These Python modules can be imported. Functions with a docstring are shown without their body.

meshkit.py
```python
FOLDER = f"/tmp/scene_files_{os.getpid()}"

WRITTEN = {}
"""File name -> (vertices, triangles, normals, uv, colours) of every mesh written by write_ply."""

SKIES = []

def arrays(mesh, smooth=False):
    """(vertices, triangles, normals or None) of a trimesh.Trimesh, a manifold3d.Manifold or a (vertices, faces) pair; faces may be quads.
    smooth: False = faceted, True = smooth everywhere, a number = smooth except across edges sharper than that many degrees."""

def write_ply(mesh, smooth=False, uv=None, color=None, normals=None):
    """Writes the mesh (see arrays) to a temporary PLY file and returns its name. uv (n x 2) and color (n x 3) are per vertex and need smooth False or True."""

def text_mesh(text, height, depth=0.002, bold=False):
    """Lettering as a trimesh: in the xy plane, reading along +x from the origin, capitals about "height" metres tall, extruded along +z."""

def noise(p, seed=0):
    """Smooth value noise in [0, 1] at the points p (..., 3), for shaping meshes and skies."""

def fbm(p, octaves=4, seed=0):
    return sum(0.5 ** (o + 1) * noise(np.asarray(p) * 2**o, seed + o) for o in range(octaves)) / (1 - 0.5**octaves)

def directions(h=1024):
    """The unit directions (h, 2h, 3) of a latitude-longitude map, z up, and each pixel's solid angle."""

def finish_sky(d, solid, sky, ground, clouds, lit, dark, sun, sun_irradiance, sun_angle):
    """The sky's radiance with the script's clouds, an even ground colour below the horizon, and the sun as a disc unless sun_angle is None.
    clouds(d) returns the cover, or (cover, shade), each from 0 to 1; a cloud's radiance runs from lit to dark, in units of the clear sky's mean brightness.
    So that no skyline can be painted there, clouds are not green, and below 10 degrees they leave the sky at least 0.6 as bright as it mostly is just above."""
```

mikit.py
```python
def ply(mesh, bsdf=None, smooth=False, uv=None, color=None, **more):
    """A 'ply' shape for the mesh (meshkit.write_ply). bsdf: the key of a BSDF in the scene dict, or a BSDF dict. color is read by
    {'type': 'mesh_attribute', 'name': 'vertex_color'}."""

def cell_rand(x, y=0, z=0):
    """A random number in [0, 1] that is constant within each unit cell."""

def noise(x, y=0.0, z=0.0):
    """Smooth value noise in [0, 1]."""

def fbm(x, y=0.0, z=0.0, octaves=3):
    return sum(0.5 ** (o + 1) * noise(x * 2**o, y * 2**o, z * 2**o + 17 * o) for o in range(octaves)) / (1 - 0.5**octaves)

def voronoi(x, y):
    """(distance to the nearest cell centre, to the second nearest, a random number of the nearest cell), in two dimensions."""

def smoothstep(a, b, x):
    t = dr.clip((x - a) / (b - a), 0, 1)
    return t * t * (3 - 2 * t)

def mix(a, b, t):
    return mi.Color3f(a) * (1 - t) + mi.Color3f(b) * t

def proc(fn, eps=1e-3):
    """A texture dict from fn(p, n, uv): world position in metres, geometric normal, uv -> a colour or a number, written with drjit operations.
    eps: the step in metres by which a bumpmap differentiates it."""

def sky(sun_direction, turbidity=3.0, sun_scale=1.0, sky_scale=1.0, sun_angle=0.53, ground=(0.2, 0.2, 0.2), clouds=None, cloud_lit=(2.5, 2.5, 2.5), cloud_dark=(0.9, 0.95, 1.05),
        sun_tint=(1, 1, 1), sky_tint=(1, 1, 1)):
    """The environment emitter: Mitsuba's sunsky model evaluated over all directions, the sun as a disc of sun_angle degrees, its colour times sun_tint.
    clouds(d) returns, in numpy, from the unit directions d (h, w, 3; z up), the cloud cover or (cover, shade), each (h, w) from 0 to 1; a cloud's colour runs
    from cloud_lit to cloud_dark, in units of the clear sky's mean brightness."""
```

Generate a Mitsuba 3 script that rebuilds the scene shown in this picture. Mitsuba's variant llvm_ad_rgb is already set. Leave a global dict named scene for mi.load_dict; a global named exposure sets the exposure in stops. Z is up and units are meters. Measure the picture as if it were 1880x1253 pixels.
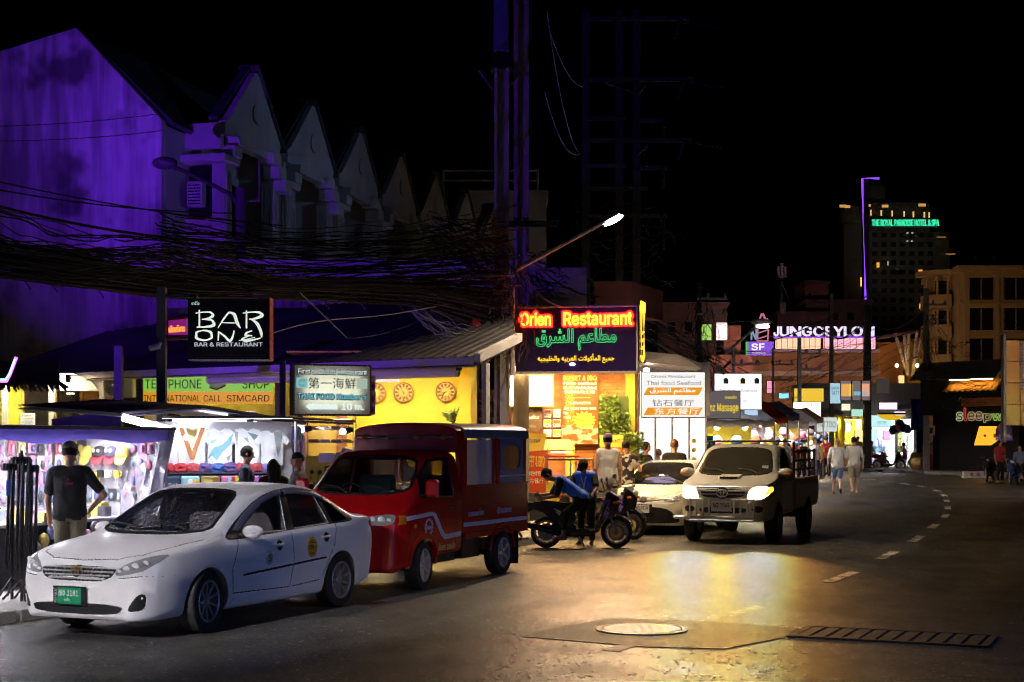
import math, random
import numpy as np, trimesh, manifold3d as m3, mitsuba as mi, drjit as dr
import shapely, shapely.affinity as aff
from shapely.geometry import Polygon, LineString, Point, box as sbox
from shapely.ops import unary_union
from scipy.interpolate import PchipInterpolator
from scipy.spatial import Delaunay
import mikit, meshkit
from mikit import noise, fbm, smoothstep, mix
T = mi.ScalarTransform4f
# ---------------------------------------------------------------- camera, sky, exposure
exposure = 0.0
CX, HZ, FP, EYE = 940.0, 808.0, 2800.0, 1.94      # photograph: 1880 x 1253, horizon row, focal length in pixels, eye height
scene, labels = {}, {}
scene['camera'] = {'type': 'perspective', 'fov': 2 * math.degrees(math.atan(940 / FP)), 'fov_axis': 'x', 'near_clip': 0.5, 'far_clip': 3000.0,
                   'principal_point_offset_x': 0.0, 'principal_point_offset_y': -(HZ - 626.5) / 1253,
                   'to_world': T().look_at(origin=[0, 0, EYE], target=[0, 10, EYE], up=[0, 0, 1])}
scene['sky'] = {**mikit.sky((0.3, -0.4, 0.12), turbidity=3, sun_scale=0.0, sky_scale=0.00012, sky_tint=(0.55, 0.6, 1.0), ground=(0.05, 0.05, 0.05)), 'sampling_weight': 0.3}
STREET = (0.4, 0.9165)                             # direction of the near kerb


def emit(rgb, k=1.0, w=0.0):
    """radiance and sampling weight of something that gives off light"""
    return {'type': 'area', 'radiance': {'type': 'rgb', 'value': [float(c) * k for c in rgb]}, 'sampling_weight': float(w)}


def spot(key, pos, target, rgb, k, cut=40, beam=None, w=1.0):
    scene[key] = {'type': 'spot', 'to_world': T().look_at(origin=list(map(float, pos)), target=list(map(float, target)), up=[0.01, 0.02, 1]),
                  'intensity': {'type': 'rgb', 'value': [float(c) * k for c in rgb]}, 'cutoff_angle': float(cut), 'beam_width': float(beam or cut * 0.6), 'sampling_weight': float(w)}


# ---------------------------------------------------------------- helpers: places
def V(*a): return np.array(a, float)
def P(px, py, d): return V((px - CX) / FP * d, d, EYE - (py - HZ) / FP * d)
def unit(v): v = np.asarray(v, float); return v / np.linalg.norm(v)


class Fr:
    """a local frame: origin and three axes"""
    def __init__(s, o, x, y, z=None):
        s.o, s.x, s.y = V(*o), unit(x), unit(y)
        s.z = np.cross(s.x, s.y) if z is None else unit(z)
        s.M = np.eye(4); s.M[:3, 0], s.M[:3, 1], s.M[:3, 2], s.M[:3, 3] = s.x, s.y, s.z, s.o

    def pt(s, a, b, c=0): return s.o + s.x * a + s.y * b + s.z * c

    def at(s, a, b, c=0): return Fr(s.pt(a, b, c), s.x, s.y, s.z)


def sign_fr(pl, pt, pr, pb, dl, dr=None):
    """upright board from its outline in the photograph at the depths of its two ends: frame at its lower left corner, width, height"""
    dr_ = dl if dr is None else dr
    a, b, t = P(pl, pb, dl), P(pr, pb, dr_), P(pl, pt, dl)
    b[2] = a[2]
    f = Fr(a, b - a, (0, 0, 1))
    return f, float(np.linalg.norm(b - a)), float(t[2] - a[2])


def ground_fr(x, y, deg, z=0.0):
    """frame on the ground, x axis turned deg from world x"""
    a = math.radians(deg)
    return Fr((x, y, z), (math.cos(a), math.sin(a), 0), (-math.sin(a), math.cos(a), 0))


def facing_fr(o, deg):
    """upright frame (x right, y up, z out of the face); deg 0 faces the camera"""
    a = math.radians(deg)
    return Fr(o, (math.cos(a), math.sin(a), 0), (0, 0, 1))


# ---------------------------------------------------------------- helpers: meshes
def cat(ms): return trimesh.util.concatenate([m for m in ms if m is not None])


def bx(x0, x1, y0, y1, z0, z1, f=None):
    m = trimesh.creation.box((abs(x1 - x0), abs(y1 - y0), abs(z1 - z0)))
    m.apply_translation(((x0 + x1) / 2, (y0 + y1) / 2, (z0 + z1) / 2))
    return m if f is None else m.apply_transform(f.M)


def rbx(x0, x1, y0, y1, z0, z1, r=0.01, f=None):
    """chamfered box"""
    r = min(r, abs(x1 - x0) * .45, abs(y1 - y0) * .45, abs(z1 - z0) * .45)
    p = []
    for a in (0, 1):
        for b in (0, 1):
            for c in (0, 1):
                q, s = (x1 if a else x0, y1 if b else y0, z1 if c else z0), (-1 if a else 1, -1 if b else 1, -1 if c else 1)
                for k in range(3):
                    w = [q[i] + s[i] * r * (0 if i == k else 1) for i in range(3)]
                    p.append(w)
    m = trimesh.convex.convex_hull(np.array(p))
    return m if f is None else m.apply_transform(f.M)


def hull(pts, f=None):
    m = trimesh.convex.convex_hull(np.array(pts, float))
    return m if f is None else m.apply_transform(f.M)


def tube(path, r, n=6, f=None, caps=True):
    p = np.asarray(path, float)
    if f is not None: p = np.array([f.pt(*q) for q in p])
    rr = np.broadcast_to(np.asarray(r, float), (len(p),))
    t = np.gradient(p, axis=0); t /= np.linalg.norm(t, axis=1, keepdims=True) + 1e-12
    ref = V(0, 0, 1) if abs(t[:, 2]).mean() < .8 else V(1, 0.1, 0)
    u = np.cross(t, ref); u /= np.linalg.norm(u, axis=1, keepdims=True) + 1e-12
    w = np.cross(t, u)
    a = np.arange(n) * 2 * np.pi / n
    ring = p[:, None] + rr[:, None, None] * (u[:, None] * np.cos(a)[None, :, None] + w[:, None] * np.sin(a)[None, :, None])
    v = ring.reshape(-1, 3); fs = []
    for i in range(len(p) - 1):
        for k in range(n):
            k2 = (k + 1) % n
            fs += [[i * n + k, (i + 1) * n + k, (i + 1) * n + k2], [i * n + k, (i + 1) * n + k2, i * n + k2]]
    if caps:
        for base, s in ((0, 1), ((len(p) - 1) * n, -1)):
            for k in range(1, n - 1):
                fs.append([base, base + k, base + k + 1][::s])
    return trimesh.Trimesh(v, np.array(fs)[:, ::-1], process=False)


def sag(a, b, s, n=14):
    t = np.linspace(0, 1, n)[:, None]
    p = V(*a) * (1 - t) + V(*b) * t
    p[:, 2] -= (4 * s * t * (1 - t))[:, 0]
    return p


def cyl(a, b, r, n=12, f=None): return tube([a, b], r, n, f)


def lathe(prof, n=24, f=None):
    """profile of (radius, height) turned about z"""
    m = trimesh.creation.revolve(np.array(prof, float), sections=n)
    return m if f is None else m.apply_transform(f.M)


def extr(poly, d, f=None):
    if not hasattr(poly, 'geom_type'): poly = Polygon(poly)
    ms = [trimesh.creation.extrude_polygon(g, d, engine='earcut') for g in getattr(poly, 'geoms', [poly]) if g.area > 1e-9]
    m = cat(ms)
    return m if f is None else m.apply_transform(f.M)


def sheet(fn, nu, nv):
    """grid of points fn(u, v), u and v from 0 to 1"""
    u, v = np.meshgrid(np.linspace(0, 1, nu), np.linspace(0, 1, nv), indexing='ij')
    p = np.array([[fn(a, b) for b in v[0]] for a in u[:, 0]]).reshape(-1, 3)
    i = (np.arange(nu - 1)[:, None] * nv + np.arange(nv - 1)[None]).ravel()
    return trimesh.Trimesh(p, np.vstack([np.stack([i, i + nv, i + nv + 1], 1), np.stack([i, i + nv + 1, i + 1], 1)]), process=False)


def thick(m, t):
    """gives a sheet a thickness"""
    n = m.vertex_normals
    v = np.vstack([m.vertices, m.vertices - n * t]); k = len(m.vertices)
    e = m.edges_sorted; es, c = np.unique(e, axis=0, return_counts=True)
    bd = {tuple(x) for x in es[c == 1]}
    side = []
    for a, b in m.edges:
        if (min(a, b), max(a, b)) in bd: side += [[a, a + k, b + k], [a, b + k, b]]
    return trimesh.Trimesh(v, np.vstack([m.faces, m.faces[:, ::-1] + k, np.array(side).reshape(-1, 3)]), process=False)


def ell(c, r, n=2, f=None):
    m = trimesh.creation.icosphere(subdivisions=n)
    m.apply_scale(r if np.ndim(r) else (r, r, r)); m.apply_translation(c)
    return m if f is None else m.apply_transform(f.M)


def put(m, f): return m.copy().apply_transform(f.M)


# ---------------------------------------------------------------- helpers: lettering
GLYPHS = {}


def glyph_poly(key):
    out = []
    for p in GLYPHS[key].split(';'):
        A = ALPHABET.index; r = [[(A(s[i]) * len(ALPHABET) + A(s[i + 1]) - 2.0, A(s[i + 2]) - 25.0) for i in range(0, len(s), 3)] for s in p.split('|')]
        out.append(Polygon(r[0], r[1:]).buffer(0))
    return unary_union(out)


def fit(m, w, h, stretch=True):
    """scales lettering to the width w and height h, its lower left corner at the origin"""
    lo, hi = m.bounds
    sx, sy = w / max(hi[0] - lo[0], 1e-6), h / max(hi[1] - lo[1], 1e-6)
    if not stretch: sx = sy = min(sx, sy)
    m.apply_translation(-V(lo[0], lo[1], 0)); m.apply_scale((sx, sy, 1))
    return m


def text(s, f, x, y, w, h, d=0.006, bold=False, z=0.003):
    """lettering s filling the box x, y, w, h of the frame f; GLYPHS keys for scripts beside the Latin one"""
    if s in GLYPHS: m = extr(glyph_poly(s), d)
    else: m = meshkit.text_mesh(s, 0.1, d, bold)
    m = fit(m, w, h); m.apply_translation((x, y, z))
    return m.apply_transform(f.M)


# ---------------------------------------------------------------- helpers: entries of the scene
COUNT = {}
ORD = ('first', 'second', 'third', 'fourth', 'fifth', 'sixth', 'seventh', 'eighth', 'ninth', 'tenth', 'eleventh', 'twelfth') + tuple(f'{i}th' for i in range(13, 41))


def numbered(k):
    COUNT[k] = COUNT.get(k, -1) + 1
    return k if COUNT[k] == 0 else f'{k}_{COUNT[k]:03d}'


def ent(key, mesh, mat, smooth=False, em=None):
    if em is not None and mat == 'white_gloss': mat = 'lamp_face'
    if em is not None: scene[key] = mikit.ply(mesh, mat, smooth, emitter=em)
    else: scene[key] = mikit.ply(mesh, mat, smooth)
    return key


def thing(name, label, cat_, group=None, mesh=None, mat=None, smooth=False, em=None, kind=None):
    k = numbered(name)
    if kind: labels[k] = {'kind': kind, **({'label': label} if label else {}), **({'category': cat_} if cat_ else {})}
    else: labels[k] = {'label': label, 'category': cat_}
    if group: labels[k]['group'] = group
    if mesh is not None: ent(k, mesh, mat, smooth, em)
    return k


def part(root, name, mesh, mat, smooth=False, em=None, label=None, kind=None):
    k = numbered(f'{root}__{name}')
    if label or kind: labels[k] = {**({'label': label} if label else {}), **({'kind': kind} if kind else {})}
    return ent(k, mesh, mat, smooth, em)


def led(root, x0, x1, y, z0, z1, f, em):
    """flat lamp panel shining downwards (y up in the frame), with its dark housing"""
    q = [f.pt(a, y, c) for a, c in ((x0, z0), (x0, z1), (x1, z1), (x1, z0))]; m = trimesh.Trimesh(np.array(q), np.array([[0, 1, 2], [0, 2, 3]]), process=False)
    if m.face_normals[0][2] > 0: m.invert()
    k = part(root, 'led_panel', bx(x0, x1, y + .004, y + .03, z0, z1, f), 'black_plastic'); part(k, 'diffuser', m, 'white_gloss', em=em)


def mt(name, rgb, rough=0.6, metallic=0.0, spec=0.5, coat=0.0, two=True, **more):
    b = {'type': 'principled', 'base_color': rgb if isinstance(rgb, dict) else {'type': 'rgb', 'value': list(map(float, rgb))}, 'roughness': rough, 'metallic': metallic, 'specular': spec, **more}
    if coat: b['clearcoat'] = coat; b['clearcoat_gloss'] = 0.95
    scene[name] = {'type': 'twosided', 'bsdf': b} if two else b
    return name


PAINTS = {}


def col(r, g, b, rough=0.7):
    k = (round(r, 3), round(g, 3), round(b, 3), rough)
    if k not in PAINTS: PAINTS[k] = mt(f'paint_{len(PAINTS)}', k[:3], rough)
    return PAINTS[k]


mt('black_plastic', (0.012, 0.012, 0.014), 0.4)
mt('black_rubber', (0.015, 0.015, 0.016), 0.75)
mt('dark_glass', (0.004, 0.004, 0.006), 0.03, spec=0.6)
mt('chrome', (0.75, 0.75, 0.77), 0.2, 0.55)
mt('alloy', (0.55, 0.55, 0.57), 0.28, 0.5)
mt('steel', (0.35, 0.35, 0.37), 0.35, 0.9)
mt('lens_clear', (0.8, 0.82, 0.85), 0.06, 0.3, spec=0.9)
mt('lens_red', (0.35, 0.01, 0.01), 0.1, coat=1.0)
mt('lens_amber', (0.55, 0.16, 0.01), 0.1, coat=1.0)
mt('wire_black', (0.006, 0.006, 0.007), 0.6)
mt('lamp_face', (0.06, 0.06, 0.06), 0.4)
mt('pole_dark', (0.05, 0.05, 0.055), 0.7)
mt('lamp_body', (0.3, 0.3, 0.32), 0.5)
scene['pane'] = {'type': 'thindielectric', 'int_ior': 1.5}
scene['film_clear'] = {'type': 'blendbsdf', 'weight': 0.75, 'a': {'type': 'twosided', 'bsdf': {'type': 'roughplastic', 'alpha': 0.15, 'diffuse_reflectance': {'type': 'rgb', 'value': [0.5, 0.5, 0.6]}}}, 'b': {'type': 'thindielectric'}}
mt('skin', (0.36, 0.19, 0.12), 0.5)
mt('skin_fair', (0.5, 0.3, 0.21), 0.5)
mt('skin_dark', (0.2, 0.1, 0.06), 0.5)
mt('hair', (0.012, 0.009, 0.008), 0.8, spec=.2)
# outlines of the lettering that is not Latin: rings of points, three characters each
ALPHABET = ''.join(chr(c) for c in range(35, 127) if chr(c) not in "'\\;|,")
GLYPHS['ar1'] = '&1n&9n&9W&<G&EF&IJ&Gn&On&PS&WX&fZ&nS&oM&mG&sF&xH(&W(2X(:P(:E(3?(+?&~B&w?&hA&_?&7@&4B&2H|(-Q(&H(/F(3H(3K(1P|&PG&WF&bH&gK&gN&bS&]R;%<7%=G%@M%JV%VX%aG%lF%iM%kX%r^&#]%~U%sU%qR%qN%vI&(L&)D%o?%`?%[A%W>%P>%EE%D6%G%%B#%@#%?&|%KM%NG%TE%WF%SQ;$v?$un$~n%#?;#[7#d:#jA#kI#gS#lV#oU#tG#xF#}F$%I$(S$0R$/H$6F$<J$=S$DS$DG$JF$OJ$NW$UX$WI$^F$eG$fI$en$ln$nJ$jA$Z?$SD$M?$D?$@B$:?$0?$*B$#?#u?#rA#p<#j5#a0#]1;$8^$7e$=e$>b$Ab$Bf$>f$<k$=m$Bm$Dj$Be$Ge$H`$B^$?a$=^;#*9#(H#+P#.P#3N#1A#3=#=9#I:#QB#CE#AI#CU#J[#Q[#XT#ZK#X?#M4#F2#33|#JQ#IK#RK#PS#MT;#Ne#Pj#Vh#Tb#Pb;#De#Fj#Lh#Jb#Fb'
GLYPHS['ar2'] = '+S2+T=+_F+WM+WS+`X+jX+nU+oM+kG+qE+yF+~Q-)P-(I-*F-5F-9O-AU-IT-PG-WE-cG-iK-cO-XO-XU-eU-pO-uO-tH-[?-MA-I>-C>-<C-5?-*?-$B+y?+l?+cB+[<+Z4+b/+r1+s++l(+Z)|-?J-BE-HE-HJ-EN-AN|+^Q+eJ+hM+fR;-b7-g9-i5-c3;-$7-*8--5-*2-&2;+v7+{8+~5+{2+x2;+8?+7i+>i+??;*Le*Re*Sb*SK*UF*^F*gT*oU*sR*yF+%F+(H+&i+/i+0G+.B+&?*uA*q>*k>*dC*^?*OA*ME|*gJ*jE*pE*pJ*mN*iN;*Ii*It*Lw*Rw*Rs*Ns*Mq*Pn*To*Tk;)o2)n8){>)r@)oD)oK)vT)~T*(P**E*8E*>G*=L*0W*0[*Fh*Hb*8Y*BP*EI*DD*<?*)?*#6)v2|)vG)~E){N)vL;)L[)Na)Qa)_W)_h)fh)g[)dQ)iJ)iD)f@)O?)OE)ZP|)ZF)bF)bJ)_K;(jG(lT(rR(rG)#D)7E)>G)?O)=V)CW)FO)EE):?(x>(p@;)+Z).^)3])1W).W;(}Z)#^))])&W)#W;(N?(Mi(Si(T?;&Z2&Y8&b<&gC&dQ&gS&jS&oF&{F&}I&wL&vR(#X(0X(5R(1F(>F(>i(Ei(FG(CA(>?(2?()B&y?&m@&c4&_2|&~Q()J(.N(*R($R;%nJ%pT%yZ%~Z%~`&*`&*I&1E&9H&<Q&BP&AI&CF&OF&PN&NV&RX&TX&WO&VD&N?&C?&>B&7?&-?&&A&$D%uD|%vL%zJ&#K&#T%wR%uO;&L4&N9&Q9&S6&Q3;&>7&C8&E5&C2&@2;&47&98&<5&92&62;%D2%C8%M:%O>%G@%DD%DK%GQ%KT%TS%YJ%YA%V9%J2|%NN%KF%RF%QM;%6?%5i%<i%=?;#(J#(P#.W#8Z#8`#@`#@I#FE#NH#PQ#VP#UI#XF#aE#oH#rJ#rM#lO#bO#aS#bU#nU#yO$#O#}F$/F$1I$2P$7Q$9P$8H$AE$GH$Gi$Ni$NI$PF$_F$jJ$iM$cO$XO$XU$eU$uO$vI$sF$zE%%H%$i%-i%.G%+B%$?$t?$lE$]?$P?$KB$F?$:?$5B$/?#~?#xA#uE#e?#W?#RB#L?#B?#=A#:D#0D|#1L#5J#9K#9T#0P;$Zb$`d$b`$`]$]];$54$68$=6$:2;$+4$-8$36$12;#j4#l9#o9#q6#o3;#R4#S8#Y6#W2;#I4#J8#P6#N2'
GLYPHS['ar3'] = '%$($}C%%L%4U%:U%=S%CF%NF%OI%JL%IR%QX%]X%bR%^F%iF%ii%qi%qQ%zV&*V&1Q&1G&4E&<I&BT&LU&PR&SJ&QB&L?&E?&?B&9?&(A%~?%_?%TB%L?%?A%<>%5>%*D%)6%-)%(&|&BH&HE&LG&LJ&GO|%qF&%G&*L&&P%~P%tK|%PQ%VJ%ZN%WR%RR|%0L%4E%:E%7O;$b?$ai$gi$h?;#U8#^<#cC#`Q#cS#fS#lF#tF#xQ#~P#}G$&E$-H$.Q$2Q$5P$4F$9E$?H$?U$DU$GG$QF$RH$Qi$Xi$YG$VA$H?$CC$=?$4?$1A#~?#yB#t?#i@#b6#Z2#V2;$([$(_$.a$.g$3g$3a$8_$7Z$1]$.Z|$/`$/^$2^$2a;#(>#)J#+M#/M#2K#0@#3<#<9#H<#LB#DB#?E#?O#FW#LW#RR#TK#SA#Q<#J5#53#/5|#EN#IH#MI#JQ;#J_#Ld#Od#Qa#O^;#A_#Cd#Fd#Ha#G^'
GLYPHS['zh1'] = '%Ue%`}%e}%dv%pu%mj%uj%uP&*P&*Z%x[%x`&*a&*i%wi%wn%~o%y{&#}&(n&0n&5{&:}&<y&6o&?n&?i&0i&0a&=`&=Z&0Z&0Q&@P&@K&0K&07&*7&*K%YM%Yb|%j_%p^%pf%ie|%iS%pQ%pY%iY|%br%`j%gj%jr|%eX%_Y%_Q%eQ|%__%e^%ef%_f;%pH%rK%tJ%y?%x=%u<;%hH%lJ%mH%oA%n<%k<;%bI%fH%f<%b<;%U9%ZI%_I%Z9;$ve%%v%&}%.{%-t%Nt%No%)o%#h%Jh%JY%OX%OS%IR%II%MH%MC%HC%C8%68%5<%5>%@=%B@%AC${C$~R$wS$wX%#X%$f$~g${c|%6b%=[%<X%EX%Ec|%4R%<K%:H%DI%DS|%*c%*X%8Y%1c|%(S%&H%7H%0S;$iw$k{$n{$xu$xs$tp;$g<$pS$tS$uO$m:$j9;$eb$gf$if$t^$pZ;#tX#t_$__$_X;#*j#6~#<}#:v#Lv#Lr#Br#Dk#@j#Ah#Mh#Jm#Or#S~#X}#Xv#mv#mr#aq#dm#ah#gh#gW#NV#OP#jP#g>#c:#X:#V?#a@#cC#dK#OK#N7#I7#HH#7:#/7#-=#9B#CJ#1K#3]#H]#Ib#1c#0h|#N^#a]#bb#Oc|#Tr#Ph#`i#Yr|#7Q#HP#IV#9W|#0i#>h#?j#<r#7r'
GLYPHS['zh2'] = '%<=%AH%BP%Br%xr%xm%Gm%FH%A9;%K^%Kc%wc%v^%e^%e<%_8%U8%S>%`>%`^;$TS$gZ$qd$vc$}e$uj$wm%%i%+n$uo$us%3r%+g%3a%1]%&c$x_%(X%6U%4Q%)R%)G%1G%*A%2=%09$uB$t=$_9$^=$a@$aS$VP|$yF%$B%(E|$fJ%#I%$K$gL|$fP%#O%$Q$gR|$hV$pU$oY$rZ$uU$~V$r^|$f?$r@$rF$fF;$Td$^n$cn$cv$gv$hs$rs$rp$gp$gl$ol$pi$c]$VX$U[$_a$Ze$Wb|$^g$dc$ih$`i;#kK#tT$$j$#l#ml#mq$Mq$Ml$+l$#[$IZ$I8$D8$C=$#=#~8#y8#yR#oH|$#U#~B$DB$DU;#FU#PU#Pv#Uv#Ui#fi#fd#Uc#VU#dU#d8#_8#^<#K<#J8#F8|#KA#_@#_Q#JQ;#)d#2u#6u#5n#Dn#Dj#3j#.d#Bc#B_#9^#9T#CT#CP#9P#9D#BF#CA#59#1<#4A#4P#*P#*T#4T#4^#._#.b'
GLYPHS['zh3'] = '%i=%jd&#d&#O%uN%xI%~M&%L%zE&&=%}=%wB%qO%nN%nA%uB%v?%m<|%{`%na%nZ%{Z|%{V%oW%nS%zR;%Zd%hc%dV%hO%hI%eF%aF%`H%eK%dR%aU%d`%^`%^:%Z:;%*>%7F%<O%:Q%*Q%*T%=T%>^%<`%.`%.c%Qc%Q`%A`%@U%TT%TQ%DP%D@%O?%QA%QF%SF%S=%A=%?M%5?%.:;$W=$^L$^e$ae$bT$e]$g]$gW$oW$o]$i]$i`$o`$pf$se$t`$z`$}c%$c$zX%%W%%T$vT$tR%$Q%$N$pM$pI%#H${<$p:$p>$y?$zE$kF$lL$gI$cJ$gD$fA$`F$[=|$sX$uW$x]$s]|$aR$dJ$pT$gT$eV$dS;$WP$XZ$[[$ZQ;$)=$0L$0V$.V$-O$)Q$+Z$0]$0e$3e$4U$6]$A_$@e$Ce$E`$R`$R^$O]$QZ$JT$NQ$PU$ST$PN$RJ$KI$K?$P?$PB$SC$Q<$H=$HI$DJ$A@$8:$7>$?C$@G$@J$8J$8M$LN$FR$>O$:P$:R$DU$A[$9[$7T$3R$3J$9C$6A$4F$1F$/?$+<|$F]$HW$N];#VW#^f#`b#gb#h_#fZ#iY#iI#rI#sO#lO#lR#sS#sY#kY#k]#o^#md#pd#q]#u]#yd#}e#z^$#]$#Y#vY#vS$#R$#O#vO#vJ$$I$$F#vF#v:#s:#rF#XE#XU|#bI#fH#fN#bN|#bR#fP#fV#bV|#__#[Y#aY#d^|#[Q#`Q#`V#[V|#[I#`H#`N#[N;#V>#VA#jB#h?;#)>#/K#2L#3J#.=;#4L#4O#8O#9W#5U#3X#6Z#:f#>e#?a#Qa#Q^#<^#9Z#:X#OX#OP#RO#RL#OL#NF#QE#QB#NB#K<#C=#C?#J?#IB#6B#7K|#DT#GO#LO#LU|#CK#FE#KE#LL|#=U#=O#DP#@U|#<L#:E#CE#@L;#+e#4b#4_#+b;#(T#*W#2R#/P'
GLYPHS['zh4'] = '$W=$ZG$[c%%c%%`$_`$^E$Z<;$aU$aX%$X%$U$sU$s>$q<$h<$g>$p@$pU;$)M$6R$?Y$DX$E[$A]$A_$I]$L`$Aa$Ac$Pc$LZ$QU$NT$IX$DU$SO$RL$KM$KE$OE$L@$P>$O<$BA$==$1<$2M$+K|$FD$HB$IC|$5G$GF$HG$6H|$5K$GJ$HL$6M|$=S$AO$FP$AT|$5?$?@$@A$>D$5D|$8P$=O$=R$9R;$.Q$*S$1W$.Y$*W$)Z$3`$3e$6f$6c$?c$?a$6a$7_$=_$=[|$1[$4X$7Z$6];#V=#_D#dU#dZ#WZ#W^#k^#jf#lf#n^$#^$#Z#iZ#gW#hR#zR#yD#u<#k<#j?#t@#vH#uO#fO#bB#Y:;#N>#FJ#IJ#Q?;#)]#)`#7`#9f#>e#=`#P`#P]#9]#4T#5Q#=Q#>X#BX#BQ#NQ#NN#BN#B>#@<#7=#7?#>@#>N#.N#4];#)?#1I#5J#5G#.>#+='
GLYPHS['th1'] = '$IF$I_$Q_$QK$UE$YE$]I$^_$f_$f?$_?$^C$Z?$P>$KA;$1g$1m$6n$9j$Gj$Gd$5d;$)@$+F$5E$9K$8U$2X$*V$)]$+_$9_$>]$BU$BG$@C$8>;#qj#tm$%m$%g#yg#xc#rc;#fA#hG#oE#wG#vJ#iO#gY#m_#~^#~V#sX#pU$$L$#B#x>#n>;#LV#L^#N_#Z_#`Z#`?#W?#WV#SX;#*G#*_#3_#3K#7E#=E#?I#?_#G_#GE#C@#4>#/@'
GLYPHS['th2'] = '$+I$+U$1_$9_$<]$?_$H_$J]$K?$C?$CU$AW$>U$6W$4Q$6F$>C$=>$4>$/A;#bS#dZ#j_#w_#{]$#X$#?#v?#vT#qX#lV#lS#pR#pN#lM#kI#k?#c?#cL#fQ;#gg#gm#kq#}q#}m#om#mk#mh#rj#tg#vj#}j#}f#yc#lc;#PB#P_#X_#XG#^C#^?#T>;#&?#(D#+E#+M#/P#)S#+Z#2_#@_#D]#GX#G?#??#?T#9X#4U#8R#8N#4J#4A#0>;#26#2:#9:#=4#?<#F<#F2#B/#8/'
GLYPHS['th3'] = '#`Z#a_#k_#m]#mT#iJ#kE#oE#rH#r_#z_#zD#w@#i>#bC#aO#eW;#)R#)W#/^#?_#FX#FL#HF#ME#PJ#P_#X_#XD#V@#R>#K>#FB#E?#>?#>T#7X#3U#8P#3L#3F#7D#8?#/>#*A#*M#/P'
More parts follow.
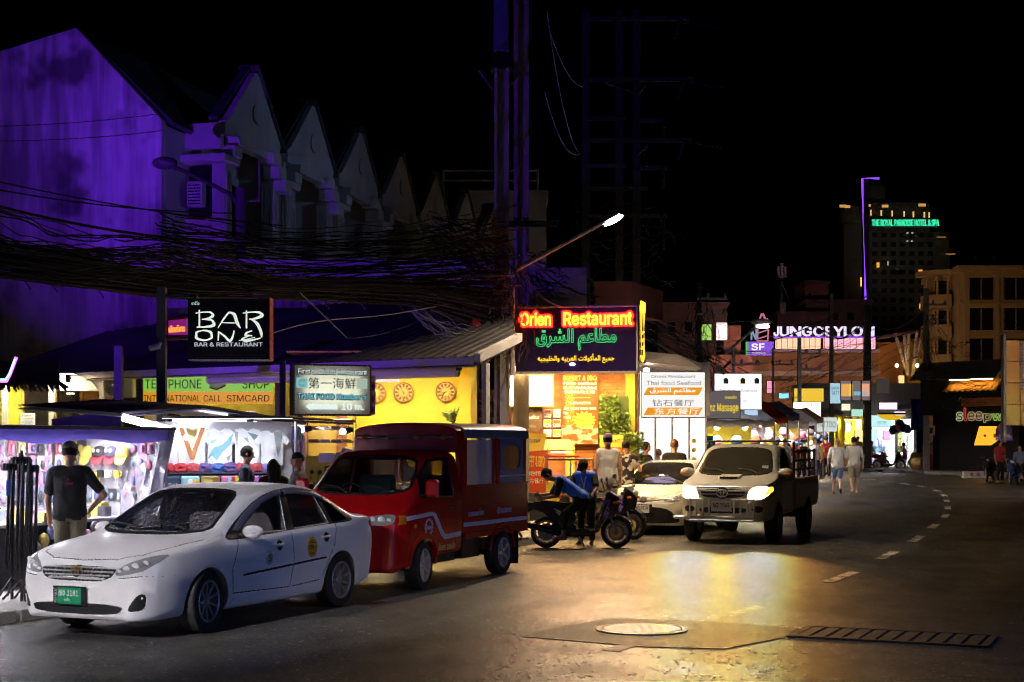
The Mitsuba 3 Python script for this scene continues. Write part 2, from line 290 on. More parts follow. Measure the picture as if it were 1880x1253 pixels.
GLYPHS['th4'] = '&1A&/K&3P&/T&/Y&3_&@_&?X&9X&7U&9R&?R&?M&9M&7I&<E&CF&DJ&D_&L_&LF&H@&7>;%e_%k_%m[%q_%}_&%Z&&?%y?%yR%vW%pW%nT%m?%e?;%Lh%No%ao%ai%Zc%ZG%`C%`?%^>%V>%RB%Sg;%*F%*_%3_%3K%7E%<E%?I%@_%H_%H?%A?%@C%=?%2>%-A;$^Z$a_$j_$jX$fV$fL$hL$kS$oS$sL$t_$}_$}?$s?$mJ$g?$^?;$K_$S_$SG$XC$X?$V>$O>$KB;$9_$B_$BG$GC$G?$E>$<?$9B;#lH#lT#r^$(_$.[$0W$0?$&?$&R#}X#uU#tO#vF#}E#}>#p@;#N@#PF#YE#^K#]U#VX#OV#N]#P_#^_#b]#fU#fG#dC#]>;#*F#*_#3_#3K#7E#<E#?I#@_#H_#H?#A?#@C#=?#2>#-A'
GLYPHS['th5'] = '%QA%SG%ZE%cG%bJ%TO%RY%X_%i^%iV%_X%[U%kL%jB%d>%Y>;%7V%7^%9_%F_%KZ%K?%C?%CV%?X;$oS$qZ$w_%*_%/]%2X%2?%)?%)T%#X$yV$yS$~R$~N$yM$xI$x?$p?$pL$sQ;$PA$RG$YE$bG$aJ$SO$QY$W_$h^$hV$^X$ZU$jL$iB$c>$X>;$Md$Mh$Rj$hj$hd;$.G$._$6_$6K$:E$@E$BI$B_$J_$JE$F@$7>$2@;#bH#bT#h^#x_#~[$$W$$?#w?#wR#rX#kU#jO#lF#rE#r>#f@;#?_#G_#HH#KE#PE#RI#Rd#@d#@h#Ej#Zj#ZE#V@#H>#AB#?G;#+B#+_#4_#4G#9C#9?#0>'
GLYPHS['th6'] = '#M@#OF#XE#]K#[U#UX#NV#M]#O_#]_#a]#eU#eG#cC#[>;#*_#3_#3K#6E#<E#?I#?_#G_#GE#C@#4>#-B#*G'
# ---------------------------------------------------------------- materials of the setting
def asphalt(p, n, uv):
    big = fbm(p.x * 0.35, p.y * 0.35, 3.1, 4); fine = noise(p.x * 55, p.y * 55); mid = fbm(p.x * 4, p.y * 2.2, 0.0, 3)
    worn = smoothstep(0.5, 0.72, fbm(p.x * 0.9 - p.y * 0.38, p.y * 0.06 + p.x * 0.03, 9.0, 3))
    spec = dr.select(noise(p.x * 26 + 5, p.y * 18) > 0.9, 1.0, 0.0)
    a = 0.018 + 0.045 * big + 0.045 * (fine - 0.5) + 0.035 * (mid - .5) + 0.03 * worn + 0.09 * spec
    oil = smoothstep(0.6, 0.74, fbm(p.x * 0.8 + 11, p.y * 0.45, 5.0, 4)); crack = smoothstep(0.03, 0.0, dr.abs(fbm(p.x * 0.7 + 3, p.y * 0.7, 2.0, 4) - 0.5)) * smoothstep(.5, .65, fbm(p.x * .3, p.y * .3, 8.0, 2))
    return mix((0.0, 0.0, 0.0), (1.0, 0.97, 0.92), a * (1 - 0.5 * oil) * (1 - 0.55 * crack))


def asphalt_bump(p, n, uv): return noise(p.x * 70, p.y * 70) * 0.6 + fbm(p.x * 14, p.y * 14, 0.0, 2)
def asphalt_rough(p, n, uv): return 0.3 + 0.28 * fbm(p.x * 1.7, p.y * 1.7, 1.0, 3)


scene['asphalt'] = {'type': 'twosided', 'bsdf': {'type': 'bumpmap', 'arbitrary': mikit.proc(asphalt_bump, 2e-3), 'scale': 0.004,
                    'bsdf': {'type': 'principled', 'base_color': mikit.proc(asphalt), 'roughness': mikit.proc(asphalt_rough), 'specular': 0.6}}}


def tar(p, n, uv): return mix((0.0, 0.0, 0.0), (1, 0.98, 0.95), 0.008 + 0.02 * fbm(p.x * 3, p.y * 3, 0.0, 4) + 0.012 * noise(p.x * 60, p.y * 60))


scene['tar'] = {'type': 'twosided', 'bsdf': {'type': 'bumpmap', 'arbitrary': mikit.proc(asphalt_bump, 2e-3), 'scale': 0.006, 'bsdf': {'type': 'principled', 'base_color': mikit.proc(tar), 'roughness': 0.55}}}


def road_paint(p, n, uv): return mix((0.10, 0.10, 0.095), (0.62, 0.6, 0.55), smoothstep(0.3, 0.55, fbm(p.x * 6, p.y * 6, 2.0, 4)))


mt('road_paint', mikit.proc(road_paint), 0.55)
def faded_paint(p, n, uv): return mix((0.07, 0.068, 0.06), (0.3, 0.28, 0.24), smoothstep(0.35, 0.7, fbm(p.x * 7, p.y * 7, 2.0, 4)))


mt('faded_paint', mikit.proc(faded_paint), 0.55)
def concrete_c(p, n, uv):
    return mix((0.14, 0.135, 0.13), (0.36, 0.35, 0.33), fbm(p.x * 1.5, p.y * 1.5, p.z * 0.6, 4)) * (0.8 + 0.3 * noise(p.x * 40, p.y * 40, p.z * 40))


mt('concrete', mikit.proc(concrete_c), 0.8)
def stained(p, n, uv):
    q = p.x * 1.0 + p.y * 0.4
    streak = fbm(q * 2.2, p.y * 2.2, p.z * 0.22, 4); blotch = fbm(q * 0.5, p.y * 0.5, p.z * 0.45, 4)
    fine = fbm(q * 9, p.y * 9, p.z * 0.5, 3)
    dirt = smoothstep(0.36, 0.66, 0.42 * streak + 0.36 * blotch + 0.22 * fine); spot_ = smoothstep(0.58, 0.74, fbm(q * 0.9 + 7, p.y, p.z * 0.7, 4))
    return mix(mix((0.62, 0.6, 0.58), (0.2, 0.19, 0.18), dirt), (0.05, 0.05, 0.05), spot_ * 0.8)


mt('stained_plaster', mikit.proc(stained), 0.9)
def plaster_c(p, n, uv): return mix((0.25, 0.24, 0.22), (0.42, 0.41, 0.38), fbm(p.x * 2, p.y * 2, p.z * 0.7, 4))


mt('old_plaster', mikit.proc(plaster_c), 0.9)
def yellow_c(p, n, uv): return mix((0.66, 0.48, 0.05), (0.74, 0.56, 0.07), fbm(p.x * 1.2, p.y * 1.2, p.z * 1.2, 3))


mt('yellow_wall', mikit.proc(yellow_c), 0.75)
def wood_c(p, n, uv): return mix((0.34, 0.17, 0.05), (0.55, 0.32, 0.11), fbm(p.x * 0.8, p.y * 2, p.z * 22, 3))


mt('varnished_wood', mikit.proc(wood_c), 0.45)
def dark_metal_c(p, n, uv): return mix((0.03, 0.03, 0.035), (0.09, 0.085, 0.09), fbm(p.x * 1.3, p.y * 1.3, p.z * 1.3, 4))


mt('roof_metal', mikit.proc(dark_metal_c), 0.5, 0.2)
def clad_c(p, n, uv): return mix((0.22, 0.22, 0.24), (0.45, 0.45, 0.47), fbm(p.x * 2.5, p.y * 2.5, p.z * 0.4, 4))


mt('cladding', mikit.proc(clad_c), 0.5)


def GZ(y): return 0.0045 * min(max(0.0, y - 18.0), 110.0)


def G(px, py, dz=0.0):
    """the point of the ground under a pixel"""
    d = 5659.0 / (py - 795.4)
    if d < 18: d = 5432.0 / (py - HZ)
    return V((px - CX) / FP * d, d, GZ(d) + dz)


# ---------------------------------------------------------------- ground, road, pavements
ys = [-60, -20, 0, 10, 18, 30, 45, 60, 90, 128, 200, 400, 1200, 2500]
ent('ground', sheet(lambda u, v: V((v - .5) * 4000, ys[int(round(u * 13))], GZ(ys[int(round(u * 13))]) - .012), 14, 3), 'concrete'); labels['ground'] = {'kind': 'structure'}
mid = [V(-13.0, -8), V(-6.2, 2), V(-1.5, 9.3), *[G(*q)[:2] for q in ((1215, 1150), (1395, 1113), (1545, 1060), (1630, 1020), (1683, 990), (1714, 967), (1735, 948), (1740, 933), (1738, 920), (1733, 910), (1720, 903), (1680, 892), (1640, 885), (1590, 880))], V(12.5, 76), V(7.0, 84), V(-6, 96)]
mid = np.array(mid); ts = np.r_[0, np.cumsum(np.linalg.norm(np.diff(mid, axis=0), axis=1))]
from scipy.ndimage import gaussian_filter1d
tt = np.linspace(0, ts[-1], 240)
mid = np.stack([gaussian_filter1d(np.interp(tt, ts, mid[:, k]), 4, mode='nearest') for k in (0, 1)], 1)
mt_ = np.gradient(mid, axis=0); mt_ /= np.linalg.norm(mt_, axis=1, keepdims=True); mn = np.stack([-mt_[:, 1], mt_[:, 0]], 1)
MS = tt


def strip(off0, off1, z, i0=0, i1=None, dz=0.0):
    i1 = len(mid) if i1 is None else i1
    a, b = mid[i0:i1] + mn[i0:i1] * off0, mid[i0:i1] + mn[i0:i1] * off1
    A = np.array([[*q, GZ(q[1]) + z] for q in a]); B = np.array([[*q, GZ(q[1]) + z] for q in b]); k = len(A)
    f = []
    for i in range(k - 1): f += [[i, i + k, i + 1], [i + 1, i + k, i + k + 1]]
    return trimesh.Trimesh(np.vstack([A, B]), np.array(f), process=False)


def at_mid(s, off, z=0.0):
    q = V(*[np.interp(s, MS, mid[:, k] + mn[:, k] * off) for k in (0, 1)])
    return V(q[0], q[1], GZ(q[1]) + z)


ent('road', strip(6.35, -7.2, 0.0), 'asphalt'); labels['road'] = {'kind': 'structure'}
for px, py, L, m_ in ((1170, 1181, 1.3, 'faded_paint'), (1395, 1115, 1.6, 'faded_paint'), (1545, 1060, 1.7, 'road_paint'), (1630, 1020, 1.75, 'road_paint'), (1683, 990, 1.75, 'road_paint'), (1714, 967, 1.75, 'road_paint'), (1735, 948, 1.75, 'road_paint'),
                      (1740, 933, 1.75, 'road_paint'), (1738, 920, 1.75, 'road_paint'), (1733, 910, 1.75, 'road_paint'), (1720, 901.5, 1.75, 'road_paint'), (1692, 894, 1.75, 'road_paint'), (1662, 889, 1.75, 'road_paint'), (1628, 885, 1.75, 'road_paint'), (1596, 881.5, 1.75, 'road_paint')):
    q = G(px, py); i = int(np.argmin(np.linalg.norm(mid - q[:2], axis=1))); ax = mt_[i]
    f = Fr((q[0], q[1], GZ(q[1]) + .004), (ax[0], ax[1], 0), (-ax[1], ax[0], 0))
    part('road', 'lane_dash', bx(-L / 2, L / 2, -.085, .085, 0, .003, f), m_)
for off, i0, i1 in ((-5.6, 110, 225),):
    part('road', 'edge_line', strip(off, off - .11, .005, i0, i1), 'faded_paint')
tp = [G(*q, .004) for q in ((955, 1170), (1000, 1158), (1120, 1137), (1300, 1142), (1465, 1155), (1440, 1172), (1330, 1193), (1180, 1189))]
part('road', 'tar_patch', extr(Polygon([q[:2] for q in tp]), .004, Fr((0, 0, .004), (1, 0, 0), (0, 1, 0))), 'tar')
c = G(1178, 1158)
t = thing('manhole_cover', 'round pale metal manhole cover in the dark road patch', 'manhole cover')
mt('cover_metal', mikit.proc(lambda p, n, uv: mix((0.55, 0.54, 0.52), (0.85, 0.84, 0.82), fbm(p.x * 5, p.y * 5, 1.0, 4))), 0.4)
part(t, 'lid', lathe([(0, 0), (.4, 0), (.4, .016), (.385, .02), (0, .02)], 48, Fr((c[0], c[1], .006), (1, 0, 0), (0, 1, 0))), 'cover_metal')
part(t, 'ring', lathe([(.41, 0), (.47, 0), (.47, .014), (.41, .018), (.41, 0)], 48, Fr((c[0], c[1], .006), (1, 0, 0), (0, 1, 0))), 'black_plastic')
part(t, 'lid_pattern', cat([bx(-.02, .02, -.02, .02, .02, .024, Fr((c[0] + .09 * i, c[1] + .09 * j, .006), (1, 0, 0), (0, 1, 0))) for i in range(-3, 4) for j in range(-3, 4) if i * i + j * j < 13]), 'cover_metal', kind='stuff')
t = thing('drain_grate', 'dark slotted iron drain grate in the road near the right edge', 'drain grate')
q = G(1640, 1170); f = ground_fr(q[0], q[1], 66)
part(t, 'frame', cat([bx(-.45, .45, a, b, .004, .02, f) for a, b in ((-.95, -.88), (.88, .95))] + [bx(a, b, -.88, .88, .004, .02, f) for a, b in ((-.45, -.4), (.4, .45))]), 'black_rubber')
for k in range(11): part(t, 'bar', bx(-.4, .4, -.84 + k * .16, -.72 + k * .16, .004, .016, f), 'black_rubber')
gr = np.random.default_rng(17); ms = []
for _ in range(420):
    q = G(gr.uniform(880, 1480), 1115 + 135 * gr.random() ** .8); s_ = gr.uniform(.006, .02); a = gr.uniform(0, 6.3)
    ms.append(hull([(q[0] + s_ * gr.uniform(.6, 1.4) * math.cos(a + b), q[1] + s_ * gr.uniform(.6, 1.4) * math.sin(a + b), q[2] + c_) for b in (0, 1.7, 3.4, 4.9) for c_ in (.001, .005)]))
part('road', 'grit', cat(ms), 'grit_pale', kind='stuff', label='pale grit and paint flakes scattered over the road'); mt('grit_pale', (.5, .48, .42), .5)
# left pavement: slab body, kerb stones, paving slabs
ent('pavement', strip(26, 6.52, .105, 0, 190), 'concrete'); labels['pavement'] = {'kind': 'structure'}
for k in range(46):
    s0 = 4 + k * 1.02
    a, b = at_mid(s0, 6.35), at_mid(s0 + 1.0, 6.35); ax = unit(b - a)
    f = Fr(a + V(0, 0, .0), ax, (-ax[1], ax[0], 0))
    part('pavement', 'kerb_stone', rbx(.006, 1.0, .002, .165, -.05, .125, .012, f), 'concrete')
slab_mats = [mt(f'paving_{k}', c_, 0.75) for k, c_ in enumerate(((.26, .25, .25), (.3, .29, .28), (.22, .215, .21)))]
rs = random.Random(3)
for i in range(24):
    for j in range(5):
        a = at_mid(8 + i * .42, 6.55 + j * .42); b = at_mid(8 + i * .42 + .4, 6.55 + j * .42); ax = unit(b - a)
        part('pavement', 'paving_slab', rbx(.005, .405, .005, .405, .1, .118 + rs.random() * .004, .006, Fr(a, ax, (-ax[1], ax[0], 0))), rs.choice(slab_mats))
ent('far_pavement', strip(-7.2, -22, .12, 110, 235), 'concrete'); labels['far_pavement'] = {'kind': 'structure'}
for k in range(40):
    a, b = at_mid(52 + k * 1.5, -7.2), at_mid(53.48 + k * 1.5, -7.2); ax = unit(b - a)
    part('far_pavement', 'kerb_stone', rbx(0.005, 1.48, -.16, 0, -.03, .135, .012, Fr(a, ax, (-ax[1], ax[0], 0))), 'concrete')

# ---------------------------------------------------------------- shophouse row with gables (violet gable wall at the left)
UB, NB = V(.2458, .9693, 0), V(-.9693, .2458, 0)
FB = Fr((-8.82, 38.4, 0), UB, NB)                 # x along the street, y into the house, z up
t = thing('shophouse_row', 'row of old plastered shophouses with pointed gables beside a big stained gable wall', 'building')
wall = Polygon([(0, 0), (0, 10.0), (2.4, 12.47), (16, 9.6), (16, 0)])
fw = Fr(FB.pt(0, 0, 0), NB, (0, 0, 1), -UB)
m = trimesh.creation.extrude_polygon(wall, .25, engine='earcut'); m.apply_translation((0, 0, -.25))
part(t, 'gable_wall', put(m, fw), 'stained_plaster', label='big blank gable end wall stained by damp under violet light')
part(t, 'front_wall', bx(.25, 30, 0, .2, 0, 9.9, FB), 'old_plaster')
roof = sheet(lambda u, v: FB.pt(.2 + u * 29.5, (-.25, 2.4, 16)[int(round(v * 2))], (9.95, 12.5, 9.6)[int(round(v * 2))]), 2, 3)
part(t, 'roof', thick(roof, .12), 'roof_metal')
mt('window_dark', (0.01, 0.01, 0.012), 0.15)
mt('railing', (0.3, 0.29, 0.3), 0.5)
for k in range(7):
    s0 = 1.3 + 4.15 * k; s1, sp = s0 + 3.55, s0 + 2.0
    for q in ((s0, s0 + .18, -1, 0, 5.8, 7.45), (s0, s1, -1, 0, 5.6, 5.8), (s0, s0 + .2, -1, 0, 9.5, 10.15), (s1 - .2, s1, -1, 0, 5.8, 9.9)): part(t, 'bay_wall', bx(*q, FB), 'old_plaster')
    gab = Polygon([(s0, 9.85), (s0, 10.2), (s0 + .25, 10.32), (sp - .1, 11.86), (sp + .1, 11.86), (s1 + .1, 10.2), (s1, 9.85)])
    ff = Fr(FB.pt(0, -1.0, 0), UB, (0, 0, 1))
    gf = part(t, 'gable', extr(gab, .18, Fr(FB.pt(0, -.95, 0), UB, (0, 0, 1))), 'old_plaster')
    part(gf, 'medallion', lathe([(0, 0), (.28, 0), (.3, .04), (.2, .06), (0, .05)], 20, Fr(ff.pt(sp, 10.75, .14), UB, (0, 0, 1))), 'old_plaster')
    part(t, 'gable_roof', cat([hull([FB.pt(a, b, c + dz) for a, c in ((sp, 11.98), (s1 + .3, 10.05)) for b in (-1.2, -.6) for dz in (0, .12)]), hull([FB.pt(a, b, c + dz) for a, c in ((sp, 11.98), (s0 - .1, 10.2)) for b in (-.95, -.7) for dz in (0, .1)])]), 'roof_metal')
    # corbel steps beside the loggia, slab, pilasters, balustrade, window
    part(t, 'corbel', cat([rbx(s0 + .45, s0 + .95, -1.35, -.9, 9.62, 9.86, .02, FB), rbx(s0 + .2, s0 + .7, -1.3, -.9, 9.3, 9.6, .02, FB), rbx(s1 - .9, s1 - .35, -1.35, -.9, 9.55, 9.86, .02, FB), rbx(s1 - .6, s1 - .1, -1.4, -.9, 9.2, 9.53, .02, FB), rbx(s1 - .35, s1 + .15, -1.45, -.9, 8.85, 9.18, .02, FB),
                            bx(s0 + .95, s1 - .9, -1.2, -.9, 9.66, 9.84, FB)]), 'old_plaster')
    part(t, 'slab', rbx(s0 - .3, s0 + .7, -1.25, .05, 9.12, 9.3, .02, FB), 'old_plaster')
    for a in (s0 + .02, s1 - .42):
        part(t, 'pilaster', cat([bx(a, a + .4, -1.12, -.75, 5.8, 9.1, FB)] + [bx(a + .04 + .09 * i, a + .08 + .09 * i, -1.15, -1.12, 5.9, 8.9, FB) for i in range(4)] + [bx(a - .025, a, -1.1 + .09 * i, -1.05 + .09 * i, 5.9, 8.9, FB) for i in range(4)]), 'old_plaster')
    w = part(t, 'window', bx(s0 + .5, s1 - .5, -.08, -.04, 6.6, 9.0, FB), 'window_dark')
    part(w, 'frame', cat([bx(s0 + .5 + i * .82, s0 + .56 + i * .82, -.12, -.08, 6.6, 9.0, FB) for i in range(4)]), 'railing')
    part(t, 'side_window', bx(s0 + .04, s0 + .1, -.72, -.1, 7.75, 9.05, FB), 'window_dark')
    part(t, 'sill', rbx(s0 - .06, s0 + .2, -.8, -.02, 7.5, 7.68, .02, FB), 'old_plaster')
    if k < 3:
        ac = part(t, 'air_conditioner', rbx(s0 - .32, s0 - .02, -.62, -.2, 7.95, 8.6, .03, FB), 'railing')
        part(ac, 'grille', cat([bx(s0 - .335, s0 - .32, -.58, -.24, 8.0 + .08 * i, 8.03 + .08 * i, FB) for i in range(7)]), 'black_plastic')
    for i in range(9):
        a = s0 + .55 + i * .32
        if k < 4: part(t, 'baluster', lathe([(.06, 0), (.09, .12), (.05, .25), (.1, .5), (.06, .6)], 8, Fr(FB.pt(a, -1.0, 6.5), UB, NB)), 'old_plaster')
    part(t, 'balcony_rail', bx(s0 + .4, s1 - .4, -1.1, -.9, 7.1, 7.22, FB), 'old_plaster')
# taller plain block behind the row, with a roof rail
t = thing('concrete_block', 'plain grey concrete block with a roof rail rising behind the last gable', 'building')
f, w, h = sign_fr(846, 362, 1003, 560, 70)
part(t, 'wall', bx(0, w, 0, h, -9, 0, f), 'old_plaster')
part(t, 'parapet', bx(-.1, w + .1, h, h + .3, -9.1, .1, f), 'old_plaster')
part(t, 'roof_rail', cat([tube([f.pt(-.8, h + .75), f.pt(w - .4, h + .75)], .05), tube([f.pt(-.8, h + 1.2), f.pt(w - .4, h + 1.2)], .05)] + [tube([f.pt(a, h + .1), f.pt(a, h + 1.25)], .07) for a in (-.8, w * .47, w - .4)]), 'railing')
for a in (.5, 1.6): part(t, 'window', bx(a, a + .6, 1.0, 2.2, .002, .03, f), 'window_dark')
# ---------------------------------------------------------------- vehicles: lofted bodies
def flake(name, rgb, rough=0.35, coat=1.0, metallic=0.0): return mt(name, rgb, rough, metallic, coat=coat)


flake('paint_white', (0.74, 0.74, 0.75), .25); flake('paint_red', (0.36, 0.004, 0.007), 0.2); flake('paint_gold', (0.5, 0.49, 0.46), 0.28, 1.0, 0.35)
flake('paint_pearl', (0.74, 0.72, 0.68)); flake('paint_dark', (0.02, 0.028, 0.026)); flake('paint_blue', (0.02, 0.05, 0.2))
mt('seam', (0.01, 0.01, 0.01), 0.6)


def keys(*kv):
    x, y = np.array(kv, float).T
    o = np.argsort(x)
    f = PchipInterpolator(x[o], y[o])
    return lambda t: f(np.clip(t, x[o][0], x[o][-1]))


def loft(xs, section, nsec=40):
    """closed body: section(x) gives half-section points (y, z) from the bottom centre to the top centre"""
    rows = []
    for x in xs:
        s = np.array(section(x), float)
        L = np.r_[0, np.cumsum(np.maximum(np.linalg.norm(np.diff(s, axis=0), axis=1), 1e-4))]
        # the same share of samples for each segment at every station keeps creases aligned
        u = np.linspace(0, len(s) - 1, nsec)
        yz = np.stack([PchipInterpolator(np.arange(len(s)), s[:, k])(u) for k in (0, 1)], 1)
        yz[0, 0] = yz[-1, 0] = 0
        rows.append(np.vstack([np.c_[np.full(nsec, x), yz], np.c_[np.full(nsec - 2, x), -yz[-2:0:-1, 0], yz[-2:0:-1, 1]]]))
    R = np.array(rows); n, k = R.shape[:2]
    v = R.reshape(-1, 3); f = []
    i = np.arange(n - 1)[:, None] * k; j = np.arange(k)[None]; j2 = (j + 1) % k
    a, b, c, d = (i + j).ravel(), (i + j2).ravel(), (i + k + j2).ravel(), (i + k + j).ravel()
    f = np.vstack([np.stack([a, b, c], 1), np.stack([a, c, d], 1)])
    c0, c1 = len(v), len(v) + 1
    v = np.vstack([v, R[0].mean(0), R[-1].mean(0)])
    jj = np.arange(k); jn = (jj + 1) % k
    f = np.vstack([f, np.stack([jn, jj, np.full(k, c0)], 1), np.stack([(n - 1) * k + jj, (n - 1) * k + jn, np.full(k, c1)], 1)])
    m = trimesh.Trimesh(v, f, process=False)
    if m.volume < 0: m.invert()
    return m


def man(m): return m3.Manifold(m3.Mesh(np.asarray(m.vertices, np.float32), np.asarray(m.faces, np.uint32)))
def tri(M):
    q = M.to_mesh(); return trimesh.Trimesh(q.vert_properties[:, :3], q.tri_verts, process=False)


def cut(m, tools):
    M = man(m)
    for t in tools: M = M - man(t)
    return tri(M)


def wrap(body, poly, view, off=0.003, res=0.04, t=0.004):
    """lays the outline poly, drawn in the view plane, over the body: view 'left'/'right' (x, z), 'front'/'rear' (y, z), 'top' (x, y) or a frame whose z axis looks at the body"""
    if isinstance(view, str):
        view = {'left': Fr((0, 3, 0), (1, 0, 0), (0, 0, 1), (0, 1, 0)), 'right': Fr((0, -3, 0), (1, 0, 0), (0, 0, 1), (0, -1, 0)), 'front': Fr((6, 0, 0), (0, 1, 0), (0, 0, 1), (1, 0, 0)),
                'rear': Fr((-6, 0, 0), (0, 1, 0), (0, 0, 1), (-1, 0, 0)), 'top': Fr((0, 0, 5), (1, 0, 0), (0, 1, 0), (0, 0, 1))}[view]
    if not hasattr(poly, 'geom_type'): poly = Polygon(poly)
    flip = np.cross(view.x, view.y) @ view.z < 0; out = []
    for g in getattr(poly, 'geoms', [poly]):
        if g.area < 1e-7: continue
        ring = [np.array(r.segmentize(res).coords)[:-1] for r in [g.exterior, *g.interiors]]
        pts = np.vstack(ring)
        x0, y0, x1, y1 = g.bounds
        gx, gy = np.meshgrid(np.arange(x0 + res / 2, x1, res), np.arange(y0 + res / 2, y1, res))
        q = np.c_[gx.ravel(), gy.ravel()]
        if len(q): q = q[shapely.contains_xy(g.buffer(-res * .3), q[:, 0], q[:, 1])]
        pts = np.vstack([pts, q]) if len(q) else pts
        tr = Delaunay(pts).simplices
        ctr = pts[tr].mean(1); tr = tr[shapely.contains_xy(g, ctr[:, 0], ctr[:, 1])]
        a = pts[tr]; ar = np.cross(a[:, 1] - a[:, 0], a[:, 2] - a[:, 0]); tr = np.where(((ar < 0) != flip)[:, None], tr[:, ::-1], tr)
        tr = tr[np.abs(ar) > 1e-10]
        o = view.o + pts[:, :1] * view.x + pts[:, 1:2] * view.y
        loc, ri, ti = body.ray.intersects_location(o, np.repeat(-view.z[None], len(o), 0), multiple_hits=False)
        hit = np.full((len(o), 3), np.nan); hit[ri] = loc
        bad = np.isnan(hit[:, 0])
        if bad.all(): continue
        if bad.any():
            from scipy.spatial import cKDTree
            _, k = cKDTree(pts[~bad]).query(pts[bad]); src = hit[~bad][k]
            dep = ((src - view.o) @ view.z)
            hit[bad] = o[bad] + dep[:, None] * view.z
        mm = trimesh.Trimesh(hit, tr, process=False)
        n = mm.vertex_normals
        nn = n * .7 + view.z * .3
        mm.vertices = hit + nn * off
        mm = thick(mm, t + off * .5)
        out.append(mm)
    return cat(out) if out else None


def line_poly(pts, w): return LineString(pts).buffer(w / 2, cap_style=2)


def smooth_pts(pts, n=8):
    """closed outline through the points, rounded (Chaikin)"""
    p = np.array(pts, float)
    for _ in range(2):
        q = np.roll(p, -1, 0); p = np.stack([p * .8 + q * .2, p * .2 + q * .8], 1).reshape(-1, 2)
    return Polygon(p)


def wheel_parts(root, f, R, W, rim, spokes, mat='alloy', spoke_w=0.05, twist=0.0, dish=0.02, double=False):
    """wheel with its axle along the frame's z axis (outer face towards +z), centre at the frame's origin"""
    k = numbered(root + '__wheel')
    tyre = [(rim, -W / 2), (rim + .02, -W / 2), (R - .025, -W / 2), (R - .006, -W / 2 + .015), (R, -W / 4), (R, W / 4), (R - .006, W / 2 - .015), (R - .025, W / 2), (rim + .012, W / 2 + .004), (rim, W / 2 - .006), (rim, -W / 2)]
    ent(k + '__tyre', lathe(tyre, 48, f), 'black_rubber', 40)
    h = W / 2
    rimm = [lathe([(rim - .004, -W / 2), (rim + .003, h - .005), (rim - .012, h + .004), (rim - .028, h - .006), (rim - .035, -W / 2), (rim - .004, -W / 2)], 48)]
    for i in range(spokes):
        a = 2 * math.pi * i / spokes + twist
        for da in ((-.1, .1) if double else (0,)):
            c, s = math.cos(a + da), math.sin(a + da)
            r0, r1, w0, w1 = .045, rim - .02, spoke_w * .5, spoke_w * .42
            pts = []
            for r, w, z0, z1 in ((r0, w0, h - dish - .035, h - dish), (r1, w1, h - .03, h - .004)):
                for sg in (-1, 1):
                    for z, q in ((z0, 1.0), (z1, .7)):
                        pts.append((c * r - s * sg * w * q, s * r + c * sg * w * q, z))
            rimm.append(trimesh.convex.convex_hull(np.array(pts)))
    rimm.append(lathe([(0, h - dish + .006), (.04, h - dish + .004), (.062, h - dish - .008), (.062, h - dish - .04), (0, h - dish - .04)], 20))
    ent(k + '__rim', put(cat(rimm), f), mat, 30)
    ent(k + '__brake', lathe([(.05, -.02), (rim * .72, -.02), (rim * .72, .0), (.05, .0), (.05, -.02)], 24, f), 'steel')


def place(m, f): return m.copy().apply_transform(f.M)


class Car:
    """collects parts in car coordinates (x forward, y left, z up) and writes them in place"""
    def __init__(s, root, f): s.r, s.f = root, f

    def add(s, name, m, mat, smooth=False, em=None, label=None, kind=None):
        if m is None: return None
        return part(s.r, name, place(m, s.f), mat, smooth, em, label, kind)

    def sub(s, parent, name, m, mat, smooth=False, em=None):
        if m is None: return None
        return part(parent, name, place(m, s.f), mat, smooth, em)

    def wheel(s, x, y, R, W, rim, spokes, side, steer=0, **k):
        a = math.radians(steer)
        lf = Fr((x, y, R), (math.cos(a), math.sin(a), 0), (0, 0, 1) if side < 0 else (0, 0, -1))
        w = Fr(s.f.pt(*lf.o), s.f.x * lf.x[0] + s.f.y * lf.x[1], s.f.z * lf.y[2])
        wheel_parts(s.r, w, R, W, rim, spokes, **k)


def wheel_well(x, R, y, side): return cyl((x, y * side, R - .02), (x, (y + .6) * side, R - .02), R + .045, 40)


def add_text(c, name, s, body, view, x, y, w, h, mat, bold=False, off=.006, label=None):
    """lettering laid over a body side"""
    if s in GLYPHS: g = glyph_poly(s)
    else:
        m = meshkit.text_mesh(s, .1, .002, bold); top = m.faces[m.face_normals[:, 2] > .9]
        g = unary_union([Polygon(m.vertices[q][:, :2]) for q in top])
    if view in ('left', 'rear'): g = aff.scale(g, -1, 1, origin=(0, 0))
    a, b, c2, d = g.bounds
    g = aff.translate(aff.scale(aff.translate(g, -a, -b), w / (c2 - a), h / (d - b), origin=(0, 0)), x, y)
    return c.add(name, wrap(body, g, view, off, .2, .002), mat, label=label)


def mirror_part(c, x, y, z, side, mat, s=1.0):
    m = c.add('mirror', cat([ell((x, y + side * .1, z), (.075 * s, .115 * s, .07 * s), 3)]), mat, True)
    c.sub(m, 'mirror_glass', ell((x - .045, y + side * .1, z), (.04 * s, .1 * s, .058 * s), 2), 'chrome', True)
    c.sub(m, 'stalk', tube([(x + .02, y - side * .04, z - .05), (x + .01, y + side * .05, z - .03)], .02), 'black_plastic')
    return m


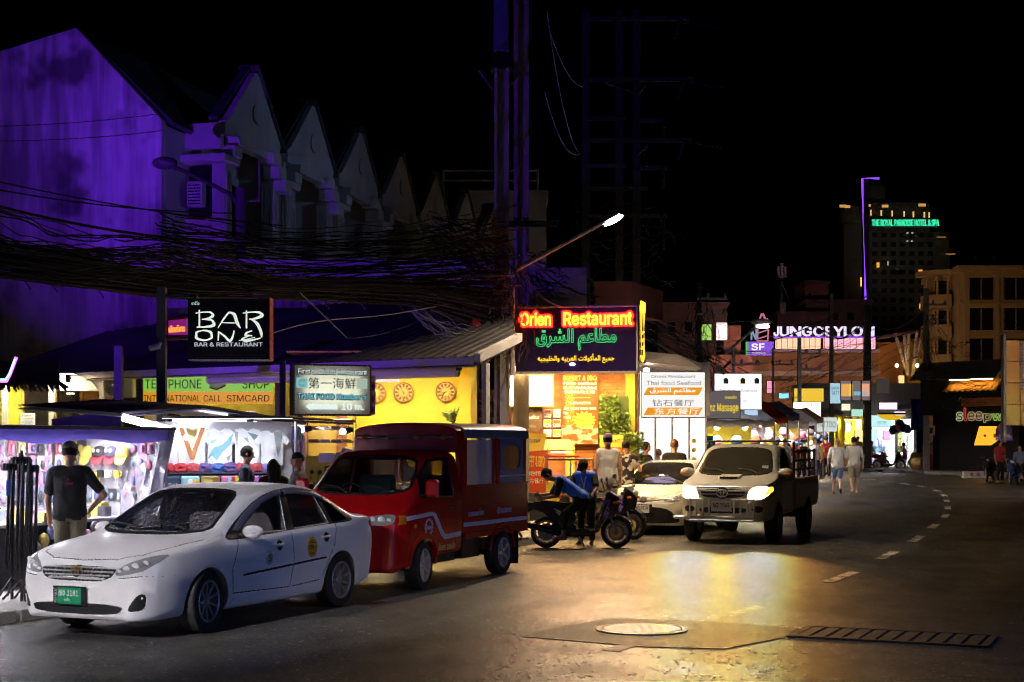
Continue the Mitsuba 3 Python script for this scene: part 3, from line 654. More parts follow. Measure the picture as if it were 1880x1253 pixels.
mt('brass', (0.75, 0.55, 0.22), 0.25, 0.9); mt('plate_green', (0.01, 0.2, 0.09), 0.4); mt('plate_white', (0.78, 0.78, 0.75), 0.5)
mt('lens_dark', (0.3, 0.3, 0.32), 0.1, .3, spec=.9); mt('alloy_dark', (0.3, 0.3, 0.32), 0.3, .4)
mt('seat_grey', (0.16, 0.15, 0.17), 0.8)
for nm, wt in (('film_screen', .8), ('film_side', .5)): scene[nm] = {'type': 'blendbsdf', 'weight': wt, 'a': {'type': 'twosided', 'bsdf': {'type': 'roughplastic', 'alpha': 0.04, 'diffuse_reflectance': {'type': 'rgb', 'value': [0.008, 0.008, 0.012]}}}, 'b': {'type': 'thindielectric'}}

# ---- saloons
def saloon(f, style, name, label, paint, group=None):
    taxi = style == 'taxi'
    r = thing(name, label, 'car', group)
    c = Car(r, f)
    xs = np.r_[np.linspace(-2.28, -2.0, 9), np.linspace(-1.95, 1.95, 60), np.linspace(2.0, 2.19, 8), np.linspace(2.2, 2.255, 5)]
    w = keys((-2.29, .62), (-2.22, .74), (-2.0, .84), (-1.3, .88), (0, .88), (1.3, .88), (1.75, .86), (2.0, .81), (2.12, .75), (2.19, .68), (2.235, .58), (2.26, .44))
    zb = keys((-2.29, .34), (-2.1, .26), (-1.6, .2), (1.7, .2), (2.0, .19), (2.2, .2), (2.26, .26))
    zs = keys((-2.29, .84), (-2.2, .95), (-1.8, 1.0), (-1.0, .985), (.3, .93), (1.0, .885), (1.5, .84), (1.9, .78), (2.1, .72), (2.2, .65), (2.26, .55))
    zt = keys((-2.29, .98), (-2.26, 1.03), (-2.1, 1.06), (-1.78, 1.085), (-1.6, 1.17), (-1.3, 1.32), (-1.0, 1.42), (-.5, 1.463), (-.1, 1.46), (.2, 1.42), (.5, 1.31), (.8, 1.17), (1.12, 1.005), (1.2, .985), (1.6, .93), (1.9, .865), (2.05, .82), (2.14, .775), (2.2, .71), (2.26, .6))
    gh = keys((-2.3, 0), (-1.9, 0), (-1.65, .35), (-1.2, .9), (-.8, 1), (.2, 1), (.6, .8), (1.0, .3), (1.2, 0), (2.3, 0))   # how much the section has a greenhouse
    def sec(x):
        W, B, S, Tt, q = float(w(x)), float(zb(x)), float(zs(x)), float(zt(x)), float(gh(x))
        h = S - B
        hood = [(W * .93, S + (Tt - S) * .45), (W * .62, S + (Tt - S) * .9)]
        gre = [(W * .75, S + (Tt - S) * .84), (W * .55, S + (Tt - S) * .97)]
        p5 = [tuple((1 - q) * a + q * b for a, b in zip(u, v)) for u, v in zip(hood, gre)]
        return [(0, B), (W * .86, B), (W * .95, B + h * .1), (W * .985, B + h * .42), (W, B + h * .66), (W * .985, B + h * .9), (W * (.965 - .035 * q), S + .015), p5[0], p5[1], (0, Tt)]
    body0 = loft(xs, sec, 64)
    R = .318
    tools = [wheel_well(x, R, .5, s) for x in (1.3, -1.3) for s in (-1, 1)]
    ws = smooth_pts([(-.68, .98), (.68, .98), (.62, 1.16), (.53, 1.37), (.3, 1.405), (-.3, 1.405), (-.53, 1.37), (-.62, 1.16)])
    wins = [[(.72, .95), (.45, 1.14), (.15, 1.28), (-.13, 1.35), (-.27, 1.365), (-.2, .945)], [(-.33, .955), (-.36, 1.37), (-.62, 1.375), (-.95, 1.33), (-1.1, .98)]]
    if taxi:   # hollow cabin with real openings
        shrink = lambda x: [(a * .93, min(max(z, .48), float(zt(x)) - .045)) for a, z in sec(x)]
        tools += [loft(np.linspace(-1.6, .85, 34), shrink, 44), extr(ws, 1.5, Fr((.05, 0, 0), (0, 1, 0), (0, 0, 1))), extr(sbox(-.5, 1.13, .5, 1.36), 1.2, Fr((-2.2, 0, 0), (0, 1, 0), (0, 0, 1)))]
        tools += [extr(Polygon(p).buffer(-.012), 1.0, Fr((0, s * .35, 0), (1, 0, 0), (0, 0, 1), (0, s, 0))) for p in wins for s in (-1, 1)]
        for y in (-.36, .36): c.add('front_seat', cat([rbx(-.35, .2, y - .25, y + .25, .5, .68, .05), rbx(-.5, -.34, y - .24, y + .24, .6, 1.12, .05), rbx(-.5, -.4, y - .12, y + .12, 1.13, 1.3, .04)]), 'seat_grey', 30)
        c.add('rear_seat', cat([rbx(-1.3, -.8, -.62, .62, .5, .7, .05), rbx(-1.5, -1.3, -.62, .62, .6, 1.1, .05)]), 'seat_grey', 30)
        c.add('dashboard', rbx(.35, .85, -.7, .7, .6, .93, .05), 'black_plastic', 30)
        c.add('steering_wheel', tube([(.2 + .06 * math.sin(a), -.36 + .18 * math.cos(a), .93 + .15 * math.sin(a)) for a in np.linspace(0, 6.2832, 25)], .014), 'black_plastic', True)
    c.add('body', cut(body0, tools), paint, 32)
    c.add('underbody', bx(-2.0, 2.0, -.62, .62, .19, .5), 'black_plastic')
    for x, st in ((1.3, 6), (-1.3, 0)):
        for s in (-1, 1): c.wheel(x, s * .77, R, .2, .215, 9, s, st, spoke_w=.034, dish=.03, mat='alloy_dark')
    # glass (side windows with dark surround, visors), windscreen, rear window
    for side, sg in (('left', 1), ('right', -1)):
        sur = smooth_pts([(1.05, .9), (.62, 1.12), (.2, 1.31), (-.15, 1.385), (-.55, 1.4), (-1.0, 1.36), (-1.3, 1.24), (-1.62, 1.02), (-1.55, .985), (-.6, .965), (.3, .925)])
        c.add('window_surround', wrap(body0, sur.difference(unary_union([Polygon(p).buffer(-.008) for p in wins])) if taxi else sur, side, .003), 'black_plastic', True)
        for nm, pts in (('window', [(.72, .95), (.45, 1.14), (.15, 1.28), (-.13, 1.35), (-.27, 1.365), (-.2, .945)]), ('window', [(-.33, .955), (-.36, 1.37), (-.62, 1.375), (-.95, 1.33), (-1.1, .98)]), ('quarter_window', [(-1.16, .99), (-1.06, 1.28), (-1.25, 1.2), (-1.5, 1.015)])):
            c.add(nm, wrap(body0, Polygon(pts).buffer(-.004), side, -.01 if taxi and nm == 'window' else .006, .05), 'film_side' if taxi and nm == 'window' else 'dark_glass', True)
        mt('visor', (0.12, 0.12, 0.16), 0.12, spec=.8)
        for pts in ([(.8, 1.0), (.48, 1.18), (.2, 1.3), (-.12, 1.375), (-.28, 1.39), (-.28, 1.33), (-.12, 1.315), (.15, 1.25), (.45, 1.1), (.66, .99)], [(-.36, 1.395), (-.6, 1.4), (-.95, 1.36), (-1.15, 1.28), (-1.12, 1.24), (-.93, 1.3), (-.6, 1.335), (-.36, 1.335)]):
            c.add('wind_visor', wrap(body0, Polygon(pts), side, .014, .03, .004), 'visor', True)
        for a, b in ([(.74, .93), (.9, .62), (.86, .36)], [(-.24, .94), (-.27, .6), (-.22, .33)]), ([(.86, .36), (-.2, .335)], [(-.26, .335), (-.84, .36)]), ([(-1.2, .98), (-1.12, .72)], [(-1.08, .68), (-.9, .4)]):
            for ln in (a, b): c.add('door_seam', wrap(body0, line_poly(ln, .009), side, .0015, .03, .001), 'seam')
        c.add('side_moulding', cat([wrap(body0, line_poly([(.7, .535), (-.24, .575)], .022), side, .004, .03), wrap(body0, line_poly([(-.27, .577), (-.95, .605)], .022), side, .004, .03)]), 'seam')
        c.add('sill_skirt', cat([wrap(body0, [(.92, .2), (.85, .3), (-.8, .3), (-.9, .2)], side, .012, .05, .02)]), paint, 30)
        for x, z in ((.02, .80), (-.95, .835)):
            h = c.add('door_handle', place(cat([tube([(-.1, 0, 0), (-.06, .028, .004), (.06, .028, .004), (.1, 0, 0)], .016, 8)]), Fr((x, sg * .855, z), (1, 0, 0), (0, sg, 0), (0, 0, 1))), 'chrome', True)
            c.sub(h, 'recess', wrap(body0, Point(x, z).buffer(.055), side, .003, .02), 'black_plastic')
        m = mirror_part(c, .66, sg * .86, .985, sg, paint)
        c.sub(m, 'indicator', ell((.71, sg * 1.0, .98), (.028, .05, .018)), 'lens_clear', True)
        sc_ = aff.scale(Point(0, 0).buffer(1), 1, 1)
        if sg > 0 and taxi:
            mt('sticker_gold', (0.55, 0.3, 0.03), 0.5); mt('sticker_green', (0.35, 0.42, 0.35), 0.5); mt('print_dark', (0.02, 0.04, 0.03), 0.6)
            c.add('round_sticker', wrap(body0, aff.translate(aff.scale(sc_, .105, .115), -.64, .74), side, .003, .03), 'sticker_gold', label='round gold fare sticker on the rear door')
            add_text(c, 'sticker_print', '199.-', body0, side, -.71, .72, .14, .05, 'print_dark', True)
            c.add('sticker_print', wrap(body0, unary_union([line_poly([(-.7, .79), (-.58, .79)], .012), line_poly([(-.68, .67), (-.6, .67)], .012), line_poly([(-.67, .81), (-.61, .81)], .01)]), side, .006, .05), 'print_dark')
            c.add('oval_sticker', wrap(body0, aff.translate(aff.scale(sc_, .062, .075), .22, .68), side, .003, .03), 'sticker_green', label='small pale oval sticker on the front door')
            add_text(c, 'sticker_print', 'S', body0, side, .19, .64, .06, .08, 'print_dark', True)
    c.add('windscreen_surround', wrap(body0, aff.scale(ws, 1.03, 1.04).difference(ws.buffer(-.01)), 'front', .003), 'black_plastic', True)
    c.add('windscreen', wrap(body0, ws, 'front', -.008 if taxi else .006, .05), 'film_screen' if taxi else 'dark_glass', True)
    c.add('rear_window', wrap(body0, smooth_pts([(-.6, 1.11), (.6, 1.11), (.5, 1.37), (-.5, 1.37)]), 'rear', .006), 'film_side' if taxi else 'dark_glass', True)
    # dashboard clutter and seats seen dimly would sit behind this tinted glass; wipers
    for y0, y1 in ((.55, -.05), (-.1, -.62)):
        c.add('wiper', cat([tube([(1.17, y0, 1.01), (1.06, (y0 + y1) / 2, 1.06), (1.0, y1, 1.07)], .008), tube([(1.13, y0 * .9, 1.04), (.98, y1, 1.085)], .007)]), 'black_plastic')
    # front: headlights, grille, bumper openings, plate
    for sg in (-1, 1):
        hp = smooth_pts([(.44, .66), (.52, .74), (.64, .79), (.76, .825), (.81, .82), (.795, .76), (.72, .68), (.58, .645), (.47, .635)])
        if style != 'taxi': hp = smooth_pts([(.42, .7), (.6, .76), (.78, .84), (.82, .83), (.8, .74), (.7, .66), (.55, .65), (.44, .66)])
        a = c.add('headlight', wrap(body0, aff.scale(hp, sg, 1, origin=(0, 0)), 'front', .004, .025), 'lens_dark', True)
        for y, z, q in ((.55, .7, .04), (.63, .725, .045), (.71, .755, .035), (.49, .675, .025)):
            x = body0.ray.intersects_location([[5, sg * y, z]], [[-1, 0, 0]], multiple_hits=False)[0][0, 0]
            c.sub(a, 'lamp', ell((x + .002, sg * y, z), (.012, q, q * .75), 3), 'lens_clear', True)
        if taxi: c.add('fog_recess', wrap(body0, smooth_pts([(sg * .57, .29), (sg * .72, .3), (sg * .74, .46), (sg * .68, .46)]), 'front', .002, .04), 'black_plastic', True)
        c.add('taillight', wrap(body0, smooth_pts([(sg * .42, .82), (sg * .75, .8), (sg * .82, .98), (sg * .5, 1.0)]), 'rear', .01), 'lens_red', True)
        c.add('taillight', wrap(body0, smooth_pts([(-2.27, .8), (-2.05, .88), (-2.0, .97), (-2.25, .97)]), 'left' if sg > 0 else 'right', .008), 'lens_red', True)
        c.add('bonnet_seam', wrap(body0, line_poly([(2.12, sg * .40), (2.0, sg * .6), (1.7, sg * .72), (1.25, sg * .77)], .007), 'top', .001, .04, .001), 'seam')
    c.add('bonnet_seam', wrap(body0, line_poly([(2.125, -.4), (2.15, 0), (2.125, .4)], .007), 'top', .001, .04, .001), 'seam')
    c.add('bumper_seam', cat([wrap(body0, line_poly([(sg * .85, .62), (sg * .7, .63), (sg * .5, .61)], .006), 'front', .001, .04, .001) for sg in (-1, 1)]), 'seam')
    ez = .665 if taxi else .70
    if taxi:
        g = c.add('grille', wrap(body0, smooth_pts([(-.46, .715), (.46, .715), (.42, .62), (.3, .575), (-.3, .575), (-.42, .62)]), 'front', .003), 'black_plastic', True)
        for z, y in ((.7, .45), (.665, .425), (.63, .39), (.597, .33)): c.sub(g, 'grille_bar', wrap(body0, line_poly([(-y, z), (y, z)], .013), 'front', .012, .05, .006), 'chrome', True)
        for y in (-.28, -.17, .17, .28): c.sub(g, 'grille_bar', wrap(body0, line_poly([(y, .585), (y, .705)], .01), 'front', .008, .03, .004), 'steel')
        c.add('lower_grille', wrap(body0, smooth_pts([(-.56, .36), (.56, .36), (.5, .255), (-.5, .255)]), 'front', .003), 'black_plastic', True)
        for z in (.275, .305, .335): c.add('lower_grille_bar', wrap(body0, line_poly([(-.48, z), (.48, z)], .008), 'front', .006, .06, .004), 'seam')
    else:
        g = c.add('grille', wrap(body0, smooth_pts([(-.5, .74), (.5, .74), (.2, .67), (0, .65), (-.2, .67)]), 'front', .003), 'black_plastic', True)
        c.sub(g, 'grille_bar', cat([wrap(body0, line_poly([(-.62, .745), (-.2, .7), (0, .69), (.2, .7), (.62, .745)], .035), 'front', .012, .05, .006)]), 'chrome', True)
        c.add('lower_grille', wrap(body0, smooth_pts([(-.5, .56), (.5, .56), (.74, .3), (.66, .24), (-.66, .24), (-.74, .3)]), 'front', .003), 'black_plastic', True)
    ray = lambda z: body0.ray.intersects_location([[5, 0, z]], [[-1, 0, 0]], multiple_hits=False)[0][0, 0]
    xe = ray(ez)
    el = lambda a, b, q: tube([(xe + .024, a * math.cos(t) + q[0], ez + b * math.sin(t) + q[1]) for t in np.linspace(0, 2 * math.pi, 25)], .0055, 6)
    e = c.add('emblem', wrap(body0, aff.translate(aff.scale(Point(0, 0).buffer(1), .075, .055), 0, ez), 'front', .012, .02), 'black_plastic', True)
    c.sub(e, 'emblem_ring', cat([el(.07, .05, (0, 0)), el(.02, .046, (0, .002)), el(.046, .019, (0, .022))]), 'brass' if taxi else 'chrome', True)
    pz = .335 if taxi else .43
    pf = Fr((ray(pz + .09) + .02, -.26 if taxi else -.2, pz), (0, 1, 0), (0, 0, 1))
    p = c.add('number_plate', rbx(0, .4, 0, .185, 0, .012, .004, pf), 'black_plastic')
    pm = {'taxi': 'plate_green', 'dark': 'plate_green'}.get(style, 'plate_white')
    c.sub(p, 'plate', rbx(.055, .345, .012, .172, .01, .017, .003, pf), pm)
    tm = 'plate_white' if pm == 'plate_green' else 'seam'
    if taxi:
        c.sub(p, 'plate_number', cat([text('th3', pf, .075, .09, .075, .06, .003, z=.018), text('3181', pf, .175, .09, .14, .06, .003, True, z=.018), text('th2', pf, .14, .03, .075, .045, .003, z=.018)]), tm)
        c.sub(p, 'plate_number', cat([text('KEEP MILES', Fr(pf.pt(.045, .02, 0), pf.y, -pf.x), 0, 0, .14, .022, .003, True, z=.014)]), 'plate_white')
    else: c.sub(p, 'plate_number', cat([text('th6', pf, .075, .08, .07, .07, .003, z=.018), text('3215', pf, .17, .08, .15, .07, .003, True, z=.018)]), tm)
    if style == 'pearl':
        mt('cloth_blue', (0.1, 0.14, 0.5), 0.9)
        c.add('sunshade', wrap(body0, smooth_pts([(.92, -.3), (1.12, -.35), (1.2, .3), (1.08, .42), (.9, .2)]), 'top', .02, .05, .02), 'cloth_blue', True, label='folded blue cloth lying below the windscreen')
    return r



# ---------------------------------------------------------------- red passenger truck (bench cabin on a small pickup)
scene['film_window'] = {**scene['film_clear'], 'weight': 0.35}
mt('stripe_lilac', (0.55, 0.52, 0.68), 0.5); mt('gold_print', (0.6, 0.35, 0.12), 0.5)
mt('silver_paint', (0.6, 0.6, 0.63), 0.3, 0.7); mt('seat_teal', (0.02, 0.045, 0.05), 0.8); mt('frame_blue', (0.03, 0.08, 0.3), 0.4)


def songthaew(f):
    r = thing('passenger_truck', 'glossy red passenger truck with roofed cabin parked behind the white taxi', 'truck')
    c = Car(r, f)
    xs = np.r_[np.linspace(-1.12, -1.05, 3), np.linspace(-1.0, .6, 44), np.linspace(.63, .8, 10)]
    w = keys((-1.12, .82), (0, .835), (.4, .83), (.6, .8), (.7, .76), (.77, .68), (.8, .6))
    zb = keys((-1.12, .42), (.5, .3), (.7, .26), (.8, .3))
    zs = keys((-1.12, 1.16), (-.3, 1.16), (.25, 1.12), (.5, .98), (.7, .88), (.8, .8))
    zt = keys((-1.12, 1.78), (-.9, 1.8), (-.45, 1.785), (-.3, 1.73), (0, 1.49), (.26, 1.27), (.34, 1.2), (.5, 1.09), (.66, .98), (.74, .91), (.8, .84))
    gh = keys((-1.12, 1), (-.3, 1), (0, .7), (.25, .1), (.34, 0), (.8, 0))
    def sec(x, k=1.0, dz=0.0):
        W, B, S, Tt, q = float(w(x)) * k, float(zb(x)) + dz, float(zs(x)), float(zt(x)) - dz, float(gh(x))
        S = min(S, Tt - .02); h = S - B
        hood, gre = [(W * .95, S + (Tt - S) * .5), (W * .65, S + (Tt - S) * .93)], [(W * .84, S + (Tt - S) * .88), (W * .66, S + (Tt - S) * .985)]
        p = [tuple((1 - q) * a + q * b for a, b in zip(u, v)) for u, v in zip(hood, gre)]
        return [(0, B), (W * .9, B), (W * .97, B + h * .08), (W * .99, B + h * .4), (W, B + h * .7), (W * .995, B + h * .92), (W * .985, S + .01), p[0], p[1], (0, Tt)]
    outer = loft(xs, sec, 56)
    inner = loft(np.linspace(-1.05, .3, 30), lambda x: [(a, max(z, .75)) for a, z in sec(x, .94, .05)], 40)
    win = lambda s: extr(Polygon([(.1, 1.2), (-.02, 1.44), (-.3, 1.66), (-.86, 1.68), (-.86, 1.18)]), 1.2, Fr((0, s * .3, 0), (1, 0, 0), (0, 0, 1), (0, s, 0)))
    wsp = smooth_pts([(-.7, 1.24), (.7, 1.24), (.66, 1.5), (.58, 1.71), (-.58, 1.71), (-.66, 1.5)])
    wsc = extr(wsp, 1.4, Fr((-.4, 0, 0), (0, 1, 0), (0, 0, 1)))
    rw = extr(sbox(-.55, 1.25, .55, 1.65), .4, Fr((-1.3, 0, 0), (0, 1, 0), (0, 0, 1)))
    R = .315
    body = cut(outer, [inner, win(1), win(-1), wsc, rw] + [wheel_well(0, R, .52, s) for s in (-1, 1)])
    c.add('cab', body, 'paint_red', 30)
    ring = lambda p, g: p.buffer(g).difference(p.buffer(-.012))
    c.add('windscreen_seal', wrap(outer, ring(wsp, .018), 'front', .006, .04), 'black_plastic', True)
    c.add('windscreen', wrap(outer, wsp, 'front', -.012, .05, .004), 'pane', True)
    for s, sd in ((1, 'left'), (-1, 'right')):
        wp = Polygon([(.1, 1.2), (-.02, 1.44), (-.3, 1.66), (-.86, 1.68), (-.86, 1.18)])
        c.add('window_seal', wrap(outer, ring(wp, .016), sd, .005, .04), 'black_plastic', True)
        c.add('window', wrap(outer, wp, sd, -.012, .06, .004), 'film_tint')
        c.add('door_seam', cat([wrap(outer, line_poly(l, .008), sd, .0015, .04, .001) for l in ([(.2, 1.14), (.26, .95), (.1, .8), (-.24, .62), (-.33, .45)], [(-.33, .45), (-.94, .45)], [(-.94, .45), (-.94, 1.7)])]), 'seam')
        c.add('door_handle', bx(-.86, -.7, s * .82 - .012, s * .82 + .02, 1.0, 1.04), 'black_plastic')
        st = Polygon([(.62, .955), (-.18, 1.0), (-.3, .97), (-.5, .75), (-.6, .68), (-.94, .69), (-1.1, .7), (-1.1, .635), (-.6, .615), (-.5, .65), (-.42, .72), (-.22, .94), (-.14, .945), (.6, .9)])
        c.add('side_stripe', wrap(outer, st, sd, .003, .05), 'stripe_lilac', label='lilac stripe stepping down over the red door')
        if s > 0:
            gear = unary_union([Point(0, 0).buffer(.1).difference(Point(0, 0).buffer(.085))] + [aff.rotate(sbox(-.012, .1, .012, .122), a, origin=(0, 0)) for a in range(0, 360, 24)])
            c.add('round_badge', wrap(outer, aff.translate(gear, -.1, .8), sd, .004, .03), 'stripe_lilac')
            add_text(c, 'badge_print', 'th5', outer, sd, -.17, .77, .14, .06, 'stripe_lilac'); add_text(c, 'badge_print', 'th2', outer, sd, -.22, .6, .24, .07, 'gold_print', off=.004)
            add_text(c, 'door_print', 'th5', outer, sd, -.62, .47, .22, .1, 'gold_print'); add_text(c, 'door_print', 'th4', outer, sd, -.92, .47, .26, .11, 'gold_print')
        mirror = c.add('mirror', rbx(.02, .12, s * .88 - (.0 if s > 0 else .18), s * .88 + (.18 if s > 0 else 0), 1.2, 1.42, .03), 'paint_red', 30)
        c.sub(mirror, 'stalk', tube([(.1, s * .8, 1.2), (.08, s * .9, 1.25)], .015), 'black_plastic')
        hl = c.add('headlight', wrap(outer, smooth_pts([(s * .36, .85), (s * .36, .97), (s * .74, 1.0), (s * .755, .86)]), 'front', .004, .03), 'lens_dark', True)
        for y, q in ((.45, .05), (.58, .055), (.68, .035)):
            x = outer.ray.intersects_location([[5, s * y, .92]], [[-1, 0, 0]], multiple_hits=False)[0][0, 0]
            c.sub(hl, 'lamp', ell((x + .002, s * y, .92), (.012, q, q), 3), 'lens_clear', True)
        c.add('indicator', wrap(outer, [(.5, .87), (.66, .86), (.6, .98), (.5, .98)], sd, .006, .03), 'lens_amber', True)
        c.add('arch_trim', wrap(outer, Point(0, R).buffer(.42, 32).difference(Point(0, R).buffer(.375, 32)).intersection(sbox(-.5, .3, .5, .9)), sd, .015, .03, .014), 'paint_red', 30)
        c.add('side_marker', wrap(outer, Point(.28, .83).buffer(.028), sd, .006, .01), 'lens_amber', True)
    c.add('bumper_vent', wrap(outer, smooth_pts([(-.5, .5), (.5, .5), (.45, .38), (-.45, .38)]), 'front', .003), 'black_plastic')
    for y0 in (.5, -.15): c.add('wiper', tube([(.3, y0, 1.25), (.2, y0 - .2, 1.32), (.17, y0 - .45, 1.35)], .008), 'black_plastic')
    # cab interior
    for y in (-.4, .4):
        c.add('cab_seat', cat([rbx(-.95, -.5, y - .3, y + .3, .75, .95, .05), rbx(-1.02, -.9, y - .28, y + .28, .9, 1.45, .05)]), 'seat_teal', 30)
    c.add('dashboard', rbx(-.1, .2, -.72, .72, .85, 1.2, .06), 'black_plastic', 30)
    c.add('steering_wheel', tube([(-.22 + .07 * math.sin(a), -.36 + .18 * math.cos(a), 1.2 + .15 * math.sin(a)) for a in np.linspace(0, 2 * math.pi, 25)], .016), 'black_plastic', True)
    mt('cloth_teal', (0.25, 0.45, 0.5), 0.9)
    c.add('folded_cloth', smooth_blob([(.05, .25, 1.22), (.08, .5, 1.22)], .09, .045, 3), 'cloth_teal', True, label='crumpled pale teal cloth on the dashboard')
    c.add('tax_disc', bx(.06, .065, .52, .64, 1.25, 1.34), 'plate_white')
    # bench cabin behind the cab: front wall, roof shell, side walls, posts, windows, benches
    X0, X1, Hh = -1.2, -3.42, .80
    def arch(g, y0=Hh, z0=1.98, z1=2.16, n=17):
        return [(y0 * math.sin(a) if abs(a) < 1.5 else y0 * math.copysign(1, a), z0 + (z1 - z0) * math.cos(a) ** .5 if abs(a) < math.pi / 2 - 1e-3 else z0) for a in np.linspace(-math.pi / 2, math.pi / 2, n)]
    prof = [(-Hh, .66)] + [(y, z) for y, z in arch(0)] + [(Hh, .66)]
    top = Polygon([(-Hh, 1.95)] + arch(0) + [(Hh, 1.95)])
    YZ = lambda x: Fr((x, 0, 0), (0, 1, 0), (0, 0, 1), (1, 0, 0))
    fas = c.add('front_fascia', cut(extr(Polygon([(-Hh, 1.76)] + arch(0) + [(Hh, 1.76)]), .2, YZ(X0 - .02)), [bx(-3, 3, -.6, .6, 1, 1.7)]), 'paint_red', 30)
    for s in (1, -1): c.add('front_wedge', hull([(X0, s * .8, 1.95), (X0, s * .66, 1.95), (X0 + .1, s * .78, 1.8), (X0 - .1, s * .8, .7), (X0 - .1, s * .7, .7), (X0 + .02, s * .8, .7)]), 'paint_red')
    sh = Polygon([(-Hh - .02, 1.95)] + [(y * 1.02, z + .012) for y, z in arch(0)] + [(Hh + .02, 1.95)]).difference(Polygon([(-Hh + .03, 1.9)] + [(y * .96, z - .02) for y, z in arch(0)] + [(Hh - .03, 1.9)]))
    c.add('roof', extr(sh, X0 - .03 - X1, YZ(X1)), 'silver_paint', 30)
    bar = c.add('marker_rail', tube([(X0 + .2, -.74, 1.97), (X0 + .2, .74, 1.97)], .013), 'chrome')
    for y in (-.62, -.22, .2, .6): c.sub(bar, 'marker_lamp', ell((X0 + .225, y, 1.97), (.035, .05, .04), 2), 'lens_amber', True)
    for s in (1, -1):
        y0, y1 = (Hh - .035, Hh) if s > 0 else (-Hh, -Hh + .035)
        wl = c.add('side_wall', cat([rbx(X1, X0, y0, y1, .66, 1.30, .01), bx(X1, X0 + .0, s * (Hh + .006) - .008, s * (Hh + .006) + .008, 1.28, 1.315)]), 'paint_red')
        for x in (X0 - .06, X0 - 1.02, X0 - 1.16, X1 + .12): c.add('post', bx(x - .045, x + .045, y0, y1 + .004 * s, 1.3, 1.96), 'paint_red')
        c.add('plastic_window', bx(X0 - .97, X0 - .1, y0 + .012, y1 - .012, 1.315, 1.93), 'film_window', label='milky plastic sheet window')
        bf = c.add('blue_window_panel', cut(bx(X1 + .17, X0 - 1.2, y0 + .005, y1 + .002, 1.315, 1.95), [extr(smooth_pts([(X1 + .27, 1.5), (X0 - 1.3, 1.5), (X0 - 1.3, 1.86), (X1 + .27, 1.86)]), .2, Fr((0, min(y0, y1) - .05, 0), (1, 0, 0), (0, 0, 1), (0, 1, 0)))]), 'frame_blue')
        c.sub(bf, 'glass', bx(X1 + .26, X0 - 1.29, y0 + .012, y1 - .012, 1.49, 1.88), 'film_tint')
        c.sub(bf, 'trim_rail', bx(X1 + .14, X0 - 1.18, s * (Hh + .01) - .008, s * (Hh + .01) + .008, 1.40, 1.425), 'chrome')
        c.add('side_stripe', bx(X1, X0, s * (Hh + .004) - .003, s * (Hh + .004) + .003, .745, .80), 'stripe_lilac', label='lilac stripe along the cabin side')
        c.add('lower_rail', cat([bx(X1, X0 - .05, s * .78 - .02, s * .78 + .02, .58, .655), bx(X1, X0, s * (Hh + .008) - .01, s * (Hh + .008) + .01, 1.02, 1.04)]), 'paint_red')
        if s > 0:
            fr = Fr((X0 - .1, Hh + .002, .86), (-1, 0, 0), (0, 0, 1), (0, 1, 0))
            c.add('side_print', cat([text('th4', fr, .05, .02, .5, .09, .004)]), 'stripe_lilac'); c.add('side_print', cat([text('th5', fr, 1.0, .02, .5, .09, .004)]), 'stripe_lilac')
        c.add('bench', rbx(X1 + .05, X0 - .1, s * .75 - (.35 if s > 0 else 0), s * .75 + (0 if s > 0 else .35), 1.0, 1.08, .03), 'seat_teal')
        tl = c.add('tail_lamp', rbx(X1 - .04, X1, s * .7 - .07, s * .7 + .07, .86, 1.05, .015), 'lens_red')
        c.add('mud_flap', bx(-2.98, -2.96, s * .72 - .12, s * .72 + .12, .12, .6), 'black_rubber')
    c.add('floor', bx(X1, X0, -.79, .79, .6, .68), 'black_plastic')
    c.add('rear_step', cat([rbx(X1 - .28, X1 - .02, -.7, .7, .42, .46, .01), tube([(X1, -.6, .66), (X1 - .26, -.6, .44)], .02), tube([(X1, .6, .66), (X1 - .26, .6, .44)], .02)]), 'steel')
    c.add('chassis', cat([bx(-3.3, .5, s * .4 - .05, s * .4 + .05, .36, .5) for s in (1, -1)] + [bx(-1.9, -1.35, .35, .7, .3, .58), tube([(-2.5, -.7, R), (-2.5, .7, R)], .05), bx(-1.12, -.0, -.7, .7, .3, .44)]), 'black_plastic')
    for x in (0, -2.5):
        for s in (1, -1): c.wheel(x, s * .73, R, .19, .215, 5, s, 8 if x == 0 else 0, spoke_w=.055, dish=.02)
    for s in (1, -1): c.add('rear_arch', tube([(-2.5 + .42 * math.cos(a), s * .8, R + .42 * math.sin(a)) for a in np.linspace(0.1, math.pi - .1, 13)], .02), 'paint_red', True)
    return r


scene['film_tint'] = {'type': 'blendbsdf', 'weight': 0.45, 'a': {'type': 'twosided', 'bsdf': {'type': 'roughplastic', 'alpha': 0.05, 'diffuse_reflectance': {'type': 'rgb', 'value': [0.01, 0.01, 0.012]}}}, 'b': {'type': 'thindielectric'}}


def smooth_blob(pts, r, rz, seed, n=3, amp=.35):
    m = trimesh.creation.icosphere(subdivisions=n); p = np.array(pts, float)
    m.apply_scale(1.0); v = m.vertices.copy()
    L = np.linalg.norm(p[-1] - p[0]); ax = unit(p[-1] - p[0]); ce = p.mean(0)
    perp = unit(np.cross(ax, (0, 0, 1)))
    nn = 1 + amp * (meshkit.fbm(v * 2.2 + seed * 7, 3, seed) - .5) * 2
    q = v * nn[:, None]
    m.vertices = ce + q[:, :1] * ax * (L / 2 + r) + q[:, 1:2] * perp * r + q[:, 2:] * V(0, 0, 1) * rz
    return m


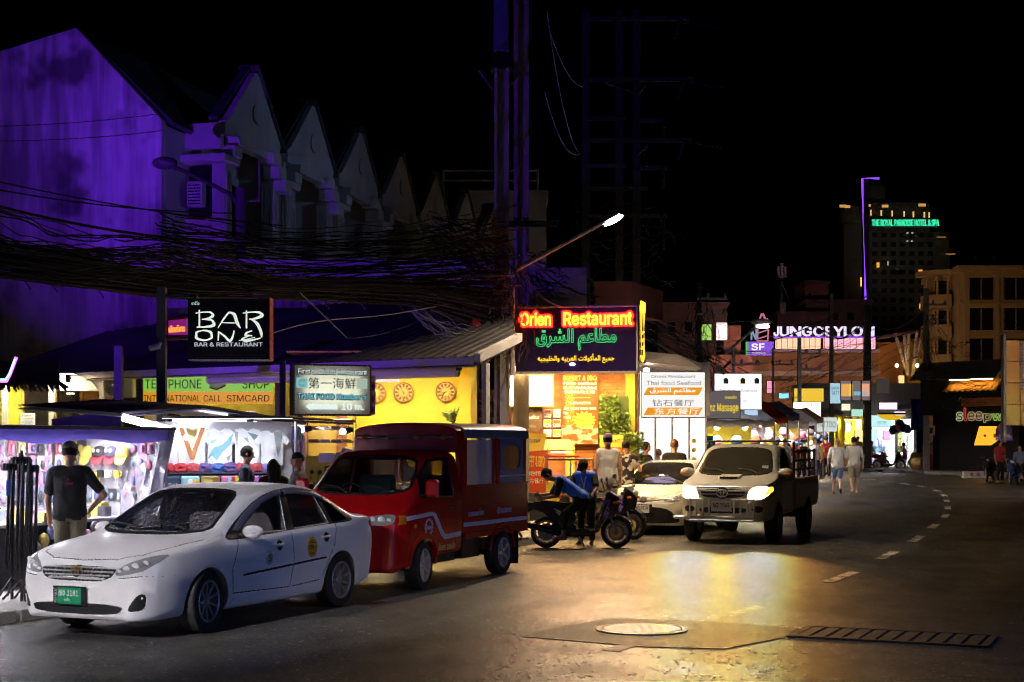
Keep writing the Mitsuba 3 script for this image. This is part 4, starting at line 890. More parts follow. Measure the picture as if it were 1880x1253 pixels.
# ---------------------------------------------------------------- pickup with its headlights on
def pickup(f):
    r = thing('pickup_truck', 'pale gold pickup with glowing headlights and a black cargo rack, driving this way', 'truck')
    c = Car(r, f)
    xs = np.r_[np.linspace(-1.62, -1.5, 4), np.linspace(-1.45, 1.5 - .9, 40), np.linspace(.62, .86, 12)]
    w = keys((-1.62, .85), (-.5, .87), (.4, .87), (.65, .82), (.78, .74), (.84, .64), (.86, .5))
    zb = keys((-1.62, .48), (.5, .42), (.86, .4))
    zs = keys((-1.62, 1.24), (-.5, 1.2), (.2, 1.12), (.6, 1.05), (.8, .98), (.86, .88))
    zt = keys((-1.62, 1.76), (-1.5, 1.79), (-1.1, 1.81), (-.8, 1.77), (-.35, 1.48), (-.05, 1.25), (.05, 1.22), (.4, 1.16), (.7, 1.09), (.8, 1.04), (.86, .95))
    gh = keys((-1.62, 1), (-.9, 1), (-.5, .8), (-.1, .15), (.0, 0), (.86, 0))
    def sec(x):
        W, B, S, Tt, q = float(w(x)), float(zb(x)), float(zs(x)), float(zt(x)), float(gh(x))
        S = min(S, Tt - .02); h = S - B
        hood, gre = [(W * .95, S + (Tt - S) * .5), (W * .7, S + (Tt - S) * .92)], [(W * .8, S + (Tt - S) * .87), (W * .62, S + (Tt - S) * .98)]
        p = [tuple((1 - q) * a + q * b for a, b in zip(u, v)) for u, v in zip(hood, gre)]
        return [(0, B), (W * .9, B), (W * .97, B + h * .08), (W * .99, B + h * .4), (W, B + h * .7), (W * .99, B + h * .92), (W * .97, S + .012), p[0], p[1], (0, Tt)]
    outer = loft(xs, sec, 56); R = .365
    body = cut(outer, [wheel_well(0, R, .52, s) for s in (-1, 1)])
    c.add('cab', body, 'paint_gold', 30)
    wsp = smooth_pts([(-.7, 1.24), (.7, 1.24), (.66, 1.45), (.56, 1.73), (-.56, 1.73), (-.66, 1.45)])
    c.add('windscreen_surround', wrap(outer, wsp.buffer(.02), 'front', .003), 'black_plastic', True)
    mt('glass_grey', (0.03, 0.028, 0.022), 0.05, spec=.8)
    c.add('windscreen', wrap(outer, wsp, 'front', .006), 'glass_grey', True)
    c.add('dash_paper', bx(-.22, -.21, .5, .62, 1.34, 1.41), 'plate_white')
    for y0 in (.5, -.1): c.add('wiper', tube([(-.0, y0, 1.25), (-.12, y0 - .2, 1.33), (-.15, y0 - .5, 1.36)], .009), 'black_plastic')
    for s, sd in ((1, 'left'), (-1, 'right')):
        wp = Polygon([(-.28, 1.27), (-.55, 1.5), (-.85, 1.7), (-1.3, 1.71), (-1.36, 1.27)])
        c.add('window', wrap(outer, smooth_pts(wp.exterior.coords[:-1]), sd, .005), 'dark_glass', True)
        c.add('wind_visor', wrap(outer, Polygon([(-.34, 1.33), (-.58, 1.53), (-.87, 1.72), (-1.3, 1.73), (-1.3, 1.68), (-.9, 1.67), (-.62, 1.5), (-.42, 1.33)]), sd, .02, .04), 'visor', True)
        c.add('door_seam', cat([wrap(outer, line_poly(l, .008), sd, .0015, .05, .001) for l in ([(-.26, 1.24), (-.2, .9), (-.34, .56)], [(-.34, .54), (-1.38, .54)], [(-1.42, .56), (-1.42, 1.26)])]), 'seam')
        c.add('door_handle', bx(-1.3, -1.12, s * .86 - .01, s * .86 + .03, 1.08, 1.12), 'chrome')
        m = mirror_part(c, -.25, s * .84, 1.28, s, 'paint_gold', 1.25)
        c.sub(m, 'indicator', ell((-.17, s * .99, 1.25), (.03, .08, .03)), 'lens_amber', True)
        hp = smooth_pts([(s * .43, .8), (s * .5, 1.0), (s * .62, 1.04), (s * .82, 1.04), (s * .83, .9), (s * .7, .8)])
        hl = c.add('headlight', wrap(outer, hp, 'front', .006, .03), 'lens_clear', True, em=emit((1.0, .8, .45), 9, .3))
        ip = smooth_pts([(.62, .92), (.8, .86), (.66, 1.03), (.5, 1.04), (.48, .96)])
        c.add('indicator', wrap(outer, ip, sd, .006, .03), 'lens_amber', True, em=emit((1.0, .45, .05), 2.2, .1))
        c.add('fog_recess', wrap(outer, aff.scale(Point(s * .66, .62).buffer(1), .09, .06, origin=(s * .66, .62)) if 0 else aff.translate(aff.scale(Point(0, 0).buffer(1), .1, .06), s * .63, .63), 'front', .003, .04), 'black_plastic')
        q = c.f.pt(.9, s * .62, .92); g = G(1245, 1046) if s < 0 else G(1400, 1043)
        spot(r + f'_beam_{s}', q, g, (1.0, .43, .08), 300, 17, 2, 1.5)
    g = c.add('grille', wrap(outer, smooth_pts([(-.42, 1.0), (.42, 1.0), (.38, .83), (-.38, .83)]), 'front', .004), 'black_plastic', True)
    for z in (.9, .96): c.sub(g, 'grille_bar', wrap(outer, line_poly([(-.4, z), (.4, z)], .025), 'front', .012, .06, .006), 'steel')
    c.add('bonnet_edge', wrap(outer, line_poly([(-.5, 1.03), (.5, 1.03)], .02), 'front', .012, .06), 'steel')
    c.add('lower_intake', wrap(outer, smooth_pts([(-.45, .66), (.45, .66), (.42, .55), (-.42, .55)]), 'front', .003), 'black_plastic')
    xe = outer.ray.intersects_location([[5, 0, .92]], [[-1, 0, 0]], multiple_hits=False)[0][0, 0]
    el = lambda a, b, q: tube([(xe + .05, a * math.cos(t) + q[0], .92 + b * math.sin(t) + q[1]) for t in np.linspace(0, 2 * math.pi, 25)], .009, 6)
    e = c.add('emblem', cyl((xe, 0, .92), (xe + .035, 0, .92), .11, 24), 'black_plastic', 40)
    c.sub(e, 'emblem_ring', cat([el(.1, .07, (0, 0)), el(.028, .066, (0, .002)), el(.066, .027, (0, .03))]), 'chrome', True)
    sc_ = c.add('bonnet_scoop', hull([(x, y, z) for x, z in ((.42, 1.16), (.02, 1.22), (.38, 1.215), (.05, 1.25)) for y in (-.19, .19)]), 'paint_gold', 30)
    c.sub(sc_, 'scoop_mouth', bx(.385, .425, -.16, .16, 1.17, 1.208), 'black_plastic')
    # front guard of bars
    gd = c.add('front_guard', cat([tube([(.98, -.62, .8), (.98, -.32, .8)], .022), tube([(.98, .18, .8), (.98, .62, .8)], .022), tube([(.98, -.6, .48), (.98, .6, .48)], .026), tube([(.86, -.45, .5), (.98, -.45, .48)], .03), tube([(.86, .45, .5), (.98, .45, .48)], .03)]), 'guard_paint', True)
    for y in (-.58, -.46, -.34, -.22, .24, .36, .48, .6): c.sub(gd, 'guard_bar', tube([(.98, y, .46), (1.0, y, .6), (.985, y, .83)], .016), 'guard_paint', True)
    c.add('bumper_tip', rbx(.7, .93, -.92, -.7, .44, .5, .02), 'paint_gold')
    c.add('bumper_shelf', rbx(.8, 1.02, -.6, .6, .40, .44, .01), 'steel')
    pf = Fr((.97, -.17, .60), (0, 1, 0), (0, 0, 1))
    p = c.add('number_plate', rbx(-.02, .36, -.01, .18, 0, .012, .004, pf), 'plate_white')
    c.sub(p, 'plate_number', cat([text('th6', pf, .02, .06, .1, .08, .003, z=.013), text('7065', pf, .15, .06, .17, .08, .003, True, z=.013)]), 'seam')
    # load bed with rack
    bw = lambda x: .86
    bed = loft(np.linspace(-4.2, -1.66, 20), lambda x: [(0, .52), (.76, .52), (.85, .58), (.87, .8), (.875, .98), (.85, 1.12), (.8, 1.14), (.55, 1.14), (.3, 1.14), (0, 1.14)], 44)
    bed = cut(bed, [bx(-4.14, -1.74, -.74, .74, .72, 1.4)] + [wheel_well(-3.085, R, .52, s) for s in (-1, 1)])
    c.add('load_bed', bed, 'paint_gold', 30)
    for s, sd in ((1, 'left'), (-1, 'right')):
        y = s * .8
        rk = c.add('rack_rail', cat([tube([(-4.15, y, z), (-1.75, y, z)], .02) for z in (1.3, 1.48, 1.66)]), 'black_plastic', label='black bars of the cargo rack')
        for x in (-4.1, -3.5, -2.9, -2.3, -1.8): c.sub(rk, 'rack_post', bx(x - .03, x + .03, y - .02, y + .02, 1.13, 1.86 if x > -2 else 1.7), 'black_plastic')
        c.add('roof_rack_bar', tube([(-1.75, y * .93, 1.86), (-.95, y * .86, 1.87), (-.85, y * .84, 1.8)], .018), 'black_plastic', True)
        c.add('arch_trim', wrap(outer, Point(0, R).buffer(.47, 32).difference(Point(0, R).buffer(.42, 32)).intersection(sbox(-.6, .45, .6, 1)), sd, .012, .03, .012), 'paint_gold', 30)
    c.add('roof_rack_bar', cat([tube([(-.95, -.69, 1.87), (-.95, .69, 1.87)], .018), tube([(-1.7, -.74, 1.86), (-1.7, .74, 1.86)], .018)]), 'black_plastic')
    c.add('chassis', cat([bx(-4.1, .6, s * .4 - .06, s * .4 + .06, .38, .52) for s in (1, -1)] + [bx(-1.6, .5, -.7, .7, .4, .5), tube([(-3.085, -.7, R), (-3.085, .7, R)], .06)]), 'black_plastic')
    for x in (0, -3.085):
        for s in (1, -1): c.wheel(x, s * .76, R, .22, .2, 6, s, 0, spoke_w=.06, mat='alloy_dark')
    return r


mt('guard_paint', (.62, .6, .58), .35)
# ---------------------------------------------------------------- scooters
mt('scooter_black', (0.012, 0.012, 0.016), 0.15, coat=1.0); mt('decal_violet', (0.2, 0.05, 0.5), 0.4); mt('decal_white', (0.6, 0.6, 0.7), 0.4)


def scooter(f, label, paint='scooter_black', group=None, detail=True, steer=20.0, lit=None, key='motor_scooter'):
    """x forward, origin on the ground between the wheels"""
    r = thing(key, label, 'scooter', group)
    c = Car(r, f); R = .275; a = math.radians(steer)
    sx = .62
    def wh(x, ang, nm):
        ax = Fr((x, 0, R), (math.cos(ang), math.sin(ang), 0), (0, 0, 1))
        w = Fr(c.f.pt(*ax.o), c.f.x * ax.x[0] + c.f.y * ax.x[1], c.f.z)
        wheel_parts(r, w, R, .09, .21, 10 if detail else 5, mat='alloy_dark', spoke_w=.02, dish=.02)
    wh(-sx, 0, 'rear'); wh(sx, a, 'front')
    slab = lambda pts, w0, w1=None: hull([(x, y * (w1 if (w1 and i % 2) else w0), z) for i, (x, z) in enumerate(pts) for y in (-1, 1)])
    c.add('rear_body', cat([hull([(x, s * w, z) for x, z, w in ((-.85, .82, .05), (-.8, .72, .08), (-.15, .74, .13), (-.1, .5, .13), (-.55, .52, .12), (-.2, .34, .1)) for s in (1, -1)])]), paint, 30)
    c.add('tail', hull([(x, s * w, z) for x, z, w in ((-1.02, .8, .03), (-.98, .72, .05), (-.6, .78, .1), (-.6, .6, .1)) for s in (1, -1)]), paint, 30)
    c.add('seat', hull([(x, s * w, z) for x, z, w in ((-.75, .84, .08), (-.7, .76, .1), (-.4, .78, .13), (-.05, .78, .1), (.0, .72, .08), (-.1, .7, .1), (-.6, .72, .1)) for s in (1, -1)]), 'black_rubber', 30)
    c.add('floor_board', cat([rbx(-.15, .3, -.14, .14, .27, .33, .02), rbx(-.4, .2, -.1, .1, .2, .3, .03)]), paint)
    c.add('leg_shield', cat([hull([(x, s * w, z) for x, z, w in ((.22, .3, .13), (.3, .3, .15), (.5, .88, .17), (.42, .9, .15), (.34, .6, .2)) for s in (1, -1)]), hull([(x, s * w, z) for x, z, w in ((.34, .45, .14), (.62, .6, .08), (.66, .8, .06), (.5, .9, .13)) for s in (1, -1)])]), paint, 30)
    if detail:
        for s in (1, -1):
            F = Fr((0, s * .17, 0), (1, 0, 0), (0, 0, 1), (0, s, 0))
            c.add('decal', cat([extr(Polygon(p), .006, F) for p in ([(.36, .82), (.5, .86), (.46, .7)], [(.33, .66), (.5, .64), (.4, .5)])]), 'decal_violet')
            c.add('decal', cat([extr(line_poly(p, .012), .008, F) for p in ([(.34, .8), (.47, .68)], [(.36, .74), (.46, .6)], [(.37, .68), (.44, .54)])]), 'decal_white')
            F2 = Fr((0, s * .132, 0), (1, 0, 0), (0, 0, 1), (0, s, 0))
            c.add('decal', cat([extr(Polygon(p), .006, F2) for p in ([(-.5, .7), (-.3, .62), (-.22, .56), (-.36, .6)], [(-.48, .66), (-.3, .56), (-.4, .58)])]), 'decal_white')
        c.add('under_tail', hull([(x, s * w, z) for x, z, w in ((-1.1, .58, .04), (-.95, .75, .06), (-.8, .7, .08), (-.98, .6, .05)) for s in (1, -1)]), 'black_plastic')
        c.add('number_plate', bx(-1.09, -1.08, -.09, .09, .5, .66), 'plate_white')
    # front end turns with the steering
    q = lambda x, y, z: (sx - .12 + (x - sx + .12) * math.cos(a) - y * math.sin(a), (x - sx + .12) * math.sin(a) + y * math.cos(a), z)
    c.add('front_fender', cat([hull([q(sx + math.cos(t) * rr, s * .06, R + math.sin(t) * rr) for t in (t0, t0 + .35) for rr in (R + .015, R + .035) for s in (1, -1)]) for t0 in np.arange(.5, 2.5, .35)]), paint, 40)
    fk = c.add('fork', cat([tube([q(sx, s * .075, R), q(sx - .08, s * .075, .5), q(sx - .14, s * .05, .62)], .02) for s in (1, -1)]), 'steel', True)
    c.add('headset', hull([q(x, y, z) for x, y, z in ((.5, .1, 1.0), (.5, -.1, 1.0), (.66, .11, .9), (.66, -.11, .9), (.7, .06, .84), (.7, -.06, .84), (.42, .08, .92), (.42, -.08, .92), (.6, .05, .82), (.6, -.05, .82))]), paint, 30)
    c.add('headlamp', ell(q(.67, 0, .89), (.05, .085, .06), 2), 'lens_clear', True, em=emit((1, .97, .95), lit, .2) if lit else None)
    hb = c.add('handlebar', tube([q(.38, .33, 1.0), q(.44, .2, 1.0), q(.48, 0, .98), q(.44, -.2, 1.0), q(.38, -.33, 1.0)], .014), 'steel', True)
    for s in (1, -1):
        c.sub(hb, 'grip', cyl(q(.375, s * .35, 1.0), q(.42, s * .22, 1.0), .02), 'black_rubber')
        m = c.add('mirror', ell(q(.4, s * .3, 1.2), (.02, .07, .045), 2), 'black_plastic', True)
        c.sub(m, 'stalk', tube([q(.44, s * .2, 1.0), q(.42, s * .27, 1.12), q(.4, s * .29, 1.18)], .008), 'black_plastic')
        c.add('indicator', ell(q(.62, s * .13, .8), (.05, .03, .025), 2), 'lens_amber', True)
    if detail:
        c.add('exhaust', cat([tube([(-.2, -.12, .22), (-.45, -.15, .25), (-.55, -.16, .32)], .025), tube([(-.5, -.16, .3), (-.98, -.17, .42)], .055, 12)]), 'black_plastic', True)
        c.add('engine', cat([rbx(-.55, -.1, -.1, .1, .22, .42, .04), cyl((-.6, .06, R), (-.6, .14, R), .1, 16)]), 'black_plastic')
        c.add('shock_absorber', tube([(-.62, .11, .33), (-.5, .12, .62)], .03), 'steel')
        c.add('kickstand', tube([(-.05, .1, .22), (.06, .28, .01)], .014), 'steel')
        c.add('disc_brake', lathe([(.04, .055), (.11, .055), (.11, .06), (.04, .06), (.04, .055)], 20, Fr(q(sx, 0, R), V(*q(sx + 1, 0, 0)) - V(*q(sx, 0, 0)), (0, 0, 1))), 'brass')
    c.add('tail_lamp', hull([(x, s * w, z) for x, z, w in ((-1.03, .8, .04), (-1.0, .74, .06), (-.95, .82, .05), (-.94, .75, .07)) for s in (1, -1)]), 'lens_red')
    return r
# ---------------------------------------------------------------- the vehicles in the street
def car_fr(near_front, near_rear, wb, half, front_x):
    """frame of a car from the ground points of its two near (left-hand) wheels; x forward"""
    a, b = V(*near_front), V(*near_rear)
    x = unit((a - b) * V(1, 1, 0)); y = V(-x[1], x[0], 0)
    mid_ = (a + b) / 2 - y * half
    return Fr((mid_[0], mid_[1], GZ(mid_[1])), x, y)


saloon(car_fr(G(367, 1163), G(620, 1114), 2.6, .79, 1.3), 'taxi', 'taxi_car', 'white taxi saloon with green number plate parked at the kerb in front', 'paint_white')
songthaew(car_fr(G(777, 1083), G(918, 1054), 2.5, .8, 0) and (lambda a, b: Fr(V(a[0], a[1], GZ(a[1])) - unit((a - b) * V(1, 1, 0))[[1, 0, 2]] * V(-1, 1, 0) * .8, unit((a - b) * V(1, 1, 0)), V(-unit(a - b)[1], unit(a - b)[0], 0)))(G(777, 1083), G(918, 1054)))


def axle_fr(near_front, heading, half):
    """frame with its origin under the middle of the front axle, from the near front wheel's ground point"""
    x = unit((*heading, 0)); y = V(-x[1], x[0], 0); o = V(*near_front) - y * half
    return Fr((o[0], o[1], GZ(o[1])), x, y)


pickup(axle_fr(G(1428, 995), (-.36, -.933), .84))
vf = axle_fr(G(1180, 983), (-.36, -.933), 0)
saloon(vf.at(-2.25, 0), 'pearl', 'parked_car', 'pearl white saloon parked behind the scooters with a blue cloth under its windscreen', 'paint_pearl')
q = G(1548, 858); saloon(Fr(V(q[0], q[1], GZ(q[1])), (-.2, -.98, 0), (.98, -.2, 0)), 'dark', 'parked_car', 'dark green saloon with green number plate standing behind the pickup', 'paint_dark')
a, b = G(1006, 1006), G(1129, 1006); m_ = (a + b) / 2
scooter(Fr((m_[0], m_[1], m_[2]), unit(b - a), (-(b - a)[1], (b - a)[0], 0)), 'black scooter with violet decals and a man in a blue vest sitting on it', steer=-12)
hd = V(.85, -.53, 0); q = G(1166, 991) - hd * .64
scooter(Fr(q, hd, (.53, .85, 0)), 'second black scooter standing behind the violet-decal scooter', steer=-10)
# ---------------------------------------------------------------- people
BASE = dict(head=(0, .015, 1.625), neck=(0, -.02, 1.47), chest=(0, 0, 1.3), pelvis=(0, 0, .96),
            shL=(-.185, -.01, 1.41), shR=(.185, -.01, 1.41), elL=(-.24, -.03, 1.12), elR=(.24, -.03, 1.12), wrL=(-.25, .06, .87), wrR=(.25, .06, .87),
            hiL=(-.085, 0, .92), hiR=(.085, 0, .92), knL=(-.1, .02, .5), knR=(.1, .02, .5), anL=(-.11, -.03, .09), anR=(.11, -.03, .09), toL=(-.13, .14, .035), toR=(.13, .14, .035))


def sph(c, r, n=14):
    return m3.Manifold.sphere(r, n).translate(tuple(map(float, c)))


def bone(a, b, ra, rb, n=14): return m3.Manifold.batch_hull([sph(a, ra, n), sph(b, rb, n)])
def hulls(*s): return m3.Manifold.batch_hull([sph(c, r) for c, r in s])


def finish(parts_, res=.022, it=6):
    M = m3.Manifold.batch_boolean(parts_, m3.OpType.Add)
    m = tri(M.refine_to_length(res))
    m.merge_vertices()
    trimesh.smoothing.filter_taubin(m, lamb=.5, nu=.53, iterations=it)
    return m


def hand(w, d, side, n_, curl=.6, k=1.0):
    """palm and five fingers leaving the wrist w along d; n_ points out of the back of the hand; side is towards the thumb"""
    d, n_ = unit(d), unit(n_); s = unit(np.cross(d, n_)) * side; out = []
    B = w + d * .075 * k
    out.append(hulls((w + d * .005, .026 * k), (B + s * .03 * k, .0155 * k), (B - s * .032 * k, .014 * k), (w + d * .03 * k + s * .025 * k, .016 * k)))
    for i, L in enumerate((.072, .08, .075, .06)):
        r0 = B + s * (.03 - .0205 * i) * k
        c1, c2 = curl * (.5 + .1 * i), curl * (1.3 + .15 * i)
        q1 = r0 + (d * math.cos(c1) - n_ * math.sin(c1)) * L * .52 * k; q2 = q1 + (d * math.cos(c2) - n_ * math.sin(c2)) * L * .48 * k
        out += [bone(r0, q1, .0105 * k, .0095 * k, 8), bone(q1, q2, .0095 * k, .0075 * k, 8)]
    t0 = w + d * .025 * k + s * .024 * k; t1 = t0 + (s * .75 + d * .6 - n_ * .2) * .042 * k; t2 = t1 + (s * .3 + d * .8 - n_ * .4) * .032 * k
    out += [bone(t0, t1, .014 * k, .0115 * k, 8), bone(t1, t2, .0115 * k, .009 * k, 8)]
    return out


def person(label, pos, deg, H=1.72, pose=None, skin='skin', top=None, sleeves=.6, bottom=None, legs=1.0, shoes=None, hair='short', hair_mat='hair', hat=None, look=None, girth=1.0, vest=None, group=None, res=.022, eyes=False, curl=.6, skirt=False, tank=False, bag=None):
    """deg: turning of the facing direction from facing away (0) anticlockwise; 180 faces the camera"""
    J = {k: V(*v) for k, v in BASE.items()}
    for k, v in (pose or {}).items():
        if k in J: J[k] = V(*v)
    s = H / 1.75
    a = math.radians(deg)
    f = Fr(pos, (math.cos(a), math.sin(a), 0), (-math.sin(a), math.cos(a), 0)); f.M[:3, :3] *= s
    r = thing('person', label, 'person', group)
    g = girth
    side = unit(J['shR'] - J['shL']); hs = unit(J['hiR'] - J['hiL']); up = unit(J['neck'] - J['pelvis'])
    fw = unit(np.cross(up, side)); lk = unit(look) if look is not None else fw
    waist = J['pelvis'] * .45 + J['chest'] * .55
    def torso(e=0.0, low=True):
        o = [hulls((J['shL'] + side * .04, .07 + e), (J['shR'] - side * .04, .07 + e), (J['chest'] + side * .075 + fw * .015, (.105 + e) * g), (J['chest'] - side * .075 + fw * .015, (.105 + e) * g)),
             hulls((J['chest'] + side * .075, (.105 + e) * g), (J['chest'] - side * .075, (.105 + e) * g), (waist + side * .065, (.095 + e) * g), (waist - side * .065, (.095 + e) * g))]
        if low: o.append(hulls((waist + side * .065, (.095 + e) * g), (waist - side * .065, (.095 + e) * g), (J['hiL'] + hs * .01, (.105 + e) * g), (J['hiR'] - hs * .01, (.105 + e) * g), (J['pelvis'] - fw * .02, (.11 + e) * g)))
        return o
    sk = torso(-.004) + [bone(J['neck'] - up * .06, J['head'] - V(0, 0, .05), .056, .052)]
    hu = unit((J['head'] - J['neck']) + up * .02); lk = unit(lk - hu * (lk @ hu)); hx = np.cross(lk, hu); hc = J['head'] + hu * .02
    E = lambda c, q: m3.Manifold.sphere(1.0, 20).scale(q).transform(np.c_[np.stack([hx, lk, hu], 1), hc + hx * c[0] + lk * c[1] + hu * c[2]])
    HP = lambda x, y, z: hc + hx * x + lk * y + hu * z
    sk += [E((0, -.005, .02), (.077, .097, .1)), hulls((HP(0, .045, -.095), .026), (HP(.035, .03, -.06), .035), (HP(-.035, .03, -.06), .035), (HP(0, .05, .0), .045)),
           hulls((HP(0, .088, .015), .009), (HP(0, .106, -.022), .013), (HP(.012, .09, -.026), .009), (HP(-.012, .09, -.026), .009)), hulls((HP(.018, .082, -.058), .008), (HP(-.018, .082, -.058), .008), (HP(0, .088, -.052), .008)),
           hulls((HP(.045, .078, .035), .012), (HP(.018, .088, .03), .01)), hulls((HP(-.045, .078, .035), .012), (HP(-.018, .088, .03), .01))]
    for x in (.078, -.078): sk.append(hulls((HP(x, -.005, .015), .014), (HP(x, -.0, -.025), .01), (HP(x * 1.06, -.015, .0), .013)))
    for q, sg in (('L', -1), ('R', 1)):
        sk += [bone(J['sh' + q], J['el' + q], .05 * g, .039), bone(J['el' + q], J['wr' + q], .04, .027)]
        d = J['wr' + q] - J['el' + q]
        nb = hx * sg if abs(unit(d) @ side) < .8 else V(0, 0, 1)
        nb = nb - unit(d) * (nb @ unit(d)); ht = (pose or {}).get('thumb' + q, 1)
        sk += hand(J['wr' + q] + unit(d) * .01, d, -sg * ht, nb, curl)
        sk += [bone(J['hi' + q], J['kn' + q], .088 * g, .056), bone(J['kn' + q], J['an' + q], .057, .036), hulls((J['kn' + q] * .65 + J['an' + q] * .35 - fw * .015, .052), (J['kn' + q], .045))]
        tv = unit(J['to' + q] - J['an' + q] + V(0, 0, J['an' + q][2] - J['to' + q][2]))
        sk += [hulls((J['an' + q], .036), (J['an' + q] - tv * .045 + V(0, 0, -.05), .03), (J['to' + q] - tv * .02, .026), (J['to' + q] + np.cross(tv, V(0, 0, 1)) * .02, .02))]
    ent(r + '__body', put(finish(sk, res), f), skin, True)
    mid_arm = lambda q, t: J['sh' + q] * (1 - t) + J['el' + q] * t if t <= 1 else J['el' + q] * (2 - t) + J['wr' + q] * (t - 1)
    if top:
        o = torso(.014)
        if not tank:
            for q in 'LR':
                o.append(bone(J['sh' + q], mid_arm(q, min(sleeves, 1)), .07 * g, .062 if sleeves <= 1 else .05))
                if sleeves > 1: o.append(bone(J['el' + q], mid_arm(q, sleeves), .052, .042))
        m = finish(o, res, 4)
        v = m.vertices; wr = meshkit.fbm(v * V(9, 9, 6) + len(label), 3) - .5
        m.vertices = v + m.vertex_normals * (wr * .028)[:, None]
        # the hem ends cleanly
        part(r, 'shirt', put(m, f), top, True)
    if vest:
        o = torso(.024, False) + [hulls((waist + side * .065, .118 * g), (waist - side * .065, .118 * g), (J['pelvis'] + side * .08 + up * .05, .125 * g), (J['pelvis'] - side * .08 + up * .05, .125 * g))]
        m = finish(o, res, 4); m.vertices = m.vertices + m.vertex_normals * ((meshkit.fbm(m.vertices * 8, 3) - .5) * .02)[:, None]
        vk = part(r, 'vest', put(m, f), vest, True)
        n0 = [J['neck'] + fw * .1 - up * .02 + side * .05, J['chest'] + fw * .155 * g, waist + fw * .14 * g]; n1 = [J['neck'] + fw * .1 - up * .02 - side * .05, J['chest'] + fw * .155 * g]
        part(vk, 'piping', put(cat([tube(n0, .012), tube(n1, .012)]), f), 'stripe_lilac', True)
        part(vk, 'badge', put(ell(J['chest'] + fw * .15 * g + side * .09, (.03, .015, .035)), f), 'badge_gold')
    if bottom:
        o = [hulls((J['hiL'] + hs * .01, .112 * g), (J['hiR'] - hs * .01, .112 * g), (J['pelvis'] + up * .06 + side * .05, .108 * g), (J['pelvis'] + up * .06 - side * .05, .108 * g))]
        for q in 'LR':
            t = min(legs, 1.0)
            o.append(bone(J['hi' + q], J['hi' + q] * (1 - t) + J['kn' + q] * t, .104 * g, .104 * g * (1 - t) + .08 * t))
            if legs > 1: o.append(bone(J['kn' + q], J['kn' + q] * (2 - legs) + J['an' + q] * (legs - 1), .074, .062))
        if skirt: o.append(hulls((J['hiL'], .11), (J['hiR'], .11), (J['knL'], .12), (J['knR'], .12)))
        m = finish(o, res, 4); m.vertices = m.vertices + m.vertex_normals * ((meshkit.fbm(m.vertices * 8 + 3, 3) - .5) * .022)[:, None]
        part(r, 'skirt' if skirt else 'trousers' if legs > 1.2 else 'shorts', put(m, f), bottom, True)
    if shoes:
        for q in 'LR':
            tv = unit(J['to' + q] - J['an' + q] + V(0, 0, J['an' + q][2] - J['to' + q][2]))
            part(r, 'shoe', put(tri(hulls((J['an' + q] - V(0, 0, .02), .042), (J['an' + q] - tv * .05 + V(0, 0, -.05), .036), (J['to' + q] - tv * .01, .034), (J['to' + q] + tv * .03, .028))), f), shoes, True)
    if hair:
        h = E((0, -.012, .03), (.086, .106, .108)) - m3.Manifold.cube((.4, .3, .4), True).transform(np.c_[np.stack([hx, lk, hu], 1), HP(0, .205, -.11)]) - m3.Manifold.cube((.4, .4, .3), True).transform(np.c_[np.stack([hx, lk, hu], 1), HP(0, .1, -.19 if hair != 'thin' else -.11)])
        if hair == 'long': h = h + hulls((HP(.05, -.06, .0), .06), (HP(-.05, -.06, .0), .06), (HP(.06, -.09, -.28), .045), (HP(-.06, -.09, -.28), .045)) + hulls((HP(.075, .0, .03), .03), (HP(.08, .01, -.22), .025)) + hulls((HP(-.075, .0, .03), .03), (HP(-.08, .01, -.22), .025))
        m = tri(h.refine_to_length(.02)); m.merge_vertices(); m.vertices = m.vertices + m.vertex_normals * ((meshkit.fbm(m.vertices * 38, 2) - .4) * .016)[:, None]
        part(r, 'hair', put(m, f), hair_mat, True)
    if hat:
        h = E((0, -.008, .045), (.093, .112, .098)) - m3.Manifold.cube((.4, .4, .3), True).transform(np.c_[np.stack([hx, lk, hu], 1), HP(0, 0, -.11)])
        bd = 1 if hat[1] else -1
        h = h + hulls(*[(HP(x, bd * y, z), .006) for x, y, z in ((.07, .06, .045), (-.07, .06, .045), (.055, .17, .03), (-.055, .17, .03), (0, .185, .035))])
        part(r, 'cap', put(tri(h), f), hat[0], 40)
    if eyes:
        for x in (.032, -.032): part(r, 'eye', put(ell(HP(x, .083, .014), (.012, .008, .007)), f), 'hair', True)
        part(r, 'mouth', put(cat([tube([HP(-.022, .086, -.058), HP(0, .094, -.056), HP(.022, .086, -.058)], .004)]), f), 'lip')
        for x in (.032, -.032): part(r, 'eyebrow', put(tube([HP(x - .02, .087, .04), HP(x, .094, .046), HP(x + .02, .087, .04)], .005), f), 'hair')
    return r, f


mt('lip', (0.25, 0.08, 0.07), 0.5); mt('badge_gold', (0.6, 0.5, 0.1), 0.4)
mt('vest_blue', (0.03, 0.14, 0.72), 0.6, sheen=.3); mt('cloth_black', (0.012, 0.012, 0.014), 0.9); mt('cloth_navy', (0.03, 0.03, 0.06), 0.9); mt('cloth_white', (0.6, 0.58, 0.55), 0.9)
mt('denim', (0.12, 0.18, 0.3), 0.9); mt('khaki', (0.3, 0.26, 0.2), 0.9); mt('cloth_red', (0.4, 0.03, 0.04), 0.9); mt('cloth_pink', (0.55, 0.15, 0.32), 0.9); mt('cloth_grey', (0.18, 0.18, 0.2), 0.9); mt('cloth_yellow', (0.6, 0.42, 0.08), 0.9); mt('cloth_maroon', (0.14, 0.02, 0.03), 0.9)
def leafy(p, n, uv): return mix((0.02, 0.02, 0.025), (0.6, 0.55, 0.5), smoothstep(.48, .56, fbm(p.x * 14, p.y * 14, p.z * 14, 2)))


